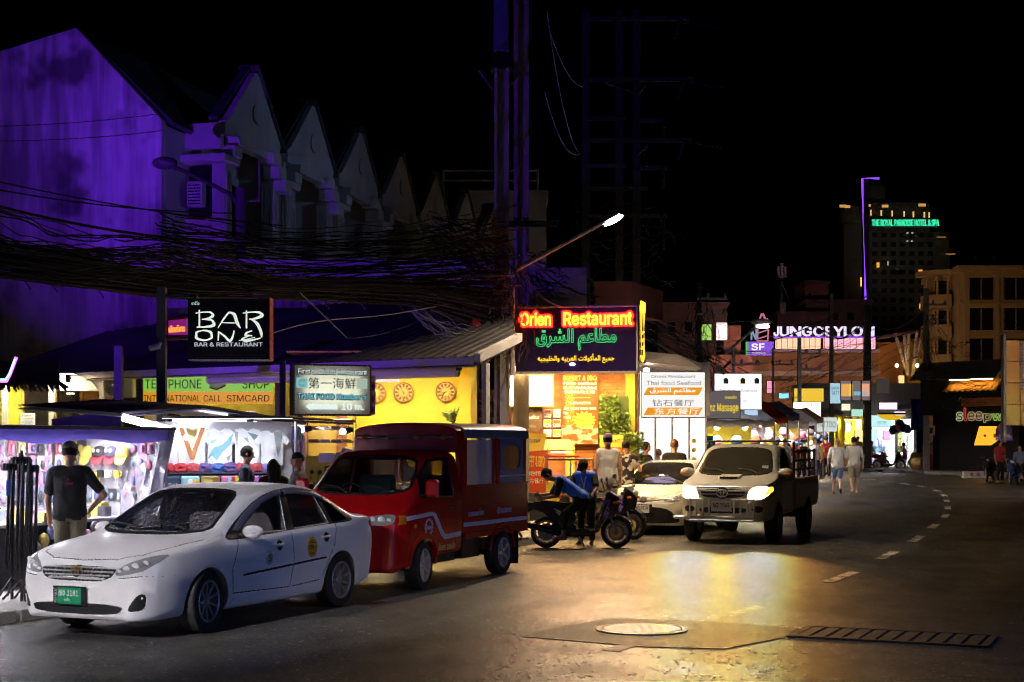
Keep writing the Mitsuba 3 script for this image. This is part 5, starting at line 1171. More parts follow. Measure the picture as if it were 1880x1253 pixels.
mt('cloth_pattern', mikit.proc(leafy), 0.9)
mt('hair_brown', (0.12, 0.06, 0.03), 0.5); mt('hair_grey', (0.25, 0.23, 0.21), 0.6); mt('khaki_green', (0.16, 0.15, 0.1), 0.9)


def gp(px, d, z=0.0):
    """a ground spot by column and distance; pavement height z"""
    return V((px - CX) / FP * d, d, GZ(d) + z)


# ---------------------------------------------------------------- the people in the picture
PV = .12
# at the stalls, left
r, f = person('person in black T-shirt and cap seen from behind at the bright stall', gp(128, 18.2, PV), 8, 1.77, dict(elR=(.40, -.03, 1.15), wrR=(.25, .1, 1.0), elL=(-.25, .0, 1.12), wrL=(-.25, .1, .87)), top='cloth_black', sleeves=.72, bottom='khaki_green', legs=1.8, shoes='cloth_black', hat=('khaki_green', True), res=.018, girth=1.08)
part(r, 'shirt_print', put(cat([bx(-.03 + .022 * i, -.015 + .022 * i, -.135, -.131, 1.27, 1.30) for i in range(4)] + [bx(-.004, .004, -.135, -.131, 1.32, 1.35)]), f), 'cloth_red')
person('person with short black hair and dark T-shirt looking right before the hanging shirts', gp(452, 22.8, PV), -80, 1.68, top='cloth_navy', sleeves=.6, bottom='cloth_grey', legs=1.9, eyes=True, res=.018)
person('person with receding black hair and grey shirt looking left, behind the taxi boot', gp(548, 21.6, PV), 80, 1.6, dict(elL=(-.2, .12, 1.12), wrL=(-.15, .35, 1.15)), top='cloth_grey', sleeves=.6, bottom='cloth_black', legs=1.9, eyes=True, hair='thin', res=.018)
person('person of whom only black hair shows, standing between two men behind the taxi roof', gp(502, 22.0, PV), 20, 1.5, top='cloth_black', bottom='cloth_black', legs=1.9, hair='long')
# on and at the scooters
q = (G(1006, 1006) + G(1129, 1006)) / 2
SX = unit(G(1129, 1006) - G(1006, 1006))
fs = Fr(q, SX, (-SX[1], SX[0], 0))
# seated facing the scooter's tail, bent far over
o = fs.pt(-.12, .0, 0)
a = math.degrees(math.atan2(SX[1], SX[0]))
person('person in a blue vest sitting backwards on the black scooter, bent far forward', o, a + 90, 1.68,
       dict(pelvis=(0, -.18, .9), hiL=(-.1, -.16, .86), hiR=(.1, -.16, .86), chest=(0, .16, 1.14), neck=(0, .34, 1.29), shL=(-.19, .27, 1.24), shR=(.19, .27, 1.24), head=(0, .47, 1.33), elL=(-.27, .34, .96), elR=(.24, .4, .97), wrL=(-.24, .56, .92), wrR=(.2, .62, .96),
            knL=(-.3, .2, .62), knR=(.24, .18, .64), anL=(-.32, .22, .24), anR=(.3, .1, .26), toL=(-.34, .4, .17), toR=(.3, .28, .2)), look=(0, .75, -.65), skin='skin_dark', top='cloth_black', sleeves=.9, vest='vest_blue', bottom='cloth_black', legs=1.6, hair='short', res=.018)
person('person in a blue vest and black cap leaning down behind the scooters, facing the road', fs.pt(.12, .75, .0), 165, 1.66,
       dict(pelvis=(0, -.1, .9), chest=(0, .08, 1.2), neck=(0, .16, 1.37), shL=(-.18, .13, 1.32), shR=(.18, .13, 1.32), head=(0, .25, 1.48), elL=(-.26, .3, 1.08), wrL=(-.18, .5, .9), elR=(.27, .26, 1.04), wrR=(.2, .42, .85)), look=(.25, .8, -.5), skin='skin_dark', top='cloth_black', sleeves=.7, vest='vest_blue', bottom='cloth_black', legs=1.9, hat=('cloth_black', True), eyes=True, res=.018)
# along the pavement by the restaurant
person('person in white tank top and backward violet cap seen from behind by the restaurant', gp(1116, 30.5, PV), 6, 1.86, top='cloth_white', tank=True, bottom='khaki', legs=.95, hat=('cap_violet', False), res=.02, girth=1.05, skin='skin_fair')
person('person in black and white patterned shirt standing beside the white tank top', gp(1149, 31.5, PV), -20, 1.72, dict(elR=(.3, .05, 1.15), wrR=(.24, .3, 1.2)), top='cloth_pattern', sleeves=.5, bottom='cloth_black', legs=1.9, skin='skin_fair', hair='short')
person('person in dark shirt looking down to the right by the green hedge', gp(1185, 33, PV), 235, 1.68, dict(elL=(-.25, .1, 1.12), wrL=(-.12, .32, 1.12)), look=(-.1, .9, -.3), top='cloth_black', bottom='cloth_grey', legs=1.9, eyes=True)
person('small person with brown hair behind the pearl white saloon', gp(1209, 34, PV), 20, 1.52, top='cloth_red', bottom='denim', hair_mat='hair_brown', skin='skin_fair')
person('person with cropped brown hair and black T-shirt seen from behind at the white shopfront', gp(1238, 32.5, PV), -12, 1.74, top='cloth_black', bottom='denim', hair_mat='hair_brown', skin='skin_fair', girth=1.1)
person('person with long black hair seen from behind beside the fair-haired woman', gp(1268, 35, PV), 10, 1.66, top='cloth_black', bottom='cloth_black', legs=1.9, hair='long')
person('person with long fair hair and white top walking towards the road', gp(1287, 36, PV), 185, 1.74, top='cloth_white', bottom='denim', legs=1.9, hair='long', hair_mat='hair_brown', skin='skin_fair', eyes=True)
person('person looking over the pickup roof in front of the market awnings', gp(1367, 44, PV), 180, 1.82, top='cloth_grey', bottom='cloth_black', legs=1.9, eyes=True, skin='skin_fair')
rs = random.Random(11)
crowd = [(1420, 52, 'cloth_black'), (1441, 54, 'cloth_grey'), (1458, 56, 'cloth_maroon'), (1495, 60, 'cloth_white'), (1503, 62, 'cloth_yellow'), (1398, 50, 'cloth_black'), (1382, 53, 'cloth_navy'), (1345, 50, 'cloth_white'), (1330, 48, 'cloth_maroon'), (1472, 58, 'cloth_black')]
CN = dict(cloth_black='black', cloth_grey='grey', cloth_maroon='maroon', cloth_white='white', cloth_yellow='yellow', cloth_navy='navy')
for px, d, m_ in crowd: person(f'person in {CN[m_[:99]]} top in the far market crowd, ' + {1420: 'right of the pickup cab middle', 1441: 'over the pickup cab corner', 1458: 'left of the cargo rack', 1495: 'leftmost of the farthest pair', 1503: 'right of the farthest pair', 1398: 'over the middle of the pickup roof', 1382: 'just left of the pickup roof middle', 1345: 'left over the pickup roof', 1330: 'leftmost over the pickup roof', 1472: 'behind the cargo rack'}[px], gp(px, d, PV), rs.choice((0, 20, 160, 200)), 1.62 + rs.random() * .14, top=m_, bottom='cloth_black', legs=1.9, group='distant market crowd', res=.04)
person('person in red top standing at the far end of the market', gp(1517, 64, PV), 10, 1.74, top='cloth_red', bottom='cloth_black', legs=1.9, res=.035)
# walkers on the road
walkA = dict(knL=(-.1, .1, .5), anL=(-.11, .12, .09), toL=(-.12, .3, .035), knR=(.09, .05, .49), anR=(.1, -.28, .2), toR=(.11, -.17, .06), elL=(-.27, -.08, 1.12), wrL=(-.28, -.02, .86), elR=(.27, -.04, 1.12), wrR=(.26, .1, .88))
walkB = dict(knR=(.1, .1, .5), anR=(.11, .1, .09), toR=(.12, .28, .035), knL=(-.09, .05, .49), anL=(-.1, -.2, .16), toL=(-.11, -.08, .05), elR=(.27, -.06, 1.12), wrR=(.28, .0, .86))
person('person with shaved head, pale T-shirt and denim shorts walking away, left of the pair', gp(1537, 50.3), -12, 1.83, walkA, top='cloth_white', sleeves=.8, bottom='denim', legs=.85, hair=None, shoes='cloth_black', skin='skin_fair', girth=1.14, res=.025)
person('person with dark hair, pale T-shirt and grey shorts walking away, right of the pair', gp(1568, 51), 0, 1.86, walkB, top='cloth_white', sleeves=.8, bottom='khaki', legs=.9, skin='skin_fair', girth=1.12, res=.025)
# restaurant guests
person('grey-haired restaurant guest in pale shirt at the yellow counter', gp(636, 29.5, .1), 60, 1.62, top='cloth_yellow', bottom='cloth_black', hair_mat='hair_grey', skin='skin_fair')
person('restaurant guest with bright hair and maroon top facing the street', gp(655, 30.0, .1), 150, 1.62, top='cloth_maroon', bottom='cloth_black', hair_mat='hair_grey', skin='skin_fair', eyes=True)
person('waiter in yellow shirt looking down behind the red truck roof', gp(727, 30.6, .35), 110, 1.78, look=(0, .8, -.45), top='cloth_yellow', bottom='cloth_black')
mt('cap_violet', (0.1, 0.06, 0.2), 0.8)
# far right
sitp = dict(pelvis=(0, -.1, .56), hiL=(-.09, -.08, .54), hiR=(.09, -.08, .54), chest=(0, -.06, .9), neck=(0, -.06, 1.07), head=(0, -.03, 1.23), shL=(-.185, -.06, 1.01), shR=(.185, -.06, 1.01), elL=(-.22, .05, .76), elR=(.22, .05, .76), wrL=(-.14, .25, .64), wrR=(.14, .25, .64), knL=(-.12, .35, .52), knR=(.12, .35, .52), anL=(-.12, .36, .1), anR=(.12, .36, .1), toL=(-.12, .52, .04), toR=(.12, .52, .04))
person('person in pink clothes sitting on a stool in front of the far shop', gp(1658, 84.5, .12), 70, 1.7, sitp, top='cloth_pink', bottom='cloth_pink', legs=1.8, skin='skin_fair', res=.04)
person('person in red T-shirt standing at the dark right edge of the road', gp(1836, 62, .0), 200, 1.74, top='cloth_red', bottom='cloth_black', legs=1.9, res=.035)
# ---------------------------------------------------------------- market stalls on the near pavement
S1 = Fr((-6.66, 16.68, PV), (.4, .9165, 0), (0, 0, 1))      # x along the street, y up, z towards the street
for nm, c_, dt in (('canvas_violet', (0.42, 0.38, 0.8), 1.3), ('canvas_white', (0.72, 0.72, 0.78), .8)): scene[nm] = {'type': 'principledthin', 'base_color': {'type': 'rgb', 'value': list(c_)}, 'roughness': .8, 'diff_trans': dt}
mt('canvas_dark', (0.03, 0.03, 0.05), 0.8)
mt('white_gloss', (0.78, 0.78, 0.8), 0.3); mt('table_cloth', (0.5, 0.48, 0.52), 0.9)
t = thing('market_stall', 'souvenir stall with violet awning at the left edge of the photo', 'market stall')
aw = sheet(lambda u, v: S1.pt(-2 + u * 6.65, 2.0 - v * .04 + .015 * math.sin(u * 40), -1.6 + v * 1.75), 40, 4)
part(t, 'awning', thick(aw, .012), 'canvas_violet', True)
part(t, 'valance', thick(sheet(lambda u, v: S1.pt(-2 + u * 6.65, 1.95 - v * (.15 + .03 * math.sin(u * 23)), .15 + .025 * math.sin(u * 60)), 90, 3), .008), 'canvas_violet', True, label='violet fabric edge hanging from the awning')
part(t, 'front_rail', tube([(-2, 1.97, .17), (4.7, 1.97, .17)], .022, 8, S1), 'canvas_dark')
for x in (-1.9, 4.6):
    for z in (-1.5, .1): part(t, 'post', tube([(x, 0, z), (x, 1.97, z)], .018, 8, S1), 'steel')
part(t, 'back_panel', bx(-1.9, 4.6, .0, 1.95, -1.56, -1.52, S1), 'white_gloss')
part(t, 'side_panel', bx(4.58, 4.62, .0, 1.95, -1.5, -.02, S1), 'canvas_white')
SE = Fr(S1.pt(4.56, 0, -1.5), S1.z, (0, 0, 1), -S1.x)   # inner face of the end panel
part(t, 'table', bx(-1.9, 4.5, .74, .78, -1.5, -.35, S1), 'table_cloth')
part(t, 'table_skirt', bx(-1.9, 4.5, .0, .74, -.40, -.38, S1), 'canvas_dark')
for z in (-1.44,): part(t, 'display_grid', cat([tube([(-1.8 + .4 * i, .85, z), (-1.8 + .4 * i, 1.94, z)], .006, 4, S1) for i in range(16)] + [tube([(-1.8, .9 + .2 * i, z), (4.4, .9 + .2 * i, z)], .006, 4, S1) for i in range(6)]), 'steel', kind='stuff')
led(t, -1.2, 4.4, 1.89, -.8, -.5, S1, emit((.97, .93, 1.0), 50, 2.5))
rs = random.Random(5)
packs = [mt(f'pack_{i}', c_, .35) for i, c_ in enumerate(((.6, .6, .63), (.5, .22, .36), (.1, .11, .25), (.5, .4, .1), (.2, .24, .3), (.05, .05, .06), (.5, .1, .14)))]
PN = ('white', 'pink', 'navy', 'mustard', 'grey', 'black', 'red')
def pack(f, x, y, z, where):
    h, w = rs.uniform(.15, .24), rs.uniform(.05, .085); ci = rs.randrange(7); k = thing('blister_pack', PN[ci] + ' hanging packet, ' + where, 'packet', 'packets hanging in the souvenir stall')
    part(k, 'card', rbx(x - w, x + w, y - h * .55, y + h * .55, z, z + .015, .006, f), packs[ci]); part(k, 'content', ell((x + rs.uniform(-.02, .02), y - .02, z + .025), (w * .55, h * .35, .025), 1, f), rs.choice(packs), True)
for j, y in enumerate((1.72, 1.5, 1.28, 1.06)):
    for i in range(10): pack(S1, 2.75 + i * .18 + rs.uniform(-.02, .02), y, -1.42, f'{ORD[i]} in the {("top", "second", "third", "bottom")[j]} row of the stall back wall')
    for i in range(11):
        if not (j < 2 and 1 < i < 8) and not (j == 2 and 3 < i < 8): pack(SE, .08 + i * .13, y, .01, f'{ORD[i]} place in the {("top", "second", "third", "bottom")[j]} row of the stall right panel')
for i, (x, m_) in enumerate(((.34, 'cloth_yellow'), (.55, 'cloth_black'), (.76, 'cloth_navy'), (.95, 'cloth_yellow'))):
    k = thing('baseball_cap', ('yellow cap', 'black cap with red and white print', 'dark blue cap with red and white print', 'small yellow cap')[i] + ' hanging in the souvenir stall above the mugs', 'cap')
    cp = tri(m3.Manifold.sphere(1, 24).scale((.105, .12, .09)) - m3.Manifold.cube((1, 1, 1), True).translate((0, -.53, 0)))
    part(k, 'crown', put(cp, SE.at(x, 1.62, .06)), m_, 40)
    part(k, 'visor', hull([(x + a, 1.6 + b, .1 + c_) for a, b, c_ in ((-.1, 0, 0), (.1, 0, 0), (-.07, -.11, .05), (.07, -.11, .05), (-.1, .012, 0), (.1, .012, 0), (0, -.14, .05), (0, -.125, .06))], SE), ('cloth_yellow', 'cloth_red', 'cloth_red', 'cloth_yellow')[i])
    if i in (1, 2): part(k, 'print', cat([ell((x - .035, 1.67, .145), (.026, .026, .012), 2, SE), ell((x + .04, 1.67, .145), (.026, .026, .012), 2, SE)]), 'white_gloss', True)
for i, (x, m_) in enumerate(((.72, 'white_gloss'), (.88, 'cloth_yellow'), (.6, 'cloth_black'))):
    k = thing('mug', ('white mug beside the yellow one in the souvenir stall', 'yellow mug in the souvenir stall', 'dark mug left of the white one in the souvenir stall')[i], 'mug')
    part(k, 'cup', put(lathe([(0, 0), (.045, 0), (.05, .1), (.044, .1), (.04, .01), (0, .01)], 20), Fr(SE.pt(x, 1.3, .1), SE.x, -SE.z, SE.y)), m_, 30)
    part(k, 'handle', tube([SE.pt(x + .045 + .035 * math.sin(a), 1.35 + .035 * math.cos(a), .1) for a in np.linspace(0, math.pi, 9)], .008), m_, True)
for i in range(34):
    x = 2.6 + i * .055; z = rs.uniform(-1.2, -.42)
    s_ = rs.uniform(.05, .1)
    ci = rs.randrange(7)
    thing('trinket_box', f'small {PN[ci]} trinket box, {ORD[i]} from the left on the souvenir stall table', 'box', 'boxes on the souvenir stall table', rbx(x - s_, x + s_, .78, .78 + s_ * rs.uniform(.8, 2.2), z - s_, z + s_, .008, S1), packs[ci])
for i in range(14):
    x = 2.5 + i * .14
    ci = rs.randrange(7); thing('hanging_toy', f'{PN[ci]} stuffed ball hung below the souvenir table edge, {ORD[i]} from the left', 'toy', 'toys hung below the stall table', ell((x, .45 + .2 * ((i * 7) % 3) / 2, -.33), (.08, .1, .06), 2, S1), packs[ci], True)
# selfie-stick stands at the left edge
for i, (px, d, h) in enumerate(((22, 17.4, 1.62), (40, 17.2, 1.7), (56, 17.5, 1.6))):
    o = gp(px, d, PV)
    k = thing('selfie_stick_stand', ('black stand of selfie sticks with a blue phone at the left edge', 'tall black stand of selfie sticks behind the car nose', 'black stand of selfie sticks next to the person in black')[i], 'stand')
    part(k, 'pole', tube([o, o + V(0, 0, h)], .018, 8), 'black_plastic')
    for a in range(3): part(k, 'foot', tube([o + V(0, 0, .25), o + V(.22 * math.cos(a * 2.1 + i), .22 * math.sin(a * 2.1 + i), .02)], .012), 'black_plastic')
    for j in range(7):
        q = o + V(.07 * math.cos(j * .9), .07 * math.sin(j * .9), 0)
        st = part(k, 'stick', tube([q + V(0, 0, .35 + .05 * (j % 3)), q * 1 + V(.01 * j, 0, h - .15 + .04 * (j % 4))], .012), 'black_plastic')
        part(st, 'clamp', rbx(q[0] - .03, q[0] + .03, q[1] - .02, q[1] + .02, q[2] + h - .15, q[2] + h - .07, .008), 'black_plastic')
    if i == 0: part(k, 'phone', rbx(o[0] - .05, o[0] + .05, o[1] - .06, o[1] - .045, o[2] + 1.18, o[2] + 1.36, .008), 'frame_blue')
# clear plastic curtain at the stall's end
rs = random.Random(8)
t = thing('plastic_curtain', 'gathered clear plastic curtain hanging at the right end of the souvenir stall', 'curtain')
part(t, 'sheet', thick(sheet(lambda u, v: S1.pt(4.62 + .05 * math.sin(v * 9 + u * 14) - .35 * v * (1 - u), 1.95 - 1.15 * v, .16 - u * .75 + .06 * math.sin(u * 30 + 3 * v) - v * .25 * u), 40, 24), .003), 'film_clear', True)
part(t, 'bundle', thick(sheet(lambda u, v: S1.pt(4.3 + .1 * math.cos(u * 6.28) * (1 + .4 * math.sin(u * 19)) + .32 * (1 - v), 1.95 - 1.3 * v, .1 + .1 * math.sin(u * 6.28) * (1 + .4 * math.cos(u * 23)) - .1 * v), 40, 16), .003), 'film_clear', True)
# ---- T-shirt stall
t = thing('market_stall', 'T-shirt stall with white canopy and bright tube light behind the white taxi', 'market stall')
A = [P(222, 763, 22.2), P(375, 751, 23.2), P(500, 770, 24.4), P(560, 781, 25.0)]; bk = V(-.9165, .4, 0) * 1.9
Bk = [q + bk + V(0, 0, .12) for q in A]
cv = trimesh.Trimesh(np.array(A + Bk), np.array([[i, i + 1, i + 5] for i in range(3)] + [[i, i + 5, i + 4] for i in range(3)]), process=False).subdivide().subdivide()
cv.vertices = cv.vertices + np.c_[np.zeros((len(cv.vertices), 2)), .03 * (meshkit.noise(cv.vertices * 3) - .5)]
part(t, 'canopy', thick(cv, .02), 'canvas_white', True)
part(t, 'canopy_cover', thick(trimesh.Trimesh(cv.vertices + V(0, 0, .05), cv.faces, process=False), .01), 'canvas_dark', True, label='dark cover over the white canopy')
part(t, 'front_rail', cat([tube([a + V(0, 0, .03), b + V(0, 0, .03)], .022) for a, b in zip(A, A[1:])]), 'canvas_dark')
part(t, 'arm', tube([P(420, 762, 23.6), P(652, 774, 25.6)], .02), 'canvas_dark'); part(t, 'arm', tube([P(500, 772, 24.3), P(648, 778, 25.4)], .02), 'canvas_dark')
BW = Fr((P(296, 808, 23.4)[0], 23.4, PV), (.97, .243, 0), (0, 0, 1))
part(t, 'back_cloth', bx(-.1, 2.0, .0, 2.1, -.06, -.04, BW), 'table_cloth')
part(t, 'shelf', bx(-.05, 1.8, 1.3, 1.32, -.03, .4, BW), 'canvas_dark'); part(t, 'table', bx(-.05, 1.8, .1, 1.28, .0, .4, BW), 'canvas_dark')
part(t, 'tube_lamp', tube([P(226, 767, 22.1), P(312, 790, 22.0)], .055, 8), 'white_gloss', em=emit((1.0, .85, 1.0), 22, 1.0))
part(t, 'tube_lamp', tube([P(318, 772, 23.2), P(470, 776, 24.2)], .02, 8), 'white_gloss', em=emit((.9, .93, 1.0), 30, .4))
led(t, .0, 1.9, 2.14, .7, 1.0, BW, emit((.92, .95, 1.0), 22, 2))
for x in (-.08, 2.0): part(t, 'post', tube([(x, 0, .5), (x, 2.1, .5)], .02, 8, BW), 'steel')
for px, py, d in ((446, 777, 24.0), (553, 790, 25.0), (629, 793, 25.5)):
    k = thing('flood_lamp', {446: 'lamp bulb under the middle of the white canopy', 553: 'small flood lamp hung at the canopy end next to teal slippers', 629: 'small flood lamp at the outer end of the dark canopy arm'}[px], 'lamp'); q = P(px, py, d)
    part(k, 'bulb', ell(q, (.05, .06, .05), 2), 'white_gloss', True, em=emit((1.0, .85, 1.0), 40, .25))
    part(k, 'housing', tube([q + V(.05, .02, .01), q + V(.16, .05, .03)], [.055, .04], 10), 'canvas_dark'); part(k, 'bracket', tube([q + V(.1, .03, .03), q + V(.1, .03, .15)], .008), 'canvas_dark')


def shirt(x, y, w, h, label, mats, prints=(), sleeve=True, tank=False, z=.06):
    """garment hung on the back cloth: x, y of its middle top"""
    k = thing('tank_top' if tank else 'hanging_shirt', label, 'tank top' if tank else 'T-shirt')
    hw = w / 2
    if tank: o = Polygon([(-hw, -h), (hw, -h), (hw * .95, -h * .4), (hw * .62, -h * .2), (hw * .5, 0), (hw * .3, 0), (hw * .15, -h * .1), (-hw * .15, -h * .1), (-hw * .3, 0), (-hw * .5, 0), (-hw * .62, -h * .2), (-hw * .95, -h * .4)])
    else: o = Polygon([(-hw * .8, -h + .02), (-.3 * hw, -h - .03), (.3 * hw, -h - .04), (hw * .8, -h), (hw * .78, -h * .35), (hw * 1.0, -h * .45), (hw * 1.25, -h * .3), (hw * .75, -.02), (hw * .3, 0), (0, -.05), (-hw * .3, 0), (-hw * .75, -.02), (-hw * 1.25, -h * .3), (-hw * 1.0, -h * .45), (-hw * .78, -h * .35)])
    f = BW.at(x, y, z)
    def cloth(pg, dz, thick_=.006):
        ring = np.array(pg.segmentize(.05).exterior.coords)[:-1]; x0, y0, x1, y1 = pg.bounds
        gx, gy = np.meshgrid(np.arange(x0, x1, .045), np.arange(y0, y1, .045)); q = np.c_[gx.ravel(), gy.ravel()]
        q = q[shapely.contains_xy(pg.buffer(-.015), q[:, 0], q[:, 1])]; p = np.vstack([ring, q]); tr = Delaunay(p).simplices
        c_ = p[tr].mean(1); tr = tr[shapely.contains_xy(pg, c_[:, 0], c_[:, 1])]
        fold = .035 * np.sin(p[:, 0] * 26 + p[:, 1] * 3 + x * 5) * np.clip(-p[:, 1] / h, 0, 1) + .05 * (meshkit.noise(np.c_[p * 7, np.full(len(p), x * 3)]) - .5)
        v = np.c_[p, dz + .03 + fold]; a = v[tr]; nz = np.cross(a[:, 1] - a[:, 0], a[:, 2] - a[:, 0])[:, 2]; tr = np.where((nz < 0)[:, None], tr[:, ::-1], tr)
        return thick(trimesh.Trimesh(v, tr, process=False), thick_)
    part(k, 'cloth', put(cloth(o, 0), f), mats, True)
    for pg, m_ in prints: part(k, 'print', put(cloth(Polygon(pg).intersection(o) if True else pg, .007, .004), f), m_, True)
    if tank:
        part(k, 'hanger', cat([tube([f.pt(-hw * .9, -.03, .05), f.pt(0, .08, .05), f.pt(hw * .9, -.03, .05)], .014), tube([f.pt(0, .08, .05), f.pt(0, .16, .05), f.pt(.03, .18, .05)], .008)]), 'black_plastic')
    return k


mt('print_orange', (0.5, 0.22, 0.08), .8); mt('print_aqua', (0.25, 0.5, 0.62), .8); mt('print_grey', (0.35, 0.38, 0.4), .8); mt('shirt_white', (0.74, 0.76, 0.8), .9); mt('print_teal', (0.2, 0.32, 0.36), .8); mt('shirt_navy', (0.03, 0.05, 0.09), .85); mt('print_blue', (0.12, 0.16, 0.3), .8); mt('print_red', (.35, .05, .06), .8)
shirt(.1, 2.0, .5, .54, 'plain white T-shirt hanging leftmost in the T-shirt stall', 'shirt_white')
shirt(.46, 2.02, .5, .62, 'white shirt with orange embroidered neckline in the T-shirt stall', 'shirt_white', [([(-.2, 0), (-.14, 0), (.0, -.38), (.14, 0), (.2, 0), (.03, -.5), (-.03, -.5)], 'print_orange'), ([(-.09, -.02), (.09, -.02), (0, -.3)], 'brass')])
shirt(.88, 2.0, .46, .56, 'white T-shirt with pale blue splashed print in the T-shirt stall', 'shirt_white', [([(-.2, -.5), (-.1, -.3), (.05, -.25), (.2, -.08), (.16, -.26), (.05, -.36), (-.05, -.5), (-.12, -.42)], 'print_aqua'), ([(-.22, -.2), (-.05, -.17), (-.1, -.24)], 'print_aqua'), ([(.1, -.45), (.17, -.4), (.13, -.52)], 'print_grey')])
shirt(1.3, 2.0, .48, .62, 'white T-shirt with draped neck and rounded hem in the T-shirt stall', 'shirt_white', [([(-.2, -.05), (-.14, -.06), (-.16, -.3)], 'print_grey'), ([(-.05, -.16), (.0, -.14), (.03, -.24)], 'print_grey'), ([(.0, -.06), (.2, -.12), (.1, -.18)], 'print_teal')])
shirt(1.68, 1.97, .44, .54, 'white T-shirt with grey feather print in the T-shirt stall', 'shirt_white', [([(.02, -.02), (.16, -.02), (.13, -.3), (.09, -.42), (.05, -.2)], 'print_grey')])
FT = S1.at(7.9, 0, -.2)
BW_, BW = BW, Fr(P(511, 800, 24.2), (1, .12, 0), (0, 0, 1))
shirt(0, 0.0, .36, .72, 'dark tank top with an owl face print hanging from a black hanger', 'shirt_navy', [([(-.12, -.38), (-.09, -.44), (.09, -.44), (.12, -.38), (.1, -.55), (0, -.66), (-.1, -.55)], 'print_blue'), ([(-.03, -.48), (.03, -.48), (0, -.56)], 'print_red')], tank=True, z=0)
k = 'tank_top'
for x in (-.05, .05): part(k, 'print_eye', put(lathe([(.015, 0), (.032, 0), (.032, .006), (.015, .006), (.015, 0)], 16), BW.at(x, -.45, .085)), 'print_grey')
BW = BW_
rs = random.Random(4)
for i in range(9):
    m_ = ('cloth_red', 'cloth_red', 'print_red', 'cap_violet', 'frame_blue', 'cap_violet', 'cloth_red', 'print_red', 'canvas_violet')[i]
    thing('folded_garment', ('red folded garment' if i in (0, 1, 2, 6, 7) else 'violet folded garment') + f' on the shelf below the white T-shirts, {ORD[i]} from the left', 'garment', 'red folded garments on the stall shelf' if i in (0, 1, 2, 6, 7) else 'violet folded garments on the stall shelf',
          put(smooth_blob([(.04 + i * .19, 1.38, .2), (.14 + i * .19, 1.38, .2)], .08, .07, i, 3, .5), Fr(BW.o, BW.x, BW.y, BW.z)), m_, True)
for i, (m_, lab) in enumerate((('shirt_navy', 'dark bag with white lettering, leftmost on the stall front'), ('print_aqua', 'blue printed bag second from left on the stall front'), ('brass', 'yellow printed bag third on the stall front'), ('cloth_pink', 'striped pink, blue and yellow bag on the stall front'), ('print_violet', 'violet patterned bag on the stall front'), ('print_red', 'red printed bag on the stall front'))):
    x = -.02 + i * .3; f = BW.at(x, 1.0, .41)
    k = thing('printed_bag', lab, 'bag'); part(k, 'bag_body', rbx(0, .28, 0, .27, 0, .05, .02, f), m_)
    if i == 0: part(k, 'lettering', text('INGHA', f, .02, .1, .24, .07, .004, True, z=.051), 'white_gloss')
    elif i == 3:
        for a, c_ in ((.1, 'print_aqua'), (.16, 'cloth_red'), (.21, 'paint_yellow')): part(k, 'stripe', bx(a, a + .05, .01, .26, .05, .055, f), c_)
    else:
        for j in range(5): part(k, 'print', lathe([(0, 0), (.03 + .03 * rs.random(), 0), (.03, .004), (0, .005)], 12, f.at(.06 + .04 * j, .06 + .14 * rs.random(), .05)), rs.choice(['white_gloss', 'print_teal', 'cloth_yellow', 'cloth_pink']))
mt('paint_yellow', (.7, .6, .05), .6); mt('print_violet', (.35, .12, .45), .8)
for i in range(9):
    q = P(534 + i * 2.6, 800, 24.9 + .09 * i)
    thing('rack_garment', f'violet garment, {ORD[i]} from the left on the rack beside the dark tank top', 'garment', 'violet garments on the rack', hull([q + V(a * .03, b * .2, c_) for a in (-1, 1) for b, c_ in ((-.3, 0), (.3, 0), (-1, -.12), (1, -.12), (-.9, -.8), (.9, -.8))]), ('cap_violet', 'canvas_violet', 'frame_blue', 'cloth_navy')[i % 4])
for i, (px, m_) in enumerate(((533, 'canvas_violet'), (541, 'canvas_violet'), (550, 'print_teal'))):
    thing('slipper', ('violet slipper on the left of the pair', 'violet slipper on the right of the pair', 'teal slipper')[i] + ' hanging at the canopy end', 'slipper', None, hull([P(px + a, 797 + b, 24.6) + V(0, c_, 0) for a, b in ((-4, -10), (3, -10), (-5, 8), (4, 9), (0, 14), (0, -13)) for c_ in (0, .03)]), m_)
# ---------------------------------------------------------------- low restaurant roof, bar, phone shop, yellow restaurant
t = thing('low_building', 'low row of open shops under a dark corrugated roof with violet-lit fascia', 'building')
E0, E1 = V(-12.5, 35.75, 3.42), V(-.68, 27.3, 3.42); ed = unit(E1 - E0); en = V(-ed[1], ed[0], 0)
R0, R1 = E0 + en * 5.2 + V(0, 0, 1.75), E1 + en * 5.0 + V(0, 0, 1.7)
def roof_pt(u, v):
    v = v * (1 - .74 * float(np.clip((u - .8) / .2, 0, 1)))
    p = (E0 * (1 - u) + E1 * u) * (1 - v) + (R0 * (1 - u) + R1 * u) * v
    return p + V(0, 0, .03 * max(0, math.sin(u * 2 * math.pi * 58)) ** .6)
part(t, 'roof', thick(sheet(roof_pt, 58 * 6 + 1, 2), .02), 'roof_metal', label='dark corrugated metal roof sloping towards the road')
mt('fascia', (0.5, 0.48, 0.5), .6)
part(t, 'fascia', hull([q + V(0, 0, dz) - en * dy for q in (E0, E1) for dz in (-.13, 0) for dy in (0, .03)]), 'fascia')
RE = roof_pt(1, 1)
part(t, 'gable_trim', hull([q + V(0, 0, dz) + ed * dx for q in (E1, RE) for dz in (-.1, .06) for dx in (.0, .14)]), 'fascia')
part(t, 'gable_trim', hull([E1 + ed * dx + en * s + V(0, 0, dz) for dx in (.02, .12) for s, dz in ((.2, -.1), (.32, -.1), (.2, -2.9), (.32, -2.9))]), 'fascia')
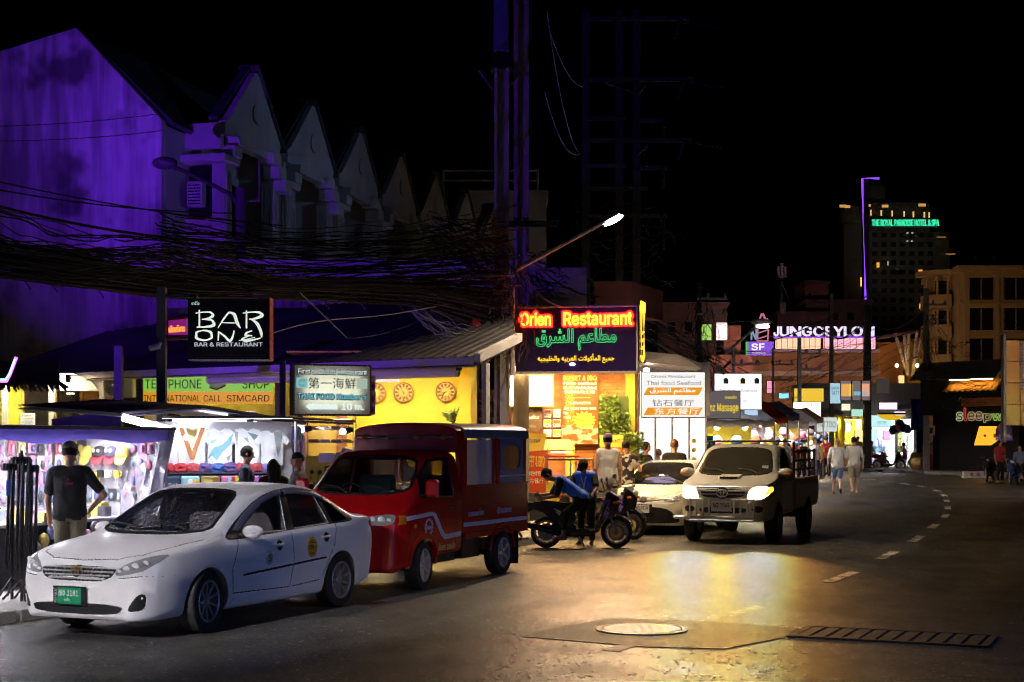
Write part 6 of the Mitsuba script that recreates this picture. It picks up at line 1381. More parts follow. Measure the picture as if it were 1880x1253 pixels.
part(t, 'ceiling', thick(sheet(lambda u, v: roof_pt(round(u * 20) / 20, v * .9) - V(0, 0, .16), 5, 2), .02), 'old_plaster')
# roof cladding above: violet-lit metal strip, ledge and post
f, w, h = sign_fr(300, 500, 1000, 566, 36.5)
t2 = thing('metal_hoarding', 'long ribbed metal hoarding above the low roof, lit violet', 'hoarding')
hp = sheet(lambda u, v: f.pt(u * w, v * h, .03 * abs(math.sin(u * 2 * math.pi * 22)) ** .5), 265, 2)
part(t2, 'ribbed_sheet', thick(hp, .02), 'cladding'); part(t2, 'ledge', bx(0, w, h + .02, h + .27, -.1, .35, f), 'cladding')
f, w, h = sign_fr(690, 482, 703, 640, 35.9); part(t2, 'post', bx(0, w, -1, h, -.1, .1, f), 'cladding', label='violet-lit post standing through the dark roof')
# wooden bar at the far left
f, w, h = sign_fr(-40, 712, 205, 800, 34.0)
t = thing('wooden_bar', 'small bar of varnished planks with lit windows at the far left', 'building')
rs = random.Random(2)
for j in range(12):
    y = -.2 + j * .125
    for a, b in ((0, .55), (2.35, w)) if 2 < j < 11 else ((0, w),): part(t, 'plank', rbx(a, b, y, y + .118, -.03, .01 + rs.random() * .006, .006, f), 'varnished_wood')
part(t, 'lower_wall', bx(0, w, -2.3, -.21, -.03, 0, f), 'varnished_wood')
for a, b in ((.62, 1.0), (1.0, 1.62), (1.72, 2.3)):
    wn = part(t, 'window', bx(a, b, .2, 1.1, -.05, -.04, f), 'window_dark' if a > .9 else 'yellow_wall')
    part(wn, 'frame', cat([bx(a - .03, a + .03, .15, 1.15, -.04, .03, f), bx(b - .03, b + .03, .15, 1.15, -.04, .03, f), bx(a, b, .13, .2, -.04, .03, f), bx(a, b, 1.1, 1.17, -.04, .03, f)]), 'varnished_wood')
part(t, 'ceiling_lamp', lathe([(0, 0), (.09, 0), (.09, .03), (0, .03)], 16, Fr(f.pt(2.05, .92, -.03), f.x, -f.z)), 'white_gloss', em=emit((1, .9, .6), 3, .05))
led(t, .2, 2.4, 1.33, .7, 1.0, f, emit((1, .72, .3), 95, 1.2))
nt = part(t, 'paper_notice', bx(.95, 1.28, .22, .5, .03, .036, f), 'plate_white', label='handwritten white paper notice in the bar window')
part(nt, 'handwriting', cat([tube([f.pt(.98 + .025 * i, .43 - .07 * j + .012 * ((i * 7 + j) % 3), .04) for i in range(11)], .004, 4) for j in range(3)]), 'seam')
for px, nm in ((8, 'post'), (94, 'post'), (187, 'post')):
    g, w2, h2 = sign_fr(px - 5, 690, px + 5, 800, 33.4); part(t, nm, bx(0, w2, -2.2, h2, -.1, 0, g), 'fascia')
g, w2, h2 = sign_fr(105, 690, 200, 718, 33.5); part(t, 'pale_lintel', bx(0, w2, 0, h2, -.1, -.02, g), 'fascia', label='pale blue painted board above the bar')
part(t, 'brace', tube([g.pt(w2 * .55, h2, 0), g.pt(w2 * .9, -.1, 0)], .025), 'fascia')
k = thing('tube_light', 'glowing pink fluorescent tube light under the eave above the wooden bar', 'lamp')
part(k, 'tube', tube([P(97, 697, 33.0), P(123, 695, 32.8)], .075, 10), 'white_gloss', em=emit((1.0, .62, .98), 6, .4)); part(k, 'end_cap', tube([P(122, 695, 32.8), P(128, 695, 32.8)], .09, 10), 'canvas_dark')
k = thing('thatched_awning', 'dark thatched awning with ragged edge at the left edge', 'awning')
part(k, 'thatch', cat([tube([P(-30 + i * 1.7, 668 + 12 * abs(i - 10) / 40 + rs.random() * 10, 31.5 + rs.random() * .4), P(-28 + i * 2.0 + rs.uniform(-4, 4), 708 + rs.random() * 12, 31.0 + rs.random() * .3)], .022, 4) for i in range(78)]), 'canvas_dark', kind='stuff')
part(k, 'backing', thick(sheet(lambda u, v: P(-40 + u * 150, 664 + v * 44, 31.7 - v * .3), 3, 3), .03), 'canvas_dark')
k = thing('neon_arrow', 'bent violet and blue neon tube at the left edge', 'neon sign')
part(k, 'violet_tube', tube([P(-8, 700, 29.9), P(12, 700, 29.9), P(18, 688, 29.9), P(30, 656, 29.9)], .035, 8), 'white_gloss', True, em=emit((.55, .12, 1.0), 3.0, .4))
part(k, 'blue_tube', tube([P(-8, 697, 29.8), P(10, 697, 29.8), P(17, 686, 29.8), P(27, 660, 29.8)], .016, 8), 'white_gloss', True, em=emit((.2, .75, 1.0), 3.5, .1))
# air conditioner, telephone shop
f, w, h = sign_fr(188, 688, 244, 730, 33.2)
t = thing('air_conditioner_unit', 'white outdoor air conditioner with round fan grille beside the phone shop sign', 'air conditioner')
part(t, 'case', rbx(0, w, 0, h, -.3, 0, .02, f), 'fascia')
part(t, 'fan_grille', cat([tube([f.pt(.24 + r_ * math.cos(a), .26 + r_ * math.sin(a), .012) for a in np.linspace(0, 6.29, 25)], .006, 4) for r_ in (.05, .09, .13, .17, .21)]), 'black_plastic')
part(t, 'fan_hub', ell(f.pt(.24, .26, .01), (.035, .02, .035), 2), 'white_gloss', True)
f, w, h = sign_fr(262, 688, 501, 742, 33.0)
t = thing('shop_sign', 'green and orange backlit telephone shop sign behind the T-shirt stall', 'sign')
y0 = h * .0
part(t, 'green_panel', bx(0, w, .27, h, -.06, 0, f), 'white_gloss', em=emit((.26, .6, .07), .85, .3)); part(t, 'orange_panel', bx(0, w, 0, .266, -.06, 0, f), 'white_gloss', em=emit((.9, .38, .02), .75, .2))
mt('ink_blue', (.02, .03, .12), .6); mt('ink', (.01, .01, .012), .6)
part(t, 'lettering', text('TELEPHONE', f, .05, .33, 1.22, .2, .01, z=.002), 'ink_blue'); part(t, 'lettering', text('SHOP', f, w - .66, .33, .58, .2, .01, z=.002), 'ink')
part(t, 'lettering', text('INTERNATIONAL', f, .03, .05, 1.22, .14, .01, z=.002), 'ink'); part(t, 'lettering', text('CALL', f, 1.32, .05, .38, .14, .01, z=.002), 'ink'); part(t, 'lettering', text('SIMCARD', f, 1.82, .05, .92, .14, .01, z=.002), 'ink')
part(t, 'phone_emblem', cat([ell((1.62, .42, .01), (.17, .1, .02), 2, f)]), 'canvas_violet', True); part(t, 'phone_emblem', tube([f.pt(1.45, .36, .02), f.pt(1.6, .31, .03), f.pt(1.8, .4, .02)], .02), 'cloth_red', True)
t = thing('rolled_awning', 'pale rolled-up awning hung above the telephone shop sign', 'awning')
part(t, 'roll', tube([P(383, 697, 31.9), P(538, 694, 31.2)], .1, 14), 'fascia', True); part(t, 'bracket', cat([tube([P(x, 685, 32), P(x, 700, 32)], .02) for x in (383, 540)]), 'canvas_dark')
g, w2, h2 = sign_fr(262, 744, 540, 800, 33.3)
t = thing('phone_shop', 'lit phone shop counter with shelves below the telephone shop sign', 'shop')
part(t, 'back_wall', bx(-.1, w2, -2, 1.6, -.6, -.55, g), 'yellow_wall'); part(t, 'counter', bx(0, w2 - .2, -.2, .25, -.2, 0, g), 'fascia')
for i in range(7): part(t, 'shelf_item', rbx(.1 + i * .42, .36 + i * .42, .26, .44 + .1 * (i % 2), -.25, -.05, .02, g), ('white_gloss', 'ink', 'yellow_wall', 'fascia', 'canvas_dark', 'white_gloss', 'ink')[i])
for px in (252, 505): q, w3, h3 = sign_fr(px, 684, px + 9, 800, 32.7); part(t, 'shop_post', bx(0, w3, -2.2, h3, -.1, 0, q), 'canvas_dark')
part(t, 'strip_lamp', tube([g.pt(.4, 1.5, .1), g.pt(2.8, 1.5, .1)], .025), 'white_gloss', em=emit((1, .95, .6), 40, .7))
# seafood sign box
f, w, h = sign_fr(541, 671, 679, 760, 26.6, 27.2)
t = thing('light_box_sign', 'backlit seafood restaurant sign with white lettering and arrow, on a dark post', 'sign')
part(t, 'case', cat([bx(-.03, 0, -.03, h + .03, -.2, .004, f), bx(w, w + .03, -.03, h + .03, -.2, .004, f), bx(0, w, -.03, 0, -.2, .004, f), bx(0, w, h, h + .03, -.2, .004, f), bx(0, w, 0, h, -.2, -.19, f)]), 'canvas_dark')
scene['sign_film'] = {'type': 'principledthin', 'base_color': {'type': 'rgb', 'value': [.62, .6, .54]}, 'roughness': .6, 'diff_trans': 1.2}
part(t, 'panel', trimesh.Trimesh(np.array([f.pt(*q) for q in ((0, 0), (w, 0), (w, h), (0, h))]), np.array([[0, 1, 2], [0, 2, 3]]), process=False), 'sign_film')
def rim(s, x, y, w_, h_):
    m = text(s, Fr((0, 0, 0), (1, 0, 0), (0, 1, 0)), x, y, w_, h_, .002, True, 0); top = m.faces[m.face_normals[:, 2] > .9]
    part(t, 'lettering_shadow', extr(unary_union([Polygon(m.vertices[q][:, :2]) for q in top]).buffer(.013).simplify(.003), .006, f.at(.004, -.006, .001)), 'ink')
q = [f.pt(w * a, h * b, -.11) for a, b in ((.12, .14), (.88, .14), (.88, .86), (.12, .86))]; part(t, 'inner_lamp', trimesh.Trimesh(np.array(q), np.array([[0, 1, 2], [0, 2, 3]]), process=False), 'white_gloss', em=emit((.95, 1.0, .82), 2.6, .7))
rim('First seafood Restaurant', .06, .70, w - .12, .09); part(t, 'lettering', text('First seafood Restaurant', f, .06, .70, w - .12, .09, .01, z=.003), 'white_gloss', em=emit((.85, 1, .95), .9))
part(t, 'lettering', text('zh1', f, .25, .44, .88, .2, .008, z=.002), 'ink')
rim('THAI FOOD Number 5', .05, .26, w - .12, .1); part(t, 'lettering', text('THAI FOOD Number 5', f, .05, .26, w - .12, .1, .01, z=.003), 'white_gloss', em=emit((.25, .85, 1), .85))
part(t, 'arrow', extr(Polygon([(.2, .13), (.3, .2), (.3, .17), (.78, .17), (.78, .08), (.3, .08), (.3, .05)]), .01, f.at(0, 0, .002)), 'white_gloss', em=emit((.85, 1, .95), .9)); part(t, 'lettering', text('10 m.', f, .86, .07, .42, .12, .01, True, z=.003), 'white_gloss', em=emit((.9, 1, .95), .9))
for x in (.04, w - .24): part(t, 'icon', extr(sbox(x, .46, x + .18, .62).buffer(.01), .008, f.at(0, 0, .002)), 'white_gloss', em=emit((.25, .7, .75) if x < .5 else (.5, .65, .5), .7))
part(t, 'icon_print', cat([tube([f.pt(.13 + r_ * math.cos(a), .54 + r_ * math.sin(a), .012) for a in np.linspace(0, 5.5, 16)], .006, 4) for r_ in (.06, .035)]), 'white_gloss')
q = P(519, 760, 27.0); part(t, 'post', bx(q[0] - .05, q[0] + .05, q[1] - .05, q[1] + .05, 0, 3.35, None), 'canvas_dark')
f, w, h = sign_fr(680, 690, 689, 762, 27.3)
t = thing('side_placard', 'narrow pink and white placard hung at the right edge of the seafood sign', 'sign'); part(t, 'board', bx(0, w, 0, h, -.01, 0, f), 'cloth_pink')
for i in range(6): part(t, 'label_strip', bx(.01, w - .01, .04 + i * .11, .1 + i * .11, 0, .004, f), 'plate_white' if i % 2 else 'cloth_maroon')
# yellow restaurant
f, w, h = sign_fr(556, 662, 868, 880, 32.2)
t = thing('yellow_restaurant', 'open restaurant with bright yellow wall and clocks behind the red truck', 'restaurant')
part(t, 'back_wall', bx(0, w, -.3, h, -.1, 0, f), 'yellow_wall'); part(t, 'side_wall', bx(w, w + .12, -.3, h, -.1, 1.6, f), 'yellow_wall')
part(t, 'ceiling', bx(0, w, h + .02, h + .06, -.1, 2.4, f), 'yellow_wall')
led(t, .3, w - .3, h - .05, 1.4, 1.9, f, emit((1.0, .74, .34), 62, 2))
for j in range(24):
    for i in range(2):
        part(t, 'brick', rbx(.72 + .11 * i + .0, .82 + .11 * i, -.25 + j * .09, -.17 + j * .09, .0, .03 + .008 * rs.random(), .005, f), 'brick_orange')
def brick_c(p, n, uv): return mix((.36, .14, .05), (.5, .23, .08), noise(p.x * 4, p.y * 4, p.z * 11)) * (.85 + .3 * noise(p.x * 50, p.y * 50, p.z * 50))


mt('brick_orange', mikit.proc(brick_c), .85)
mt('clock_brown', (.14, .06, .02), .5); mt('clock_cream', (.62, .45, .12), .6)
for i, (px, py) in enumerate(((741, 721), (818, 720), (690, 722))):
    q = P(px, py, 32.15); k = thing('wall_clock', ('round brown clock, left of two fully seen on the yellow wall', 'round brown clock nearest the right end of the yellow wall', 'round brown clock half hidden behind the seafood sign')[i], 'clock')
    g = Fr(q, (1, 0, 0), (0, 0, 1), (0, -1, 0)); g = Fr(q, (1, 0, 0), (0, 0, 1))
    part(k, 'rim', put(lathe([(.19, 0), (.21, 0), (.21, .03), (.19, .03), (.19, 0)], 40), g), 'clock_brown', 30); part(k, 'face', put(lathe([(0, 0), (.195, 0), (.195, .012), (0, .012)], 40), g), 'clock_cream')
    part(k, 'hour_ring', put(cat([extr(aff.rotate(sbox(-.022, .115, .022, .178), a, origin=(0, 0)), .006) for a in range(0, 360, 30)]), g.at(0, 0, .012)), 'clock_brown')
    part(k, 'inner_ring', put(lathe([(.095, .012), (.105, .012), (.105, .018), (.095, .018), (.095, .012)], 32), g), 'clock_brown')
    for a, L in ((40 + 70 * i, .08), (190 - 50 * i, .12)): part(k, 'hand', put(extr(aff.rotate(sbox(-.006, -.02, .006, L), a, origin=(0, 0)), .005), g.at(0, 0, .02)), 'ink')
t = thing('rolled_awning', 'long rolled-up awning in front of the yellow wall', 'awning')
part(t, 'roll', tube([P(688, 686, 29.2), P(840, 681, 28.4)], .12, 14), 'fascia', True); part(t, 'cover', hull([P(688, 678, 29.1), P(846, 671, 28.3), P(846, 668, 28.4), P(688, 674, 29.2), P(688, 678, 29.25), P(846, 671, 28.5)]), 'canvas_dark'); part(t, 'bracket', rbx(*[v for k in range(3) for v in sorted((P(838, 675, 28.4)[k] - .06, P(838, 675, 28.4)[k] + .1))], .02), 'canvas_dark')
q, w2, h2 = sign_fr(690, 697, 733, 702, 30.5); t = thing('emergency_light', 'thin white strip light fitting below the rolled awning', 'lamp', None, bx(0, w2, 0, h2, -.05, 0, q), 'plate_white')
f, w, h = sign_fr(556, 838, 700, 880, 29.0)
t = thing('serving_counter', 'counter covered in yellow cloth with a glass food case', 'counter')
part(t, 'cloth', rbx(0, w, -.3, h, -.6, 0, .03, f), 'paint_yellow', 30); part(t, 'orange_panel', bx(.55, w, -.3, h - .2, 0, .006, f), 'brick_orange')
gl = part(t, 'glass_case', bx(.02, .95, h, h + .75, -.55, -.05, f), 'pane'); part(t, 'case_frame', cat([tube([f.pt(a, h, b), f.pt(a, h + .75, b)], .012) for a in (.02, .95) for b in (-.55, -.05)] + [bx(.02, .95, h + y, h + y + .012, -.5, -.1, f) for y in (.25, .5)]), 'steel')
for i in range(8): part(t, 'food_tray', rbx(.08 + (i % 4) * .22, .26 + (i % 4) * .22, h + .26 + .25 * (i // 4), h + .32 + .25 * (i // 4), -.45, -.15, .02, f), ('brick_orange', 'plate_white', 'khaki', 'yellow_wall')[i % 4])
part(t, 'case_lamp', tube([f.pt(.1, h + .7, -.3), f.pt(.85, h + .7, -.3)], .012), 'white_gloss', em=emit((1, .9, .6), 12, .4))
part(t, 'poster', bx(.3, .6, h - .12, h + .06, .005, .012, f), 'plate_white'); part(t, 'poster', bx(.62, 1.0, h - .12, h + .06, .005, .012, f), 'print_teal')
mt('white_cloth', (.7, .66, .55), .9)
for i, (px, py) in enumerate(((660, 822), (640, 830))): q = P(px, py, 28.8); thing('napkin', ('crumpled white napkin on the yellow counter', 'second white napkin on the yellow counter, further left')[i], 'napkin', None, smooth_blob([q, q + V(.1, 0, 0)], .08, .05, i), 'white_cloth', True)
# pot plant on the truck-side wall end
k = thing('pot_plant', 'spiky pot plant at the right end of the yellow wall', 'plant'); q = P(832, 778, 31.2)
mt('leaf_dark', (.05, .09, .02), .5); rs = random.Random(9)
part(k, 'leaves', cat([hull([q, q + V(.02, 0, .01), q + V(math.cos(a) * L, math.sin(a) * L * .5, e), q + V(math.cos(a) * L * .5 + .03, math.sin(a) * .2, e * .7 + .03), q + V(math.cos(a) * L * .5 - .03, math.sin(a) * .2, e * .7)]) for a, L, e in [(rs.uniform(0, 6.3), rs.uniform(.1, .26), rs.uniform(.05, .38)) for _ in range(22)]]), 'leaf_dark', kind='stuff'); part(k, 'pot', put(lathe([(0, -.2), (.1, -.2), (.14, 0), (0, 0)], 14), Fr(q, (1, 0, 0), (0, 1, 0))), 'brick_orange', 30)
# parked scooters and greenery behind the stall
for i, (px, d) in enumerate(((566, 26.3), (612, 27.6))): scooter(Fr(gp(px, d, PV), unit((-.75, -.66, 0)), unit((.66, -.75, 0))), ('dark scooter behind the stall, nearest the dark tank top', 'dark scooter with raised mirrors beside the red truck windscreen')[i], detail=False, steer=-20)
f, w, h = sign_fr(596, 856, 640, 876, 26.8); t = thing('menu_board', 'dark board lettered in gold behind the parked scooter', 'sign'); part(t, 'board', bx(0, w, -.2, h, -.02, 0, f), 'ink'); part(t, 'lettering', text('BAROM', f, .03, .06, w - .06, .1, .004, True), 'brass')
# BAR sign on its pole
f, w, h = sign_fr(345, 549, 494, 660, 24.0)
t = thing('bar_sign', 'dark box sign with white brushed bar lettering high on the left pole', 'sign')
mt('sign_black', (.006, .006, .014), .35); mt('red_trim', (.35, .03, .02), .5)
part(t, 'case', bx(0, w, 0, h, -.28, 0, f), 'sign_black'); part(t, 'right_trim', bx(w, w + .02, -.02, h + .02, -.3, .02, f), 'red_trim'); part(t, 'edge_strip', bx(0, w, -.02, -.002, -.28, .02, f), 'fascia')
def brush(pts, ws):
    p = np.array(pts, float); L = np.linspace(0, 1, len(p)); u = np.linspace(0, 1, 22)
    q = np.stack([PchipInterpolator(L, p[:, k])(u) for k in (0, 1)], 1); w_ = np.interp(u, np.linspace(0, 1, len(ws)), ws)
    return unary_union([LineString([q[i], q[i + 1]]).buffer(max(w_[i], .4) / 2) for i in range(len(q) - 1)])
sc = w / 155.0
BAR = unary_union([brush([(22, 30 + 62), (21, 60)], [2, 3]) if 0 else brush([(22, 93), (22, 62)], [2.5, 3]), brush([(16, 88), (40, 90), (48, 84), (40, 78), (28, 76)], [2, 3, 5, 4, 2]), brush([(28, 76), (46, 74), (50, 66), (38, 62), (18, 61)], [2, 4, 6, 4, 2]),
    brush([(58, 60), (68, 76), (78, 89)], [1.5, 3, 3]), brush([(78, 89), (88, 86), (94, 70), (100, 60)], [3, 6, 6, 1.5]), brush([(64, 70), (94, 69)], [2, 2]),
    brush([(112, 92), (112, 60)], [2.5, 3]), brush([(106, 88), (132, 90), (142, 84), (130, 78), (118, 76)], [2, 4, 6, 4, 2]), brush([(118, 77), (132, 68), (140, 50), (141, 42)], [2, 6, 5, 1]),
    brush([(30, 55), (16, 50), (16, 41), (32, 36), (46, 42), (44, 51), (30, 55)], [2, 4, 5, 3, 4, 5, 2]), brush([(58, 36), (59, 52)], [2, 3]), brush([(59, 52), (70, 44), (80, 35), (86, 44), (88, 54)], [3, 4, 5, 3, 2]),
    brush([(122, 54), (112, 50), (110, 46), (122, 45)], [2, 4, 4, 2]), brush([(118, 45), (104, 38), (112, 35), (138, 40)], [2, 4, 5, 2]), brush([(98, 36), (108, 37), (128, 42)], [1, 2, 1])])
part(t, 'lettering', extr(aff.scale(BAR, sc, sc, origin=(0, 0)), .012, f.at(0, .0, .001)), 'white_gloss', em=emit((.9, 1, .85), .8, .1), label='large white brush-stroke lettering')
part(t, 'lettering', text('BAR & RESTAURANT', f, .1, .2, w - .2, .065, .01, True, z=.002), 'white_gloss', em=emit((.75, .8, .9), .5)); part(t, 'lettering', text('th1', f, .06, h - .1, .12, .06, .01, z=.002), 'white_gloss', em=emit((.6, .9, .8), .5))
q = P(297, 750, 24.2); t = thing('sign_pole', 'dark pole with red-lit edge carrying the bar sign', 'pole')
part(t, 'shaft', bx(q[0] - .07, q[0] + .07, q[1] - .07, q[1] + .07, .1, 4.35), 'pole_dark'); part(t, 'sign_arm', cat([bx(q[0], f.o[0] + .1, q[1] - .03, q[1] + .03, z, z + .05) for z in (3.55, 4.2)]), 'canvas_dark')
part(t, 'camera', cat([tube([P(292, 636, 24), P(275, 640, 23.9)], .05, 10), tube([P(294, 630, 24.1), P(290, 640, 24)], .03)]), 'fascia')
f, w, h = sign_fr(309, 589, 342, 622, 24.6, 24.3); t = thing('neon_box', 'small violet box sign with orange neon script beside the bar sign', 'sign'); part(t, 'panel', bx(0, w, 0, h, -.06, 0, f), 'sign_violet', em=emit((.4, .02, .32), .45, .1)); part(t, 'neon_script', text('th5', f, .03, .09, w - .05, .11, .012, True, z=.006), 'white_gloss', em=emit((1, .2, .03), 2.2, .1)); part(t, 'frame', cat([bx(0, w, h, h + .03, -.07, .02, f), bx(0, w, -.03, 0, -.07, .02, f)]), 'red_trim')
mt('sign_violet', (.2, .03, .2), .5)
for i, (px, y0, y1) in enumerate(((218, 636, 790),)):
    q = P(px, 760, 28.0); t = thing('support_post', 'thick violet-lit post under the low roof left of the bar sign pole', 'post', None, bx(q[0] - .07, q[0] + .07, q[1] - .07, q[1] + .07, .1, P(px, y0, 28)[2]), 'pole_dark')
f, w, h = sign_fr(96, 752, 222, 792, 27.5); t = thing('canvas_screen', 'dark violet canvas screen standing above the souvenir stall', 'screen', None, extr(Polygon([(0, -.1), (w, -.1), (w, h), (0, h * .55)]), .03, f), 'canvas_dark')
# old street lamp arm in front of the gable wall
t = thing('old_street_lamp', 'unlit old street lamp on a curved arm in front of the violet gable wall', 'street lamp')
part(t, 'arm', tube([P(442, 420, 37.5), P(440, 385, 37.5), P(425, 358, 37.5), P(380, 335, 37), P(340, 316, 36.5), P(318, 307, 36.2)], .05), 'pole_dark', True); q = P(303, 300, 36)
part(t, 'lamp_head', ell(q, (.3, .22, .15), 2), 'pole_dark', True); q2 = P(442, 420, 37.5); part(t, 'pole', tube([(q2[0], q2[1], .1), (q2[0], q2[1], q2[2] + 1.0)], .13, 10), 'pole_dark')
# ---------------------------------------------------------------- concrete poles, lamp, cables
def pole(px0, px1, d, top, name, label, key='utility_pole', mat='concrete', extra=None, taper=.8):
    x0, x1 = P(px0, HZ, d)[0], P(px1, HZ, d)[0]; w = x1 - x0; xm = (x0 + x1) / 2
    k = thing(key, label, 'utility pole')
    part(k, 'shaft', hull([(xm + a * w / 2 * s, d + b * w / 2 * s, z) for a in (-1, 1) for b in (-1, 1) for z, s in ((0, 1.15), (top, taper))]), mat)
    return k, xm, w


k, x1, w1 = pole(908, 934, 31.0, 12.5, '', 'thick square concrete pole, left of the close pair in the middle')
part(k, 'edge_rib', cat([bx(x1 + a * w1 * .42 - .03, x1 + a * w1 * .42 + .03, 30.78, 30.86, 1, 12, None) for a in (-1, 1)]), 'concrete')
part(k, 'sign_plate', bx(x1 - .16, x1 + .12, 30.72, 30.76, P(0, 100, 31)[2], P(0, 2, 31)[2]), 'canvas_violet2'); mt('canvas_violet2', (.1, .09, .3), .6)
part(k, 'clamp', bx(x1 - .22, x1 + .22, 30.75, 31.25, P(0, 130, 31)[2], P(0, 104, 31)[2]), 'black_plastic')
k2, x2, w2 = pole(944, 970, 31.9, 12.5, '', 'ribbed concrete pole, right of the close pair in the middle')
part(k2, 'edge_rib', cat([bx(x2 + a * w2 * .4 - .04, x2 + a * w2 * .4 + .04, 31.68, 31.76, 1, 12, None) for a in (-1, 1)]), 'concrete')
part(k2, 'brace', cat([tube([P(880, 130, 31.3), P(905, 165, 31.2)], .03), tube([P(958, 130, 31.2), P(928, 168, 31.2)], .03)]), 'steel')
part(k2, 'cross_arm', bx(x2 - .6, x2 + .75, 31.5, 31.6, P(0, 412, 31.6)[2] - .06, P(0, 412, 31.6)[2] + .06), 'black_plastic')
# white conduit and street lamp
part(k2, 'conduit', tube([P(941, 690, 30.6), P(941, 526, 30.6)], .05, 10), 'fascia', label='pale conduit pipe running up beside the neon sign')
t = thing('street_lamp', 'lit white street lamp on a long slanting arm', 'street lamp')
a, b = P(945, 497, 30.4), P(1118, 404, 28.6)
part(t, 'arm', tube([a, a * .5 + b * .5, b - unit(b - a) * .25], [.045, .04, .035], 10), 'lamp_body', True)
hd = unit(b - a); part(t, 'head', hull([b - hd * .45 + V(0, 0, .05), b - hd * .45 - V(0, 0, .05), b + hd * .28 + V(0, 0, .05), b + hd * .28 + V(0, .12, .0), b + hd * .28 - V(0, .12, 0), b - hd * .4 + V(0, .06, 0), b - hd * .4 - V(0, .06, 0)]), 'lamp_body')
lens = ell((0, 0, 0), (.25, .13, .07), 2); lens.apply_transform(Fr(b + hd * .12 - V(0, .0, .06), hd, (0, 1, 0)).M)
part(t, 'lens', lens, 'white_gloss', True, em=emit((1.0, .93, .9), 60, .2))
spot('street_lamp_beam', b + V(.1, -.05, -.14), (b[0] - .3, b[1] - 3.2, 0), (1.0, .74, .44), 115, 80, 34, 3)
# cables: single ones, then the tangles
def cable(label, a, b, s, r=.012, mat='wire_black', mid_=None):
    p = sag(a, b, s, 20) if mid_ is None else np.array([PchipInterpolator(np.linspace(0, 1, 2 + len(mid_)), [a[j], *[m[j] for m in mid_], b[j]])(np.linspace(0, 1, 28)) for j in range(3)]).T
    return thing('cable', label, 'cable', None, tube(p, r, 5), mat)


mt('wire_grey', (.16, .16, .17), .5)
cable('thick cable crossing the violet gable wall, lowest of three', P(-40, 370, 24), P(470, 448, 29), .15, .026)
cable('thin cable crossing the violet gable wall, topmost of three', P(-40, 326, 24), P(520, 415, 30), .1, .012)
cable('thin cable crossing the violet gable wall, middle of three', P(-40, 342, 24), P(430, 392, 27), .1, .012)
cable('hairline wire across the upper gable wall', P(-30, 233, 24), P(300, 208, 30), .05, .006); cable('hairline wire below the upper one on the gable wall', P(-30, 260, 24), P(300, 240, 30), .05, .006)
cable('pale wire curving in front of the dark roof, below the red-lit tangle', P(496, 614, 25), P(838, 556, 30), 0, .009, 'wire_grey', [P(590, 590, 26.5), P(700, 580, 28)])
cable('pale straight wire slanting down over the hoarding', P(550, 537, 27), P(638, 622, 29), 0, .011, 'wire_grey')
cable('pale slack wire in front of the dark roof', P(638, 622, 29), P(800, 573, 30), .12, .007, 'wire_grey')
for i, (x0, y0, x1_, y1, s) in enumerate(((1004, 20, 1062, 280, .6), (1010, 60, 1070, 160, .3), (1000, 170, 1066, 282, .5))):
    cable(('long pale loop of wire hanging right of the tall poles', 'short upper loop of wire right of the tall poles', 'lower loop of wire right of the tall poles')[i], P(x0, y0, 36), P(x1_, y1, 40), s, .014, 'wire_grey')
cable('pale drop wire from the lamp pole to the neon sign', P(960, 500, 30.4), P(1050, 560, 30.8), .25, .012, 'wire_grey')
cable('dark drop wire from the lamp pole to the pink block', P(968, 470, 30.4), P(1100, 545, 32), .2, .016)
rs = random.Random(21); nr = np.random.default_rng(7)
def tangle(label, path, n, spread, r=(.008, .014), mat='wire_black', wob=.06, seg=22, ties=False):
    pth = np.array(path); u0 = np.linspace(0, 1, len(pth)); u = np.linspace(0, 1, seg); ms = []
    c_ = np.stack([PchipInterpolator(u0, pth[:, k])(u) for k in range(3)], 1); sp = np.interp(u, u0, spread)
    for _ in range(n):
        o = nr.normal(0, 1, 3) * V(.35, .35, 1.0); o /= max(1, np.linalg.norm(o) / 1.6)
        w_ = np.cumsum(nr.normal(0, 1, (seg, 3)), 0) * wob * .25
        q = c_ + (o[None] * sp[:, None]) + w_ * np.minimum(1, sp / .2)[:, None]
        a_, b_ = (0, seg) if rs.random() < .7 else sorted((rs.randrange(0, seg - 6), rs.randrange(6, seg)))
        if b_ - a_ < 5: a_, b_ = 0, seg
        ms.append(tube(q[a_:b_], nr.uniform(*r), 4, caps=False))
    if ties:
        for u_ in np.linspace(.12, .9, 7):
            i = int(u_ * (seg - 1)); a = np.linspace(0, 6.2832, 14); r0 = sp[i] * 1.15
            ms.append(tube(np.c_[np.full(14, c_[i, 0]) + .1 * r0 * np.cos(a), c_[i, 1] + .5 * r0 * np.cos(a), c_[i, 2] + r0 * np.sin(a)], .012, 5)); ms.append(tube([c_[i] - V(0, 0, r0), c_[i] - V(.03, 0, r0 + .1), c_[i] - V(-.05, 0, r0 + .22)], .01, 4))
    return thing('cable_tangle', label, 'cables', None, cat(ms), mat, False, kind='stuff')


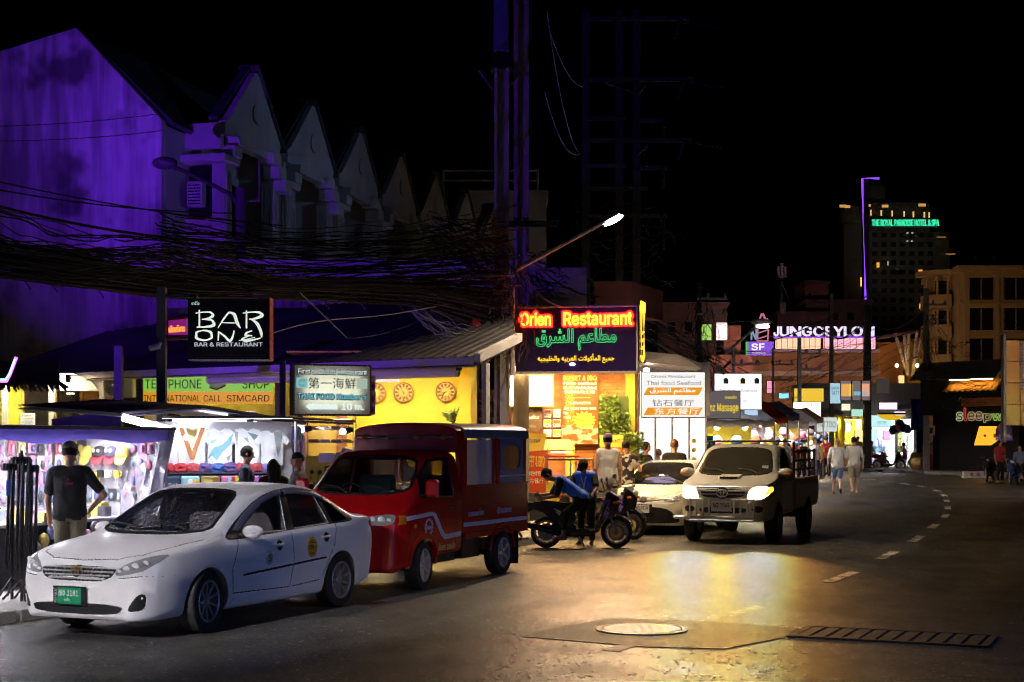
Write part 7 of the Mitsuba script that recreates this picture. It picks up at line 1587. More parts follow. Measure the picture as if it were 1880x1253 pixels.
mt('wire_brown', (.035, .026, .024), .5); mt('frame_dark', (.03, .03, .034), .6)
tangle('heavy black bundle of cables sagging across the violet wall', [P(-60, 468, 23), P(100, 492, 24), P(300, 520, 26), P(470, 526, 27.5)], 90, [.16, .15, .14, .13], (.008, .026), wob=.03, ties=True)
tangle('dense cable bundle catching red neon light', [P(460, 528, 27.3), P(600, 532, 28.3), P(760, 536, 29.3), P(925, 560, 30.5)], 130, [.12, .13, .16, .42], (.005, .016), 'wire_brown', .05, ties=True)
tangle('loose black cables above the hoarding', [P(300, 455, 26), P(500, 478, 28), P(740, 475, 29.5), P(925, 452, 30.6)], 60, [.35, .3, .3, .4], (.007, .012), wob=.12)
tangle('loose cables low on the violet gable wall', [P(-40, 430, 23), P(150, 468, 24.5), P(320, 470, 26), P(480, 505, 27.5)], 46, [.35, .25, .25, .2], (.007, .012), wob=.14)
tangle('knotted cables around the pole pair', [P(800, 440, 30.2), P(880, 480, 30.6), P(925, 540, 30.7), P(915, 640, 30.4)], 60, [.3, .4, .5, .25], (.007, .012), wob=.25)
tangle('loops of cable hanging over the roof corner', [P(760, 560, 29.4), P(830, 600, 29.6), P(880, 620, 29.8), P(925, 590, 30.4)], 22, [.1, .2, .3, .3], (.006, .01), 'wire_grey', .16)
tangle('cables beyond the lamp arm', [P(975, 500, 31), P(1020, 525, 33), P(1100, 560, 36), P(1330, 700, 46)], 26, [.3, .35, .3, .4], (.008, .013), wob=.2)
k = thing('red_signal_box', 'small red box among the cables left of the pole pair', 'box', None, rbx(*[v for q in zip(P(866, 601, 30), P(882, 586, 30.2)) for v in sorted(q)], .01), 'cloth_red')
# transmission frame far behind: three poles with cross arms
t = thing('transmission_frame', 'dark steel transmission frame with many cross arms against the black sky', 'pylon')
for px in (1075, 1137, 1168): q = P(px, HZ, 60); part(t, 'post', bx(q[0] - .15, q[0] + .15, 59.8, 60.2, 0, P(0, 20, 60)[2]), 'frame_dark')
for y, a, b in ((35, 1075, 1265), (147, 1070, 1275), (218, 1078, 1150), (222, 1175, 1222), (258, 1070, 1270), (305, 1078, 1150), (309, 1175, 1224), (347, 1078, 1190), (397, 1078, 1225)):
    q, q2 = P(a, y, 59.5), P(b, y, 59.5); part(t, 'cross_arm', bx(q[0], q2[0], 59.4, 59.6, q[2] - .07, q[2] + .07), 'frame_dark')
for x, y in ((1255, 260), (1255, 150), (1248, 40)):
    part(t, 'insulator', tube([P(x, y, 59.3), P(x - 10, y + 32, 59.3)], .07, 6), 'frame_dark'); part(t, 'outrigger', tube([P(x - 5, y, 59.3), P(x + 70, y + 12, 57)], .04), 'frame_dark')
for x, y0, y1 in ((1218, 222, 258), (1218, 309, 347), (1218, 397, 460)): part(t, 'insulator_string', cat([lathe([(0, -.03), (.09, -.02), (.05, .03), (0, .03)], 8, Fr(P(x, y, 59.3), (1, 0, 0), (0, 1, 0))) for y in np.arange(y0, y1, 4)]), 'frame_dark')
for x, y in ((1110, 160), (1185, 165), (1190, 275)): part(t, 'strut', tube([P(x, y - 8, 59.5), P(1168, y + 12, 59.8)], .05), 'frame_dark')
tangle('wires strung on the transmission frame', [P(1060, 420, 60), P(1120, 440, 60), P(1180, 420, 60), P(1230, 440, 60)], 16, [.8, 1.2, 1.2, .8], (.012, .02), 'frame_dark', .6)

# ---------------------------------------------------------------- neon restaurant
f, w, h = sign_fr(947, 567, 1168, 683, 30.9, 30.5)
t = thing('neon_sign', 'large dark sign with yellow, green and red neon lettering above the restaurant corner', 'sign')
mt('sign_wine', (.03, .004, .02), .35); mt('sign_indigo', (.025, .012, .08), .3)
part(t, 'case', bx(0, w, 0, h, -.35, 0, f), 'sign_indigo'); part(t, 'frame', cat([bx(-.02, w + .02, h, h + .035, -.36, .03, f), bx(-.02, w + .02, -.035, 0, -.36, .03, f), bx(w, w + .035, 0, h, -.36, .03, f)]), 'fascia')
def neon(s, x, y, w_, h_, r, z, name, em_, bold=True, outline=False):
    m = text(s, Fr((0, 0, 0), (1, 0, 0), (0, 1, 0)), x, y, w_, h_, .002, bold, 0)
    top = m.faces[m.face_normals[:, 2] > .9]; g = unary_union([Polygon(m.vertices[q][:, :2]) for q in top if True]).buffer(.0)
    if outline: g = g.buffer(r * .5).difference(g.buffer(-r * .5))
    elif r: g = g.buffer(r)
    return part(t, name, extr(g.simplify(.002), .015, f.at(0, 0, z)), 'white_gloss', em=em_)
Ly = h - .36
for s, x, w_ in (('Orien', .1, .62), ('Restaurant', .98, 1.38)):
    neon(s, x, Ly, w_, .27, .04, .006, 'red_halo_tube', emit((1.0, .003, .002), 26, .7)); neon(s, x, Ly, w_, .27, .003, .03, 'yellow_lettering', emit((1.0, .28, .012), 6.0, .3))
neon('ar1', .42, Ly - .5, 1.62, .44, .011, .01, 'green_lettering', emit((.06, .85, .22), 1.2, .15), outline=True)
neon('ar2', .45, Ly - .76, 1.55, .19, .002, .01, 'amber_lettering', emit((1.0, .55, .02), 1.3, .15))
part(t, 'small_lamp', ell((w * .475, .14, .03), (.06, .035, .03), 2, f), 'white_gloss', True, em=emit((1, .6, 1), 6, .3))
sf = Fr(f.pt(w + .06, 0, -.0), unit(V(.25, 1, 0)), (0, 0, 1))
part(t, 'side_panel', bx(0, .5, .2, h + .04, -.03, 0, sf), 'sign_wine'); part(t, 'side_neon', cat([tube([sf.pt(x, y, .03) for x, y in ((.08, .3), (.08, h - .1), (.42, h - .1), (.42, .3), (.25, .2), (.08, .3))], .025)] + [tube([sf.pt(.15, y, .03), sf.pt(.35, y + .05, .03)], .025) for y in (.45, .6, .75)]), 'white_gloss', em=emit((1, .6, .03), 1.6, .2)); part(t, 'side_neon', bx(.02, .48, h - .08, h + .12, .02, .05, sf), 'white_gloss', em=emit((1, .35, .02), 5, .3), label='orange neon corner of the sign')
# building body of the restaurant
f, w, h = sign_fr(930, 684, 1172, 880, 33.0)
t = thing('corner_restaurant', 'restaurant with orange brick front covered in menus and posters below the neon sign', 'restaurant')
part(t, 'front_wall', bx(0, w, -.3, h + .1, -.3, -.02, f), 'brick_orange'); part(t, 'side_return', bx(-.12, 0, -.3, h + .5, -.3, 2.6, f), 'concrete')
rs = random.Random(12)
for j in range(33):
    y = -.15 + j * .072
    for i in range(8):
        x = 1.28 + i * .205 + (.1 if j % 2 else 0)
        if x + .19 < w - .02: part(t, 'brick', rbx(x, x + .195, y, y + .063, -.02, .004 + rs.random() * .012, .004, f), 'brick_orange')
for x in (1.27, w - .28): part(t, 'pillar', bx(x, x + .2, -.3, h + .1, -.02, .1, f), 'yellow_wall')
part(t, 'soffit', bx(0, w, h + .1, h + .16, -.3, 1.9, f), 'fascia')
led(t, .1, w - .1, h + .05, .8, 1.4, f, emit((1.0, .58, .22), 76, 2.5))
k = part(t, 'upper_wall', bx(.2, 1.75, h + 1.45, h + 2.3, -.35, -.3, f), 'cladding'); part(t, 'upper_wall', bx(.2, w, h + .2, h + 1.45, -.4, -.36, f), 'concrete')
g, w2, h2 = sign_fr(1092, 517, 1160, 575, 33.2); mt('pink_paint', (.5, .2, .2), .8); part(t, 'pink_block', bx(0, w2, 0, h2, -.02, 0, g), 'pink_paint'); part(t, 'roof_block', hull([g.pt(a, b, c_) for a, c_ in ((w2, 0), (w2 + .9, -2.2), (0, -.1), (.8, -2.3)) for b in (0, h2)]), 'pink_paint')
part(t, 'rib', cat([bx(.2 + .07 * i, .225 + .07 * i, h + 1.45, h + 2.3, -.3, -.28, f) for i in range(22)]), 'cladding', kind='stuff')
# menus, posters, banners
def flat(name, label, box_, d, m_, em=None, dt=.02, d2=None, cat_='sign'):
    f, w, h = sign_fr(*box_, d, d2); k = thing(name, label, cat_); part(k, 'board', bx(0, w, 0, h, -dt, 0, f), m_, em=em); return k, f, w, h
mt('poster_red', (.5, .07, .02), .5); mt('poster_blue', (.05, .03, .22), .5); mt('poster_brown', (.1, .07, .05), .6); mt('poster_yellow', (.7, .55, .1), .5); mt('food_print', mikit.proc(lambda p, n, uv: mix((.5, .12, .04), (.75, .55, .35), smoothstep(.4, .6, fbm(p.x * 9, p.y * 9, p.z * 9, 3)))), .4)
k, f, w, h = flat('light_box', 'overexposed white light box with yellow rim beside the tall red poster', (937, 690, 1014, 745), 32.7, 'white_gloss', emit((1, .98, .9), 2.2, .4), .1)
part(k, 'rim', cat([bx(-.03, w + .03, h, h + .03, -.1, .02, f), bx(-.03, w + .03, -.03, 0, -.1, .02, f), bx(-.03, 0, 0, h, -.1, .02, f), bx(w, w + .03, 0, h, -.1, .02, f)]), 'poster_yellow'); part(k, 'faint_print', cat([extr(Point(w * (.6 + .1 * i), .1).buffer(.03), .004, f) for i in range(3)]), 'print_aqua')
k, f, w, h = flat('restaurant_poster', 'brown poster with white Arabic lettering under the white light box', (939, 748, 996, 792), 32.8, 'poster_brown')
part(k, 'lettering', text('ar3', f, .08, .2, w - .16, .17, .004), 'plate_white'); part(k, 'lettering', text('ar2', f, .14, .08, w - .28, .06, .004), 'plate_white'); part(k, 'lettering', text('ar1', f, .24, .42, .22, .05, .004), 'plate_white')
k, f, w, h = flat('buffet_banner', 'blue buffet banner with yellow lettering behind the truck roof', (865, 716, 925, 780), 31.6, 'poster_blue')
part(k, 'top_panel', bx(0, w, h * .66, h, 0, .004, f), 'fascia'); part(k, 'emblem', extr(Point(.2, h * .82).buffer(.09), .004, f.at(0, 0, .004)), 'sign_violet'); part(k, 'lettering', text('ORIENT', f, .32, h * .82, w - .36, .06, .004, z=.005), 'ink_blue'); part(k, 'lettering', text('BUFFET & BBQ', f, .03, h * .33, w - .06, .16, .004, True), 'poster_yellow'); part(k, 'lettering', text('Fresh Seafood Grill unlimited', f, .03, h * .12, w - .06, .07, .004, True), 'plate_white')
k, f, w, h = flat('buffet_poster', 'tall red buffet poster with yellow price burst and food picture', (1031, 686, 1098, 816), 32.9, 'poster_red')
part(k, 'food_picture', bx(0, w, 0, h * .27, 0, .004, f), 'food_print'); y = h
for s, y_, hh, x_, ww, m_ in (('BUFFET & BBQ', .895, .075, .04, .92, 'poster_yellow'), ('Fresh seafood', .835, .045, .05, .9, 'plate_white'), ('Grill Unlimited', .775, .045, .05, .9, 'plate_white'), ('zh3', .715, .045, .08, .84, 'plate_white'), ('zh3', .56, .04, .2, .6, 'plate_white'), ('All you can eat', .475, .055, .05, .9, 'plate_white'), ('for', .42, .045, .05, .14, 'plate_white'), ('only', .355, .045, .05, .2, 'plate_white')):
    part(k, 'lettering', text(s, f, x_ * w, y_ * h, ww * w, hh * h, .004, True), m_)
part(k, 'rule', cat([bx(.2 * w, .8 * w, .655 * h, .66 * h, 0, .003, f)]), 'poster_yellow')
star = Polygon([(math.cos(i * math.pi / 14) * r_ * 1.35, math.sin(i * math.pi / 14) * r_) for i, r_ in enumerate((.2, .14) * 14)]); part(k, 'price_burst', extr(star, .005, f.at(w * .62, h * .34, .005)), 'paint_yellow'); part(k, 'price', text('999.-', f, w * .42, h * .315, w * .42, h * .05, .004, True, z=.012), 'poster_red')
k, f, w, h = flat('hanging_banner', 'yellow and red buffet banner standing behind the truck tail', (960, 796, 1003, 905), 31.8, 'poster_red')
part(k, 'top_panel', extr(Polygon([(0, h * .68), (w, h * .72), (w, h), (0, h)]), .005, f), 'poster_yellow'); part(k, 'lettering', text('ORIENT', f, w * .2, h * .84, w * .55, h * .06, .004, z=.008), 'ink_blue'); part(k, 'lettering', text('BUFFET & BBQ', f, -.02 + .03, h * .42, w - .05, h * .2, .004, True), 'poster_yellow'); part(k, 'lettering', text('zh3', f, .03, h * .28, w - .08, h * .09, .004), 'plate_white'); part(k, 'lettering', text('zh4', f, .03, h * .15, w - .08, h * .09, .004), 'plate_white')
k, f, w, h = flat('standing_banner', 'small yellow-topped buffet sign behind the violet cap, below the hedge', (1101, 799, 1145, 850), 32.5, 'poster_red')
part(k, 'top_panel', bx(0, w, h * .55, h, 0, .005, f), 'poster_yellow'); part(k, 'lettering', text('ORIENT', f, w * .25, h * .72, w * .6, h * .12, .004, z=.006), 'ink_blue'); part(k, 'lettering', text('BUFFET & BBQ', f, .02, h * .3, w - .04, h * .2, .004, True), 'poster_yellow')
rs = random.Random(6)
for i in range(6):
    a = 998 + 17 * (i % 2); b = 752 + 18 * (i // 2)
    k, f, w, h = flat('menu_sheet', 'menu sheet pinned left of the tall red poster, ' + ('upper left', 'upper right', 'middle left', 'middle right', 'lower left', 'lower right')[i], (a, b, a + 14, b + 15), 32.93, 'plate_white', cat_='menu')
    part(k, 'picture', bx(.01, w - .01, h * .45, h - .02, 0, .003, f), ('food_print', 'print_aqua', 'yellow_wall')[i % 3]); part(k, 'print_line', cat([bx(.02, w - .03 - .02 * j, .03 + .03 * j, .04 + .03 * j, 0, .003, f) for j in range(3)]), 'ink')
# hedge panel of leaves, potted bush
mt('leaf_green', mikit.proc(lambda p, n, uv: mix((.07, .14, .02), (.16, .26, .05), noise(p.x * 23, p.y * 23, p.z * 23))), .5)
def leaves(c_, ext, n, size, seed):
    g_ = np.random.default_rng(seed); ms = []
    q = np.array(c_) + g_.uniform(-1, 1, (n, 3)) * ext
    vs, fs = [], []
    for i, p in enumerate(q):
        d = unit(g_.normal(0, 1, 3) + V(0, -.6, .3)); e = unit(np.cross(d, g_.normal(0, 1, 3))); s = size * g_.uniform(.6, 1.3)
        nn = np.cross(d, e) * s * .2
        vs += [p - d * s, p + e * s * .45 + nn, p + d * s, p - e * s * .45 + nn]; fs += [[4 * i, 4 * i + 1, 4 * i + 2], [4 * i, 4 * i + 2, 4 * i + 3]]
    return trimesh.Trimesh(np.array(vs), np.array(fs), process=False)
t = thing('hedge_panel', 'green leafy hedge panel on the brick wall right of the red poster', 'plant')
c0, c1 = P(1118, 762, 32.75), P(1130, 800, 32.75); part(t, 'leaves', cat([leaves(c0, V(.2, .1, .44), 420, .045, 1), leaves(P(1140, 782, 32.75), V(.2, .1, .28), 320, .045, 2), leaves(P(1128, 750, 32.75), V(.13, .08, .2), 130, .045, 5)]), 'leaf_green', kind='stuff'); part(t, 'backing', bx(c0[0] - .22, c0[0] + .42, 32.85, 32.89, c0[2] - .6, c0[2] + .4), 'leaf_dark')
t = thing('bush', 'potted green bush at the foot of the brick wall', 'plant'); part(t, 'leaves', leaves(P(1162, 822, 32.3), V(.22, .15, .32), 420, .05, 3), 'leaf_green', kind='stuff'); q = P(1162, 850, 32.3); part(t, 'pot', lathe([(0, -.5), (.16, -.5), (.2, -.1), (0, -.1)], 14, Fr(q, (1, 0, 0), (0, 1, 0))), 'brick_orange', 30)
# food stand before the brick wall
f, w, h = sign_fr(1003, 846, 1090, 890, 30.6); t = thing('food_stand', 'glass-fronted food stand with yellow awning in front of the brick wall', 'food stand')
part(t, 'base', bx(0, w, -.4, .05, -.5, 0, f), 'yellow_wall'); part(t, 'glass_front', bx(0, w, .08, h, -.02, -.01, f), 'pane'); part(t, 'frame', cat([bx(a, a + .02, .05, h, -.03, .01, f) for a in (0, w * .5, w - .02)] + [bx(0, w, h, h + .03, -.5, .02, f)]), 'steel')
for i in range(7): part(t, 'food_item', smooth_blob([f.pt(.1 + .12 * i, .12, -.25), f.pt(.14 + .12 * i, .12, -.25)], .05, .05, i, 2), ('brick_orange', 'leaf_green', 'plate_white')[i % 3], True)
part(t, 'awning', hull([f.pt(a, b, c_) for a, b, c_ in ((-.05, h + .22, .1), (w * .6, h + .22, .1), (-.0, h + .42, -.45), (w * .5, h + .42, -.45), (-.05, h + .2, .1), (w * .6, h + .2, .1))]), 'paint_yellow'); part(t, 'awning_post', tube([f.pt(.02, 0, .08), f.pt(.02, h + .25, .08)], .015), 'steel'); part(t, 'red_shelf', bx(0, w * .7, h + .06, h + .1, -.4, .05, f), 'cloth_red'); part(t, 'stand_lamp', tube([f.pt(.1, h + .16, -.1), f.pt(.5, h + .16, -.1)], .012), 'white_gloss', em=emit((1, .85, .4), 60, .6))
# white lit shop next door
f, w, h = sign_fr(1172, 764, 1296, 880, 34.0); t = thing('white_shopfront', 'overexposed white glass shopfront right of the brick restaurant', 'shop')
for i in range(4): pn = part(t, 'glass_panel', bx(.02 + i * w / 4, (i + 1) * w / 4 - .02, -.2, h, -.03, 0, f), 'white_gloss', em=emit((1.0, .98, .95), 1.15, .15))
part(t, 'mullion', cat([bx(i * w / 4 - .02, i * w / 4 + .02, -.2, h, -.04, .03, f) for i in range(5)]), 'fascia'); part(t, 'pillar', bx(-.12, -.03, -.3, h + 1.05, -.1, .12, f), 'fascia'); part(t, 'upper_wall', bx(-.1, w + .1, h, h + 1.2, -.4, -.05, f), 'fascia')
part(t, 'roof_edge', hull([f.pt(a, b, c_) for a, b, c_ in ((-.1, h + 1.38, 1.2), (.75, h + 1.3, 1.2), (1.3, h + 1.12, .9), (-.1, h + 1.15, 1.2), (1.3, h + 1.02, .9), (-.1, h + 1.4, -.2), (1.3, h + 1.15, -.2), (1.3, h + 1.0, -.2), (-.1, h + 1.1, -.2))]), 'pale_roof'); mt('pale_roof', (.6, .5, .42), .7); part(t, 'roof_lamp', ell(f.pt(.1, h + .98, .9), (.07, .05, .05), 2), 'white_gloss', True, em=emit((1, .9, .8), 40, .4))
part(t, 'flower_print', cat([ell(f.pt(w * .82, .45 + .2 * i, .01), (.05, .01, .05), 1) for i in range(3)]), 'paint_yellow')
def glow_sign(name, label, box_, d, rgb, k_, lines, d2=None, depth=.15, w_=.1):
    f, w, h = sign_fr(*box_, d, d2); t = thing(name, label, 'sign'); part(t, 'panel', bx(0, w, 0, h, -depth, 0, f), 'white_gloss', em=emit(rgb, k_, w_)); part(t, 'frame', cat([bx(-.02, w + .02, h, h + .02, -depth, .015, f), bx(-.02, w + .02, -.02, 0, -depth, .015, f), bx(w, w + .02, 0, h, -depth, .015, f), bx(-.02, 0, 0, h, -depth, .015, f)]), 'fascia')
    for s, x, y, ww, hh, m_ in lines:
        if isinstance(s, str): part(t, 'lettering', text(s, f, x * w, y * h, ww * w, hh * h, .006, False), m_)
        else: part(t, 'print', extr(Polygon([(x * w, y * h), ((x + ww) * w - s[0] * w, y * h), ((x + ww) * w, (y + hh) * h), (x * w + s[0] * w, (y + hh) * h)]), .004, f), m_)
    return t, f, w, h
mt('ink_pale', (.5, .5, .52), .6); mt('orange_print', (.7, .3, .02), .5)
scene['orange_glow'] = {'type': 'ref', 'id': 'orange_print'}; del scene['orange_glow']
t, f, w, h = glow_sign('restaurant_sign', 'white light box sign with orange bands, Arabic and Chinese lettering', (1178, 684, 1294, 766), 31.5, (1, .99, .96), .95, [('Orient Restaurant', .15, .87, .7, .07, 'ink_pale'), ('Thai food Seafood', .08, .71, .86, .1, 'ink_pale'), ('zh2', .17, .24, .66, .15, 'ink_pale')])
for y, s in ((.49, 'ar1'), (.04, 'zh4')):
    part(t, 'orange_band', extr(Polygon([(.03 * w, y * h), (.9 * w, y * h), (.97 * w, (y + .17) * h), (.1 * w, (y + .17) * h)]), .004, f), 'orange_print', em=emit((.85, .33, .02), .75)); part(t, 'lettering', text(s, f, w * (.13 if s[0] == 'a' else .2), h * (y + .01), w * .72, h * .15, .006, True, z=.006), 'white_gloss', em=emit((1, 1, 1), 1.0))
# ---------------------------------------------------------------- market row beyond the pickup
t, f, w, h = glow_sign('massage_sign', 'dull grey-brown massage sign with yellow lettering', (1296, 719, 1358, 768), 37.0, (.13, .11, .11), .9, [], w_=0); part(t, 'lettering', text('enz Massage', f, .02, h * .17, w - .05, h * .38, .008, True), 'white_gloss', em=emit((1, .72, .03), .85)); part(t, 'lettering', text('th4', f, w * .56, h * .72, w * .34, h * .13, .008), 'white_gloss', em=emit((1, .72, .03), .75))
t, f, w, h = glow_sign('seafood_sign', 'white light box sign with small icons above the massage sign', (1312, 687, 1398, 752), 40.0, (1, .98, 1), 1.3, [('Thai food', .1, .48, .33, .09, 'ink_pale'), ('Seafood', .56, .48, .34, .09, 'ink_pale'), ('OK', .6, .2, .1, .06, 'ink_pale')])
for x, m_ in ((.24, 'print_aqua'), (.6, 'orange_print'), (.9, 'print_aqua')): part(t, 'icon', extr(Polygon([(-.06, -.07), (.06, -.07), (.06, .05), (0, .09), (-.06, .05)]), .004, f.at(w * x, h * .8)), m_)
k = thing('flood_lamp', 'square flood lamp tilted over the white icon sign', 'lamp'); q = P(1323, 681, 39); part(k, 'housing', hull([q + V(a, b, c_) for a, b, c_ in ((-.12, 0, .16), (.1, 0, .06), (.1, 0, -.12), (-.14, 0, 0), (-.05, .15, .1), (.08, .15, 0))]), 'fascia'); part(k, 'bracket', tube([q, q + V(.3, .3, .25)], .03), 'canvas_dark')
glow_sign('small_banner', 'small blue and white lit banner under the icon sign', (1367, 753, 1391, 766), 41.0, (.5, .7, 1), .9, [], w_=.1); glow_sign('lit_column', 'white lit column box at the market entrance', (1392, 756, 1402, 780), 43.0, (1, .95, 1), 1.2, [], w_=.1)
rs = random.Random(31); stall_cols = ('canvas_white', 'red_canvas', 'canvas_dark', 'pale_roof', 'canvas_white', 'brown_canvas', 'canvas_dark', 'red_canvas')
for nm, c_ in (('red_canvas', (.4, .08, .03)), ('brown_canvas', (.3, .18, .1))): scene[nm] = {'type': 'principledthin', 'base_color': {'type': 'rgb', 'value': list(c_)}, 'roughness': .8, 'diff_trans': .6}
mt('tin_white', (.6, .6, .6), .5); mt('tin_dull', (.08, .08, .085), .6); mt('shop_black', (.007, .007, .008), .7)
labs = ('first awning stall of the market behind the pickup roof', 'second awning stall of the market, with hanging bags', 'third awning stall of the market, under a dark sheet', 'fourth awning stall of the market, pale roofed', 'fifth awning stall of the market, white roofed', 'sixth awning stall of the market, brown roofed', 'farthest awning stall of the market', 'end stall of the market with red sheet')
for i in range(8):
    d = 41 + i * 4.6; px = (1318, 1352, 1382, 1406, 1426, 1444, 1460, 1476)[i]; o = gp(px, d, PV); f = Fr(o, unit(V(.93, .12, 0)), (0, 0, 1)); w = 2.6
    t = thing('awning_stall', labs[i], 'market stall')
    y = 2.25 + .12 * (i % 3)
    part(t, 'awning', thick(sheet(lambda u, v: f.pt(-w / 2 + u * w, y + .5 * (1 - v) - .08 * math.sin(u * 9) ** 2, -1.3 + v * 2.2), 12, 5), .02), stall_cols[i], True)
    part(t, 'awning_edge', thick(sheet(lambda u, v: f.pt(-w / 2 + u * w, y - v * .16 - .05 * abs(math.sin(u * 26)), .9), 40, 2), .01), stall_cols[i])
    part(t, 'back_wall', bx(-w / 2, w / 2, 0, 2.6, -1.4, -1.3, f), ('yellow_wall', 'fascia', 'yellow_wall', 'varnished_wood')[i % 4]); part(t, 'counter', bx(-w / 2, w / 2, 0, .85, -.6, -.1, f), ('canvas_dark', 'cloth_maroon', 'frame_blue', 'khaki')[i % 4])
    for x in (-w / 2, w / 2): part(t, 'post', tube([f.pt(x, 0, .85), f.pt(x, y + .05, .85)], .025), 'steel')
    for j in range(3): part(t, 'bulb', ell(f.pt(-w / 3 + j * w / 3, y - .2, .2 - .3 * j), (.07, .07, .08), 1), 'white_gloss', True, em=emit(((1, .72, .3), (1, .8, 1), (1, .9, .7))[(i + j) % 3], 25, 0))
    led(t, -1.1, 1.1, y - .08, .0, .5, f, emit(((1, .72, .32), (1, .85, .95), (1, .85, .6))[i % 3], 80, .8))
    for j in range(9): part(t, 'hanging_bag', smooth_blob([f.pt(-1.1 + j * .27, y - .55 - .3 * (j % 2), -.2), f.pt(-1.0 + j * .27, y - .55 - .3 * (j % 2), -.2)], .1, .15, i * 9 + j, 2), rs.choice(('cloth_navy', 'print_red', 'brass', 'cloth_pink', 'khaki', 'frame_blue', 'canvas_dark')), True)
    for j in range(8): part(t, 'goods', rbx(-1.2 + j * .3, -.96 + j * .3, .85, 1.0 + .15 * rs.random(), -.5, -.2, .02, f), rs.choice(('print_aqua', 'brass', 'cloth_red', 'plate_white', 'leaf_green', 'brick_orange')))
k = thing('blue_crate_stack', 'stack of bright blue plastic crates at the market entrance', 'crates'); f, w, h = sign_fr(1293, 806, 1310, 850, 39)
for j in range(5): c_ = part(k, 'crate', rbx(0, w, -.3 + j * .2, -.12 + j * .2, -.2, 0, .02, f), 'crate_blue'); part(c_, 'slot', bx(.05, w - .05, -.22 + j * .2, -.19 + j * .2, 0, .004, f), 'canvas_dark')
mt('crate_blue', (.05, .35, .75), .5)
k = thing('parasol', 'flat blue parasol over the market crowd', 'parasol'); q = P(1425, 809, 55); part(k, 'canopy', hull([q + V(a, b, c_) for a, b, c_ in ((-1.1, 0, -.1), (1.1, 0, -.1), (0, 1, -.1), (0, -1, -.1), (0, 0, .12))]), 'frame_blue'); part(k, 'pole', tube([q, V(q[0], q[1], 0)], .03), 'steel')
# signs over the market street
def lit(name, label, box_, d, rgb, k_, lines=(), w_=.15): return glow_sign(name, label, box_, d, rgb, k_, list(lines), w_=w_)
lit('yellow_sign', 'yellow lit sign behind the dark pole', (1458, 714, 1512, 738), 70, (1, .62, .03), .85); lit('white_sign', 'overexposed white sign with pale letters under the yellow sign', (1456, 739, 1507, 769), 68, (1, .97, 1), 1.5, [('SILVER', .1, .75, .8, .16, 'ink_pale')], .15)
lit('tattoo_sign', 'white hanging board reading tattoo', (1497, 767, 1537, 793), 66, (.75, .85, .82), .75, [('TATTOO', .08, .3, .84, .42, 'ink_grey')]); mt('ink_grey', (.2, .22, .22), .6)
t, f, w, h = lit('barber_sign', 'pale blue upright sign next to the striped panels', (1524, 704, 1543, 741), 72, (.45, .75, .9), .8, [('TATT', .12, .42, .76, .18, 'ink_blue'), ('SHOP', .12, .68, .76, .14, 'ink_blue')])
t, f, w, h = lit('panel_sign', 'row of grey and orange advertising panels', (1543, 700, 1597, 735), 72, (.16, .13, .15), .9)
for a, b, rgb in ((.03, .3, (1, .5, .1)), (.3, .42, (1, .75, .1)), (.45, .9, (.25, .55, .75)), (.72, .98, (1, .45, .25))): part(t, 'panel_print', bx(a * w, b * w, h * (.2 if b != .9 else .25), h * (.85 if b != .9 else .45), 0, .02, f), 'white_gloss', em=emit(rgb, .8))
for x in (.38, .7): part(t, 'divider', bx(x * w - .03, x * w + .03, -.03, h + .03, .021, .05, f), 'canvas_dark')
f, w, h = sign_fr(1610, 694, 1633, 723, 72); thing('blank_sign', 'unlit grey hanging sign right of the advertising panels', 'sign', None, rbx(0, w, 0, h, -.1, 0, .02, f), 'tin_white')
lit('green_screen', 'green and orange screen far behind the market', (1288, 596, 1306, 625), 95, (.45, .8, .15), .8); lit('upright_sign', 'pink-framed white upright sign far behind the market', (1315, 593, 1335, 625), 95, (1, .8, .78), 1.4, (), .3)
f, w, h = sign_fr(1338, 602, 1342, 652, 94)
# far shops facing the road's bend
f, w, h = sign_fr(1478, 742, 1694, 868, 88.0); t = thing('far_shop_row', 'row of lit shops at the bend of the road', 'shop')
part(t, 'floor_step', bx(0, w, -.2, .06, -4, .3, f), 'concrete'); part(t, 'upper_wall', bx(0, w, h * .82, h + 1.2, -4, -.2, f), 'old_plaster'); part(t, 'back_wall', bx(0, w, 0, h, -3.2, -3, f), 'plate_white')
cols = ((0, .14, 'yellow_wall'), (.14, .27, 'frame_blue'), (.27, .33, 'yellow_wall'), (.33, .5, 'brass'), (.5, .56, 'print_aqua'), (.56, .78, 'print_aqua'), (.78, .88, 'print_violet'), (.88, .94, 'leaf_green'), (.94, 1, 'fascia'))
for i, (a, b, m_) in enumerate(cols): part(t, 'wall_panel', bx(a * w + .04, b * w - .04, .06, h * .8, -2.9 + .1 * (i % 2), -2.8 + .1 * (i % 2), f), m_)
for a in (0, .14, .27, .33, .5, .56, .78, .94): part(t, 'pillar', bx(a * w - .08, a * w + .08, 0, h * .85, -2.8, -.1, f), ('yellow_wall', 'tin_white')[a > .5])
for i in range(9): part(t, 'curtain_fold', tube([f.pt(.02 * w + i * .13, .1, -.6), f.pt(.02 * w + i * .13, h * .75, -.6)], .06, 6), 'yellow_wall')
for a, b, rgb in ((.02, .3, (1, .75, .3)), (.34, .54, (1, .85, .5)), (.57, .97, (.85, .9, 1))): led(t, a * w, b * w, h * .78, -1.5, -.7, f, emit(rgb, 110, .8))
for i in range(40): part(t, 'shelf_item', rbx(.36 * w + (i % 20) * .215, .36 * w + (i % 20) * .215 + .17, .7 + .8 * (i // 20), .95 + .8 * (i // 20) + .2 * rs.random(), -2.6, -2.3, .02, f), rs.choice(('cloth_pink', 'brass', 'canvas_violet2', 'plate_white', 'print_aqua', 'cloth_red', 'white_gloss')))
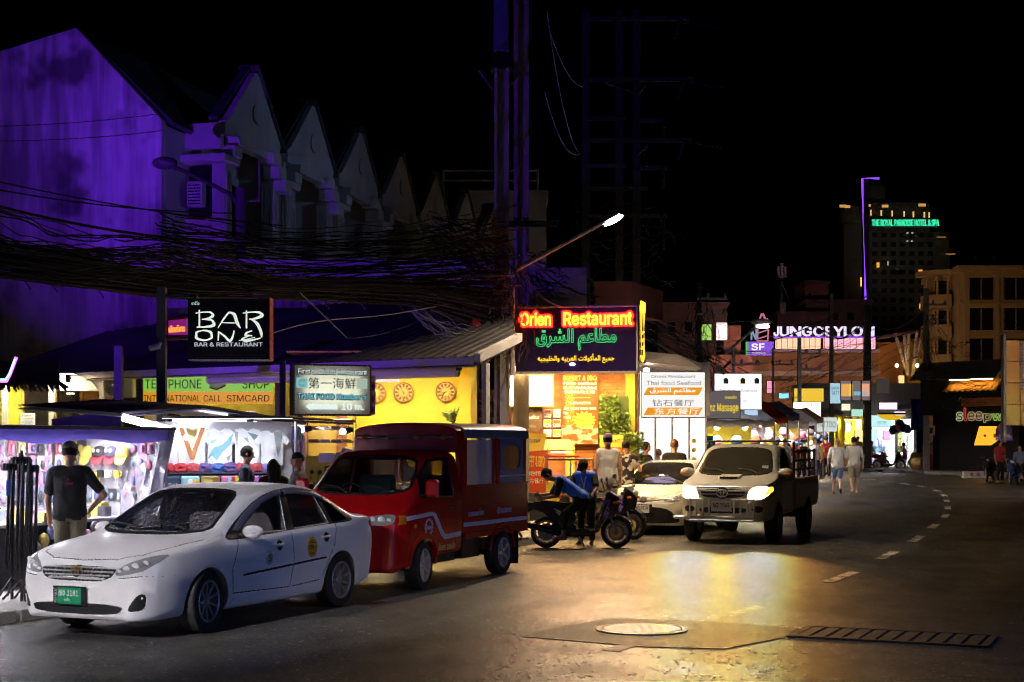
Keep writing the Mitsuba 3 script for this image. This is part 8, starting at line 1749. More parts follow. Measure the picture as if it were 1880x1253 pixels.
part(t, 'corrugated_awning', thick(sheet(lambda u, v: f.pt(-.02 * w + u * .3 * w, h * .92 - v * .35 + .03 * math.sin(u * 90), -.1 + v * 1.6), 120, 2), .02), 'pale_roof'); part(t, 'corrugated_awning', thick(sheet(lambda u, v: f.pt(.68 * w + u * .27 * w, h * 1.0 - v * .35 + .03 * math.sin(u * 90), -.1 + v * 1.2), 120, 2), .02), 'tin_white')
lit('glass_sign', 'pale green lit sign over the yellow shop at the bend', (1563, 752, 1592, 765), 86, (.5, .85, .7), .9, (), .2); lit('violet_lamp_sign', 'violet-white lamp box over the blue shop at the bend', (1614, 740, 1647, 752), 85.5, (1, .6, 1), 1.6, (), .2); lit('cyan_sign', 'cyan lit board under the yellow half-round sign', (1594, 763, 1636, 784), 85.6, (.55, .95, 1), 1.0, [('SOS', .4, .2, .4, .3, 'ink_pale')], .3)
f2, w2, h2 = sign_fr(1610, 760, 1662, 772, 85.2); k = thing('half_round_sign', 'yellow half-round lit canopy sign at the bend', 'sign'); part(k, 'panel', extr(Polygon([(0, h2)] + [(w2 * (.5 - .5 * math.cos(a)), h2 * (1 - math.sin(a))) for a in np.linspace(0, math.pi, 14)]), .2, f2), 'white_gloss', em=emit((1, .6, .02), .75, .2)); part(k, 'rim', tube([f2.pt(0, h2, .2), f2.pt(w2, h2, .2)], .05), 'canvas_dark')
f2, w2, h2 = sign_fr(1672, 733, 1700, 790, 84.5); thing('tarpaulin', 'dark blue tarpaulin hanging at the end of the shop row', 'tarpaulin', None, thick(sheet(lambda u, v: f2.pt(u * w2, v * h2, .12 * math.sin(u * 8 + v * 2)), 20, 8), .02), 'tarp_blue', True); mt('tarp_blue', (.03, .03, .25), .7)
for i, (px, py) in enumerate(((1638, 790), (1646, 787), (1655, 785), (1664, 788), (1650, 778))): q = P(px, py, 85); thing('hanging_bag', ('black', 'pink', 'dark', 'grey', 'topmost black')[i] + ' bag hanging in front of the blue shop at the bend, ' + ('leftmost', 'second', 'third', 'rightmost', 'above the others')[i], 'bag', 'bags hung at the bend shop', smooth_blob([q, q + V(.1, 0, 0)], .18, .25, i, 2), ('canvas_dark', 'cloth_pink', 'canvas_dark', 'cloth_grey', 'canvas_dark')[i], True)
# scooters before the far shops with a rider
for i, (px, d, lab) in enumerate(((1632, 83.5, 'black scooter with its lamp shining, parked at the bend in front of the blue shop'), (1603, 84.2, 'dark red scooter at the bend with a person in white on it'))):
    q = gp(px, d, .0); fs2 = Fr(q, unit((.97, -.2, 0)), unit((.2, .97, 0))); scooter(fs2, lab, ('scooter_black', 'paint_red')[i], detail=False, steer=-10, lit=12 if i == 0 else None)
sit2 = {**sitp, **{k_: tuple(V(*v) + V(0, 0, .22)) for k_, v in sitp.items() if k_ not in ('anL', 'anR', 'toL', 'toR')}, 'anL': (-.25, .2, .3), 'anR': (.25, .2, .3), 'toL': (-.25, .36, .24), 'toR': (.25, .36, .24)}
person('person in white sitting on the dark red scooter at the bend', gp(1601, 84.2), -78, 1.72, sit2, top='cloth_white', bottom='cloth_white', legs=1.9, res=.04)
person('person in pale top behind the walkers at the yellow shop', gp(1575, 83, .1), 150, 1.7, top='cloth_yellow', bottom='cloth_black', legs=1.9, res=.04)
k = thing('stool', 'white plastic stool under the person in pink', 'stool'); q = gp(1658, 84.5, .12); part(k, 'seat', rbx(q[0] - .18, q[0] + .18, q[1] - .18, q[1] + .18, q[2] + .42, q[2] + .46, .02), 'plate_white')
for a in (-1, 1):
    for b in (-1, 1): part(k, 'leg', tube([q + V(a * .16, b * .16, .43), q + V(a * .2, b * .2, 0)], .018), 'plate_white')
# dark clutter at the pavement corner
for i, (px, py, m_, lab) in enumerate(((1696, 848, 'canvas_dark', 'black heap of bags at the pavement corner'), (1683, 850, 'brass', 'pale yellow bag at the pavement corner'), (1701, 850, 'cloth_red', 'red bag left of the corner pole'), (1732, 848, 'orange_cloth', 'orange bag right of the corner pole'), (1716, 830, 'brown_canvas', 'brown bundle hung on the corner pole'))): q = P(px, py, 78); thing('bundle', lab, 'bag', None, smooth_blob([q - V(.08, 0, 0), q + V(.08, 0, 0)], .3, .5, i + 20, 3), m_, True)
mt('orange_cloth', (.6, .14, .03), .8)
k = thing('corner_pole_poster', 'small pale poster on the pole at the pavement corner', 'poster'); f, w, h = sign_fr(1702, 782, 1717, 800, 77.5); part(k, 'sheet', bx(0, w, 0, h, -.02, 0, f), 'pale_roof'); part(k, 'print', bx(w * .3, w * .7, h * .2, h * .8, 0, .01, f), 'canvas_dark')
# right: sleep shop, awnings, big panel wall
f, w, h = sign_fr(1690, 668, 1848, 880, 77.0, 73.0); t = thing('dark_shop', 'dark shop with neon outline lettering and orange awning at the right edge', 'shop')
part(t, 'upper_wall', bx(0, w, h * .55, h, -4, 0, f), 'shop_black'); part(t, 'front_infill', bx(0, w, -.2, h * .55, -1.2, -1, f), 'shop_black'); part(t, 'brown_lintel', bx(w * .5, w, h * .62, h * .69, 0, .1, f), 'brick_orange')
part(t, 'upper_awning', thick(sheet(lambda u, v: f.pt(w * .02 + u * w, h * 1.0 - v * .9 + .03 * math.sin(u * 190), v * 1.0), 190, 2), .02), 'tin_dull'); part(t, 'lower_awning', thick(sheet(lambda u, v: f.pt(w * .4 + u * w * .6, h * .85 - v * .62 + .03 * math.sin(u * 60), .1 + v * .8), 130, 2), .02), 'orange_canvas'); mt('orange_canvas', (.5, .26, .06), .7)
part(t, 'awning_lamp', tube([f.pt(w * .46, h * .84, .75), f.pt(w * .95, h * .84, .75)], .03, 6), 'white_gloss', em=emit((1, .55, .15), 30, .6))
def outline(s, x, y, w_, h_, rgb, off=0): 
    m = text(s, Fr((0, 0, 0), (1, 0, 0), (0, 1, 0)), x, y, w_, h_, .002, True, 0); top = m.faces[m.face_normals[:, 2] > .9]; g = unary_union([Polygon(m.vertices[q][:, :2]) for q in top]); g = g.buffer(.025).difference(g.buffer(-.012)); return part(t, 'neon_lettering', extr(g, .03, f.at(0, 0, .06)), 'white_gloss', em=emit(rgb, .75, .05))
Lh = .42
for s, x, w_, rgb in (('s', .44, .075, (.45, .5, .3)), ('l', .53, .03, (.6, .05, .03)), ('ee', .575, .165, (.4, .3, .15)), ('p', .755, .085, (.35, .3, .12)), ('wi', .85, .15, (.4, .62, .1))): outline(s, x * w, h * .5 if s != 'p' else h * .5 - .1, w_ * w, Lh + (.2 if s == 'l' else 0), rgb)
k = thing('orange_display', 'slanted glowing orange display below the neon letters', 'display'); f2, w2, h2 = sign_fr(1788, 783, 1838, 818, 71); part(k, 'panel', extr(Polygon([(.25, h2), (w2, h2), (w2 - .05, h2 * .35), (w2 * .62, 0), (0, 0)]), .08, f2), 'white_gloss', em=emit((1, .36, .02), 1.5, .5)); part(k, 'dark_print', cat([extr(Point(w2 * .38, h2 * .5).buffer(.06), .02, f2.at(0, 0, .08)), extr(sbox(w2 * .7, h2 * .4, w2 * .95, h2 * .6), .02, f2.at(0, 0, .08))]), 'orange_print')
f, w, h = sign_fr(1846, 625, 1900, 782, 55); t = thing('panel_wall', 'tall ochre advertising wall with upright dark lettering at the right edge', 'sign')
for i in range(4):
    for j in range(2): part(t, 'panel', rbx(j * w / 2 + .01, (j + 1) * w / 2 - .01, i * h / 4 + .01, (i + 1) * h / 4 - .01, -.2, 0, .01, f), 'ochre')
mt('ochre', (.46, .22, .05), .7); part(t, 'lettering', text('sleepwith', Fr(f.pt(w * .45, h * .97, .004), (0, 0, -1), f.x), 0, 0, 1.7, .2, .006, True), 'ink_blue'); part(t, 'edge_post', bx(-.1, 0, -.6, h + .2, -.2, .1, f), 'tin_dull'); part(t, 'uplight', rbx(.35, .65, -.95, -.8, 2.1, 2.3, .02, f), 'black_plastic'); spot(t + '_beam', f.pt(.5, -.78, 2.2), f.pt(.5, 1.5, 0), (1, .62, .28), 30, 60, 30, .5)
k = thing('round_placard', 'dark half-round placard on the post under the ochre wall', 'sign'); q = P(1843, 792, 56); part(k, 'board', extr(Point(0, 0).buffer(.3).union(sbox(-.3, -.35, .3, 0)), .05, Fr(q, (1, 0, 0), (0, 0, 1))), 'poster_blue'); part(k, 'print', bx(-.2, .2, -.2, -.1, .05, .06, Fr(q, (1, 0, 0), (0, 0, 1))), 'print_grey')
f, w, h = sign_fr(1768, 866, 1815, 878, 68); k = thing('road_barrier', 'low white concrete barrier at the right pavement', 'barrier'); part(k, 'block', hull([f.pt(a, b, c_) for a in (0, w) for b, c_ in ((0, .25), (0, -.25), (h, .08), (h, -.08))]), 'plate_white'); part(k, 'stripe', cat([bx(.25 + i * .3, .38 + i * .3, h * .3, h * .8, .2, .24, f) for i in range(4)]), 'cloth_pink')
for i, (px, d) in enumerate(((1862, 60), (1818, 64))): q = gp(px, d); scooter(Fr(q, unit((-.5, -.85, 0)), unit((.85, -.5, 0))), ('chrome-edged scooter at the right edge beside the person in red', 'scooter behind the white barrier at the right')[i], 'paint_blue' if i == 0 else 'scooter_black', detail=False)
q = gp(1872, 59.5); person('person in blue shirt sitting on a scooter at the right edge', q, 150, 1.72, sit2, top='denim', bottom='cloth_black', legs=1.9, res=.04)
# poles along the far street
for x0, x1_, d, y0, lab, m_ in ((1464, 1471, 70, 620, 'dark thin utility pole before the yellow sign', 'wire_grey'), (1417, 1421, 75, 640, 'thin utility pole before the cinema sign', 'wire_grey'), (1344, 1350, 60, 640, 'dark pole with small cross arms before the pink building', 'wire_grey'), (1523, 1530, 80, 540, 'pale concrete pole before the mall', 'concrete'), (1586, 1598, 82, 560, 'thick dark pole left of the orange canopy', 'black_plastic'), (1696, 1705, 77, 530, 'tall dark pole at the pavement corner', 'concrete'), (1279, 1288, 55, 520, 'dark pole wrapped in cables before the far buildings', 'black_plastic')):
    k, xm, w_ = pole(x0, x1_, d, P(0, y0, d)[2], '', lab, mat=m_, taper=.9)
    if d < 79:
        for j in range(2): z = P(0, y0 + 30 + 28 * j, d)[2]; part(k, 'cross_arm', bx(xm - .1, xm + 1.0, d - .2, d - .1, z - .04, z + .04), 'wire_grey'); [part(k, 'insulator', lathe([(0, 0), (.07, 0), (.04, .2), (0, .22)], 6, Fr(V(xm + a, d - .15, z), (1, 0, 0), (0, 1, 0))), 'wire_grey') for a in (.3, .9)]
tangle('dark cables wrapped round the pole before the far buildings', [P(1283, 540, 55), P(1284, 620, 55), P(1290, 700, 52), P(1305, 740, 48)], 26, [.3, .5, .6, .4], (.008, .014), wob=.3)
tangle('cables crossing before the mall', [P(1180, 600, 50), P(1300, 650, 60), P(1420, 660, 72), P(1600, 640, 80)], 14, [.5, .8, 1.0, 1.2], (.007, .011), 'wire_grey', .15)
tangle('cables over the far shops', [P(1440, 720, 68), P(1520, 690, 75), P(1600, 640, 80), P(1720, 600, 78)], 16, [.6, 1.0, 1.3, 1.0], (.008, .013), 'black_plastic', .2)
tangle('dark cable knot by the corner pole', [P(1700, 600, 76), P(1710, 680, 76), P(1730, 700, 74), P(1790, 690, 70)], 26, [.5, 1.0, .9, .5], (.009, .015), 'black_plastic', .4)
rs = random.Random(41)
for i, (a, b, s) in enumerate((((1500, 590, 80), (1590, 585, 82), 1.0), ((1480, 575, 80), (1600, 560, 82), 1.6), ((1595, 590, 82), (1700, 560, 77), .8), ((1420, 625, 75), (1590, 545, 82), .2))): cable(('pale slack wire in front of the big letters, lowest', 'pale slack wire in front of the big letters, higher', 'slack wire between the thick pole and the corner pole', 'straight wire rising towards the violet strip')[i], P(*a), P(*b), s, .03, 'wire_grey')
k = thing('street_lamp', 'second lit street lamp on a slanting arm before the cinema sign', 'street lamp'); a, b = P(1332, 650, 64), P(1388, 600, 62); part(k, 'arm', tube([a, b], .06), 'lamp_body'); part(k, 'lens', ell(b + V(.3, 0, .0), (.26, .16, .09), 2), 'white_gloss', True, em=emit((1, .75, .95), 20, 1.0)); part(k, 'head', ell(b + V(.2, 0, .18), (.42, .22, .14), 2), 'lamp_body', True)
# ---------------------------------------------------------------- the mall with its letters, cinema sign, distant blocks
mt('peach_wall', (.36, .22, .14), .8); mt('rose_wall', (.42, .2, .2), .8); mt('dusk_wall', (.2, .14, .15), .9)
f, w, h = sign_fr(1378, 648, 1612, 800, 115); t = thing('mall', 'shopping mall front lit orange with large white letters on its roof edge', 'building')
part(t, 'front_wall', bx(0, w, -1, h, -8, 0, f), 'peach_wall'); part(t, 'cornice', bx(-.1, w + .1, h * .72, h * .78, 0, .4, f), 'fascia'); part(t, 'cornice', bx(-.1, w + .1, h, h + .25, -8, .3, f), 'fascia')
for i in range(8): part(t, 'louvre', bx(w * .36, w * .8, h * .3 + i * .22, h * .3 + .1 + i * .22, 0, .08, f), 'tin_white')
part(t, 'window', bx(w * .46, w * .66, h * .22, h * .44, 0.09, .12, f), 'window_dark'); part(t, 'pillar', bx(w * .33, w * .35, 0, h * .5, 0, .3, f), 'peach_wall'); part(t, 'pillar', bx(w * .66, w * .68, 0, h * .72, 0, .3, f), 'peach_wall')
for a, b, rgb in ((.2, .55, (1, .5, .3)), (.58, .98, (1, .42, .5))):
    gp_ = part(t, 'glowing_panel', bx(a * w, b * w, h + .3, h + 1.15, -.4, 0, f), 'white_gloss', em=emit(rgb, 1.4, .5))
    part(gp_, 'divider', cat([bx(a * w + i * (b - a) * w / 8 - .02, a * w + i * (b - a) * w / 8 + .02, h + .3, h + 1.15, 0, .06, f) for i in range(9)]), 'orange_print')
lw = [('J', 1420, 1429), ('U', 1431, 1448), ('N', 1450, 1470), ('G', 1472, 1490), ('C', 1493, 1512), ('E', 1515, 1528), ('Y', 1530, 1548), ('L', 1549, 1562), ('O', 1563, 1583), ('N', 1585, 1604)]
for s, a, b in lw:
    g, w2, h2 = sign_fr(a, 600, b, 618, 114); k_ = part(t, 'roof_letter', text(s, g, 0, 0, w2, h2, .25, True), 'white_gloss', em=emit((.8, .72, 1), 1.1, .05)); part(k_, 'violet_rim', bx(0, w2, -.14, -.04, 0, .2, g), 'white_gloss', em=emit((.35, .08, 1), 1.0, .05))
part(t, 'letter_rail', bx(w * .15, w, h + 1.2, h + 1.3, -.4, -.2, f), 'canvas_dark')
q = P(1399, 628, 113); sl = part(t, 'sail_emblem', extr(Polygon([(-.4, 0), (-.38, 1.2), (-.1, 2.1), (.1, 2.1), (.4, 1.4), (.5, .8), (.45, 0)]).difference(Polygon([(-.3, .1), (-.28, 1.1), (-.05, 1.9), (.05, 1.9), (.32, 1.3), (.4, .8), (.36, .1)])), .2, Fr(q, (1, 0, 0), (0, 0, 1))), 'white_gloss', em=emit((1, .25, .4), .5, .05)); part(sl, 'sail_rib', cat([tube([q + V(-.36, -.1, .2 + .42 * i), q + V(.42, -.1, .45 + .42 * i)], .06) for i in range(4)]), 'white_gloss', em=emit((1, .3, .45), .4, 0))
q, w2, h2 = sign_fr(1378, 605, 1389, 625, 113); part(t, 'roof_letter', text('N', q, 0, 0, w2, h2, .2, True), 'white_gloss', em=emit((.35, .55, .8), .5))
t, f, w, h = lit('cinema_sign', 'violet cinema sign with white letters', (1374, 628, 1420, 653), 100, (.2, .06, .75), .9, (), .2); part(t, 'lettering', text('SF', f, w * .12, h * .38, w * .52, h * .5, .05, True), 'white_gloss', em=emit((1, .9, 1), 1.2)); part(t, 'lettering', text('CINEMA', f, w * .14, h * .1, w * .55, h * .15, .05, True), 'white_gloss', em=emit((1, .85, 1), .9)); part(t, 'green_edge', bx(-.15, 0, 0, h, -.2, .02, f), 'white_gloss', em=emit((.1, .7, .15), .6))
f, w, h = sign_fr(1300, 652, 1382, 800, 105); t = thing('rose_building', 'rose-coloured building behind the dark thin poles', 'building'); part(t, 'wall', bx(0, w, -1, h, -9, 0, f), 'rose_wall'); part(t, 'upper_wall', bx(w * .4, w * .78, h, h + 2.1, -5, -1, f), 'rose_wall')
for i in range(3): part(t, 'pilaster', bx(w * (.25 + .2 * i), w * (.3 + .2 * i), 0, h * .75, 0, .15, f), 'brick_orange'); part(t, 'window', bx(w * (.32 + .2 * i), w * (.42 + .2 * i), h * .4, h * .7, 0, .06, f), 'window_dark')
for nm, lab, bx_, d in (('grey_block', 'dim grey block behind the pole wrapped in cables', (1208, 562, 1335, 700), 130), ('roof_house', 'dim red-roofed house behind the big letters', (1428, 578, 1520, 660), 150), ('stair_block', 'pale pink stair block with one small window on the skyline', (1478, 521, 1521, 600), 160), ('low_block', 'dim block with window row below the stair block', (1480, 556, 1600, 640), 155)):
    f, w, h = sign_fr(*bx_, d); t = thing(nm, lab, 'building'); part(t, 'wall', bx(0, w, -2, h, -6, 0, f), {'stair_block': 'rose_wall'}.get(nm, 'dusk_wall')); part(t, 'roof_edge', bx(-.2, w + .2, h, h + .3, -6.2, .2, f), 'dusk_wall')
    for i in range({'stair_block': 1, 'low_block': 4}.get(nm, 3)): part(t, 'window', bx(w * (.15 + .24 * i), w * (.25 + .24 * i), h * .62, h * .78, 0, .05, f), 'window_dark')
k = thing('antenna_mast', 'thin antenna mast with pale panels on the skyline', 'antenna'); q = P(1435, 578, 150); part(k, 'mast', tube([q, P(1435, 485, 150)], .12), 'wire_grey'); part(k, 'guy_rod', tube([P(1436, 520, 150), P(1452, 560, 150)], .04), 'wire_grey'); part(k, 'drum', tube([P(1437, 577, 150), P(1437, 556, 150)], .3, 10), 'fascia')
for x in (1429, 1435, 1441): part(k, 'panel_antenna', bx(P(x, 0, 149)[0] - .14, P(x, 0, 149)[0] + .14, 148.8, 149.2, P(0, 510, 149)[2], P(0, 484 + abs(x - 1435), 149)[2]), 'tin_white')
# orange canopy with white branching columns
f, w, h = sign_fr(1622, 612, 1728, 680, 125); t = thing('canopy_building', 'orange-lit canopy building with white branching columns', 'building'); part(t, 'wall', bx(0, w * .45, -1, h * .8, -4, -2, f), 'orange_canvas'); part(t, 'wall', bx(w * .55, w, -1, h * .9, -4, -2, f), 'yellow_wall'); part(t, 'roof', hull([f.pt(a, b, c_) for a, b, c_ in ((-.5, h * .85, .5), (w, h * 1.2, .5), (w, h * 1.25, -4), (-.5, h * .95, -4), (w, h * 1.12, .5), (-.5, h * .8, .5))]), 'dusk_wall')
for a, b in ((.42, .2), (.42, .36), (.42, .44), (.5, .58), (.5, .68)): part(t, 'column', tube([f.pt(w * (.32 + (a - .32) * 1), -.5, 0), f.pt(w * b, h, 0)], .14), 'tin_white')
for i in range(3): part(t, 'flood_lamp', ell(f.pt(w * (.15 + .35 * i), .3, 1.5), .15, 1), 'white_gloss', True, em=emit((1, .55, .15), 60, .4))
# curved hotel at the right
f, w, h = sign_fr(1762, 494, 1900, 700, 118); t = thing('hotel', 'cream hotel with rounded balcony corner and dark windows', 'building'); mt('cream_wall', (.36, .29, .14), .8); part(t, 'wall', bx(0, w, -3, h, -10, 0, f), 'cream_wall'); part(t, 'cornice', bx(-.3, w, h - .25, h + .2, -10, .6, f), 'cream_wall')
for j in range(4):
    y = h - 2.4 - j * 2.35; part(t, 'ledge', bx(0, w, y - .35, y - .2, 0, .25, f), 'cream_wall')
    for a in (.12, .58): wn = part(t, 'window', bx(w * a, w * a + 1.9, y, y + 1.7, 0, .05, f), 'window_dark'); part(wn, 'frame', cat([bx(w * a + .95 * i - .05, w * a + .95 * i + .05, y, y + 1.7, .05, .1, f) for i in range(3)]), 'dusk_wall')
    for a in (.06, .46, .92): part(t, 'pilaster', bx(w * a, w * a + .35, y - .3, y + 2, 0, .2, f), 'cream_wall')
    cf = f.pt(-.3, 0, -3.0); ring = lambda r0, r1, z0, z1: extr(Point(0, 0).buffer(r1, 24).difference(Point(0, 0).buffer(r0, 24)).intersection(Polygon([(0, 1), (0, -4), (-4, -4), (-4, 1)])), z1 - z0, Fr((cf[0], cf[1], z0), (1, 0, 0), (0, 1, 0)))
    z = f.pt(0, y)[2]; part(t, 'balcony_floor', ring(0, 1.9, z - .5, z - .25), 'cream_wall'); part(t, 'balcony_rail', ring(1.8, 1.87, z - .25, z + .55), 'cream_wall')
    for a in (200, 235, 262): part(t, 'balcony_post', tube([V(cf[0] + 1.72 * math.cos(math.radians(a)), cf[1] + 1.72 * math.sin(math.radians(a)), z - .3), V(cf[0] + 1.72 * math.cos(math.radians(a)), cf[1] + 1.72 * math.sin(math.radians(a)), z + 1.9)], .1), 'cream_wall')
    part(t, 'balcony_door', bx(cf[0] - .9, cf[0] + .2, cf[1] - .6, cf[1] - .5, z - .25, z + 1.7), 'window_dark')
part(t, 'balcony_roof', extr(Point(0, 0).buffer(2.25, 24).intersection(Polygon([(0, 1), (0, -4), (-4, -4), (-4, 1)])), .35, Fr((cf[0], cf[1], f.pt(0, h)[2] - .3), (1, 0, 0), (0, 1, 0))), 'cream_wall'); part(t, 'balcony_core', bx(cf[0] - .9, cf[0] + .3, cf[1] - .5, cf[1] + 3, 0, f.pt(0, h)[2]), 'cream_wall')
part(t, 'corner_lamp', ell(f.pt(-2.0, .6, .2), .16, 1), 'white_gloss', True, em=emit((1, .62, .3), 14, .5)); [part(t, 'roof_vent', bx(w * a, w * a + .3, h + .2, h + 1.3 - .5 * (i % 2), -3, -2.7, f), 'tin_white') for i, a in enumerate((.35, .42, .58, .64))]
# tall hotel tower with green sign and violet strip
f, w, h = sign_fr(1592, 372, 1735, 620, 300); t = thing('hotel_tower', 'dark hotel tower with green neon name and scattered lit windows', 'building'); mt('night_wall', (.05, .045, .045), .9)
part(t, 'tower_wall', bx(-2.5, w * .8, -12, h, -14, 0, f), 'night_wall'); part(t, 'stepped_wing', bx(w * .8, w * 1.06, -12, h * .78, -12, 0, f), 'night_wall'); part(t, 'stepped_wing', bx(w * 1.06, w * 1.25, -12, h * .5, -12, 0, f), 'night_wall'); part(t, 'crown', bx(-1, w * .25, h, h + 4, -10, -1, f), 'night_wall')
c0 = P(1560, 396, 299); part(t, 'revolving_disc', lathe([(0, -1.6), (2.4, -1.4), (2.6, -.2), (2.6, 1.4), (2.2, 1.8), (0, 1.9)], 28, Fr((c0[0] + .3, c0[1], c0[2]), (1, 0, 0), (0, 1, 0))), 'night_wall', 30); part(t, 'shaft', bx(c0[0] - 1.2, c0[0] + 1.6, 299, 303, -1, c0[2] - 1.4), 'night_wall')
for j in range(11):
    for i in range(7):
        px, py = 1606 + i * 17, 432 + j * 17; q = P(px, py, 299.9)
        if px < 1725 - max(0, j - 3) * 0: part(t, 'window', bx(q[0] - .5, q[0] + .5, 299.85, 299.99, q[2] - .45, q[2] + .45), 'window_dark')
for px, py, a, b, k_ in ((1612, 487, .25, .5, .9), (1690, 500, .4, .45, .8), (1692, 563, .45, .5, .9), (1582, 518, .3, .9, 1.2), (1710, 531, .6, .7, 1.0), (1666, 443, .12, .12, .6), (1674, 443, .12, .12, .6), (1666, 428, .15, .12, .5), (1675, 428, .15, .12, .5), (1728, 436, .9, .1, .25), (1745, 467, .9, .1, .3), (1630, 484, .1, .4, .4)):
    q = P(px, py, 298.5); part(t, 'lit_window', bx(q[0] - a, q[0] + a, 298.4, 298.6, q[2] - b, q[2] + b), 'white_gloss', em=emit((1, .42, .08) if a > .2 else (.8, .8, .65), k_))
for px in (1599, 1618, 1638, 1660, 1677, 1697, 1706): q = P(px, 391 + (px - 1599) * .04, 299.2); part(t, 'facade_lamp', bx(q[0] - .13, q[0] + .13, 299.1, 299.3, q[2] - .55, q[2] + .55), 'white_gloss', em=emit((1, .62, .2), .75))
for px, py, a in ((1548, 379, .7), (1556, 380, .5), (1625, 379, .6), (1596, 378, .25), (1693, 377, .7)): q = P(px, py, 295.5); part(t, 'lit_window', bx(q[0] - a, q[0] + a, 295.4, 295.6, q[2] - .25, q[2] + .25), 'white_gloss', em=emit((1, .5, .12), .6))
g, w2, h2 = sign_fr(1600, 404, 1723, 416, 298.8); part(t, 'green_sign', text('THE ROYAL PARADISE HOTEL & SPA', g, 0, 0, w2, h2, .4, True, .2), 'white_gloss', em=emit((.04, .85, .42), 1.0, .05)); part(t, 'green_backlight', bx(0, w2, -.25, h2 + .2, .0, .05, g), 'night_wall')
q = P(1650, 500, 280); part(t, 'roof_floodlight', rbx(q[0] - .4, q[0] + .4, q[1] - .3, q[1] + .1, q[2] - .3, q[2] + .3, .05), 'black_plastic'); spot(t + '_beam', q + V(0, .3, 0), P(1650, 400, 300), (1, .8, .6), 170, 60, 20, .3)
k = thing('neon_pylon', 'slim pylon edged with a violet neon strip bent at its top', 'pylon'); a, b, c_ = P(1589, 556, 200), P(1583, 328, 200), P(1614, 328, 200); part(k, 'neon_strip', tube([a, b, c_], .16, 8), 'white_gloss', em=emit((.3, .07, 1.0), 1.3, .3)); part(k, 'mast', bx(b[0] + .2, b[0] + .9, 200.2, 201, 0, b[2]), 'night_wall')
# floodlights standing before the mall and the rose building
for i, (px, d, rgb, k_, tg) in enumerate(((1340, 90, (1, .5, .42), 900, (1340, 660, 105)), (1440, 95, (1, .55, .25), 1300, (1450, 680, 115)), (1540, 96, (1, .5, .25), 1300, (1550, 680, 115)), (1500, 120, (1, .5, .5), 900, (1500, 545, 160)))):
    q = gp(px, d) + V(0, 0, 3.2); t = thing('ground_floodlight', ('floodlight before the rose building', 'left floodlight before the mall', 'right floodlight before the mall', 'floodlight on the mall roof')[i], 'lamp')
    if i == 3: q = P(1500, 618, 121)
    part(t, 'housing', rbx(q[0] - .2, q[0] + .2, q[1] - .3, q[1] - .1, q[2] - .15, q[2] + .15, .03), 'black_plastic'); spot(t + '_beam', q + V(0, .1, 0), P(*tg), rgb, k_ * .14, 62, 20, .6)
for i, (px, py, w_, h_, d, rgb, nm) in enumerate(((1408, 700, 14, 22, 84, (1, .3, .5), 'pink'), (1430, 722, 18, 10, 80, (.3, .8, 1), 'cyan'), (1442, 756, 12, 8, 72, (1, .8, .2), 'amber'), (1412, 776, 16, 8, 62, (1, .7, .1), 'yellow'), (1545, 742, 16, 12, 84, (1, .9, .6), 'cream'), (1552, 776, 10, 18, 86, (1, .95, .9), 'white'), (1570, 790, 14, 24, 87, (1, .8, .35), 'golden'),
      (1600, 788, 10, 22, 87, (.6, .9, 1), 'ice blue'), (1622, 792, 12, 16, 87, (1, .55, .9), 'rose'), (1642, 756, 20, 8, 85, (1, .85, 1), 'lilac'), (1666, 800, 8, 30, 86, (.85, 1, .9), 'mint'), (1478, 780, 10, 14, 74, (1, .75, .3), 'orange'), (1520, 800, 10, 16, 80, (.4, .6, 1), 'blue'), (1586, 708, 14, 10, 95, (1, .35, .2), 'red'), (1650, 690, 10, 14, 100, (1, .7, .25), 'small amber'))):
    glow_sign('shop_light_box', f'small {nm} light box sign among the lit shops', (px, py, px + w_, py + h_), d, rgb, 1.1, [], w_=.06)
# ---------------------------------------------------------------- lamps that stand outside the frame
t = thing('violet_floodlight', 'violet floodlight on a mast left of the photograph', 'lamp')
LP = V(-11.0, 24, 3.3); part(t, 'mast', tube([(LP[0], LP[1] + .15, 0), (LP[0], LP[1] + .15, 3.7)], .06), 'steel'); part(t, 'housing', rbx(LP[0] - .25, LP[0] + .25, LP[1] + .02, LP[1] + .2, 3.1, 3.6, .03), 'black_plastic')
spot('violet_flood', LP + V(0, .3, .1), (-9.0, 38.5, 10.4), (.17, .02, 1.0), 620, 25, 6, 2)
spot('violet_flood_low', LP + V(.1, .3, .0), (-1.0, 33.5, 7.0), (.17, .03, 1.0), 190, 32, 14, 1.5)
k = thing('street_lamp', 'street lamp at the left behind the photographer', 'street lamp'); LQ = V(-8.5, 3.5, 6.4)
part(k, 'mast', tube([(LQ[0] - .6, LQ[1], 0), (LQ[0] - .6, LQ[1], 6.6)], .07), 'concrete'); part(k, 'head', rbx(LQ[0] - .6, LQ[0] + .3, LQ[1] - .15, LQ[1] + .15, 6.45, 6.6, .03), 'lamp_body')
spot('front_lamp', LQ, (-3.5, 15.6, .3), (1.0, .93, .96), 620, 11, 5, 1.8)
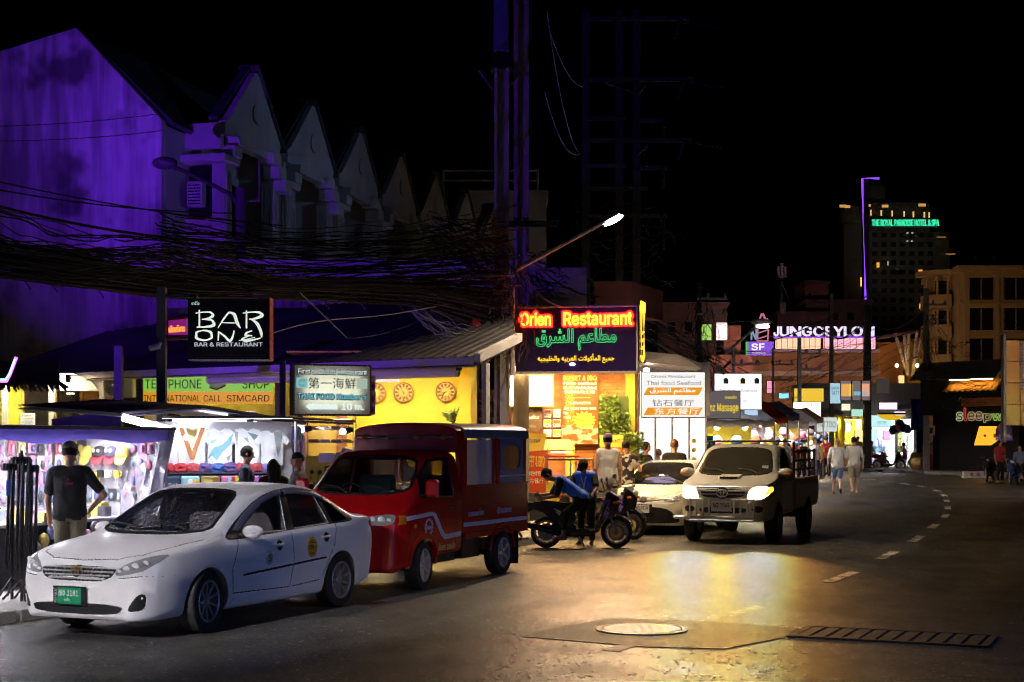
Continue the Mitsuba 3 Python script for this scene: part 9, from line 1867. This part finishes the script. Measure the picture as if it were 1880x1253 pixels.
k = thing('street_lamp', 'street lamp right of the frame beside the two walkers', 'street lamp'); LQ = V(21, 43, 7.2)
part(k, 'mast', tube([(LQ[0] + .6, LQ[1], 0), (LQ[0] + .6, LQ[1], 7.4)], .07), 'concrete'); part(k, 'head', rbx(LQ[0] - .3, LQ[0] + .6, LQ[1] - .15, LQ[1] + .15, 7.25, 7.4, .03), 'lamp_body')
spot('walker_lamp', LQ, (14.5, 54, .6), (1.0, .86, .78), 210, 46, 14, 1.3)
k = thing('floodlight', 'blue-white shopfront floodlight on the far side of the road behind the photographer', 'lamp'); LQ = V(10.5, 8.5, 3.6)
part(k, 'mast', tube([(LQ[0] + .3, LQ[1], 0), (LQ[0] + .3, LQ[1], 3.8)], .05), 'steel'); part(k, 'housing', rbx(LQ[0] + .05, LQ[0] + .3, LQ[1] - .2, LQ[1] + .2, 3.4, 3.8, .03), 'black_plastic')
spot('shop_flood', LQ, (-1.4, 18.8, .9), (.17, .33, 1.0), 75, 27, 10, 1.5)
k = thing('street_lamp', 'street lamp on the far side of the road, right of the frame', 'street lamp'); LQ = V(16, 30, 7.6)
part(k, 'mast', tube([(LQ[0] + .6, LQ[1], 0), (LQ[0] + .6, LQ[1], 7.8)], .07), 'concrete'); part(k, 'head', rbx(LQ[0] + .05, LQ[0] + .6, LQ[1] - .15, LQ[1] + .15, 7.65, 7.8, .03), 'lamp_body')
spot('gable_lamp', LQ, (-5.5, 44, 10.6), (.3, .48, 1.1), 200, 18, 4, 1.2)
k = thing('street_lamp', 'warm street lamp behind the photographer on the right', 'street lamp'); LQ = V(6.5, 3.5, 7)
part(k, 'mast', tube([(LQ[0] + .6, LQ[1], 0), (LQ[0] + .6, LQ[1], 7.2)], .07), 'concrete'); part(k, 'head', rbx(LQ[0] - .3, LQ[0] + .6, LQ[1] - .15, LQ[1] + .15, 7.05, 7.2, .03), 'lamp_body')
spot('road_lamp', LQ, (1.3, 14.8, 0), (1.0, .78, .5), 300, 12, 3, 1.5)
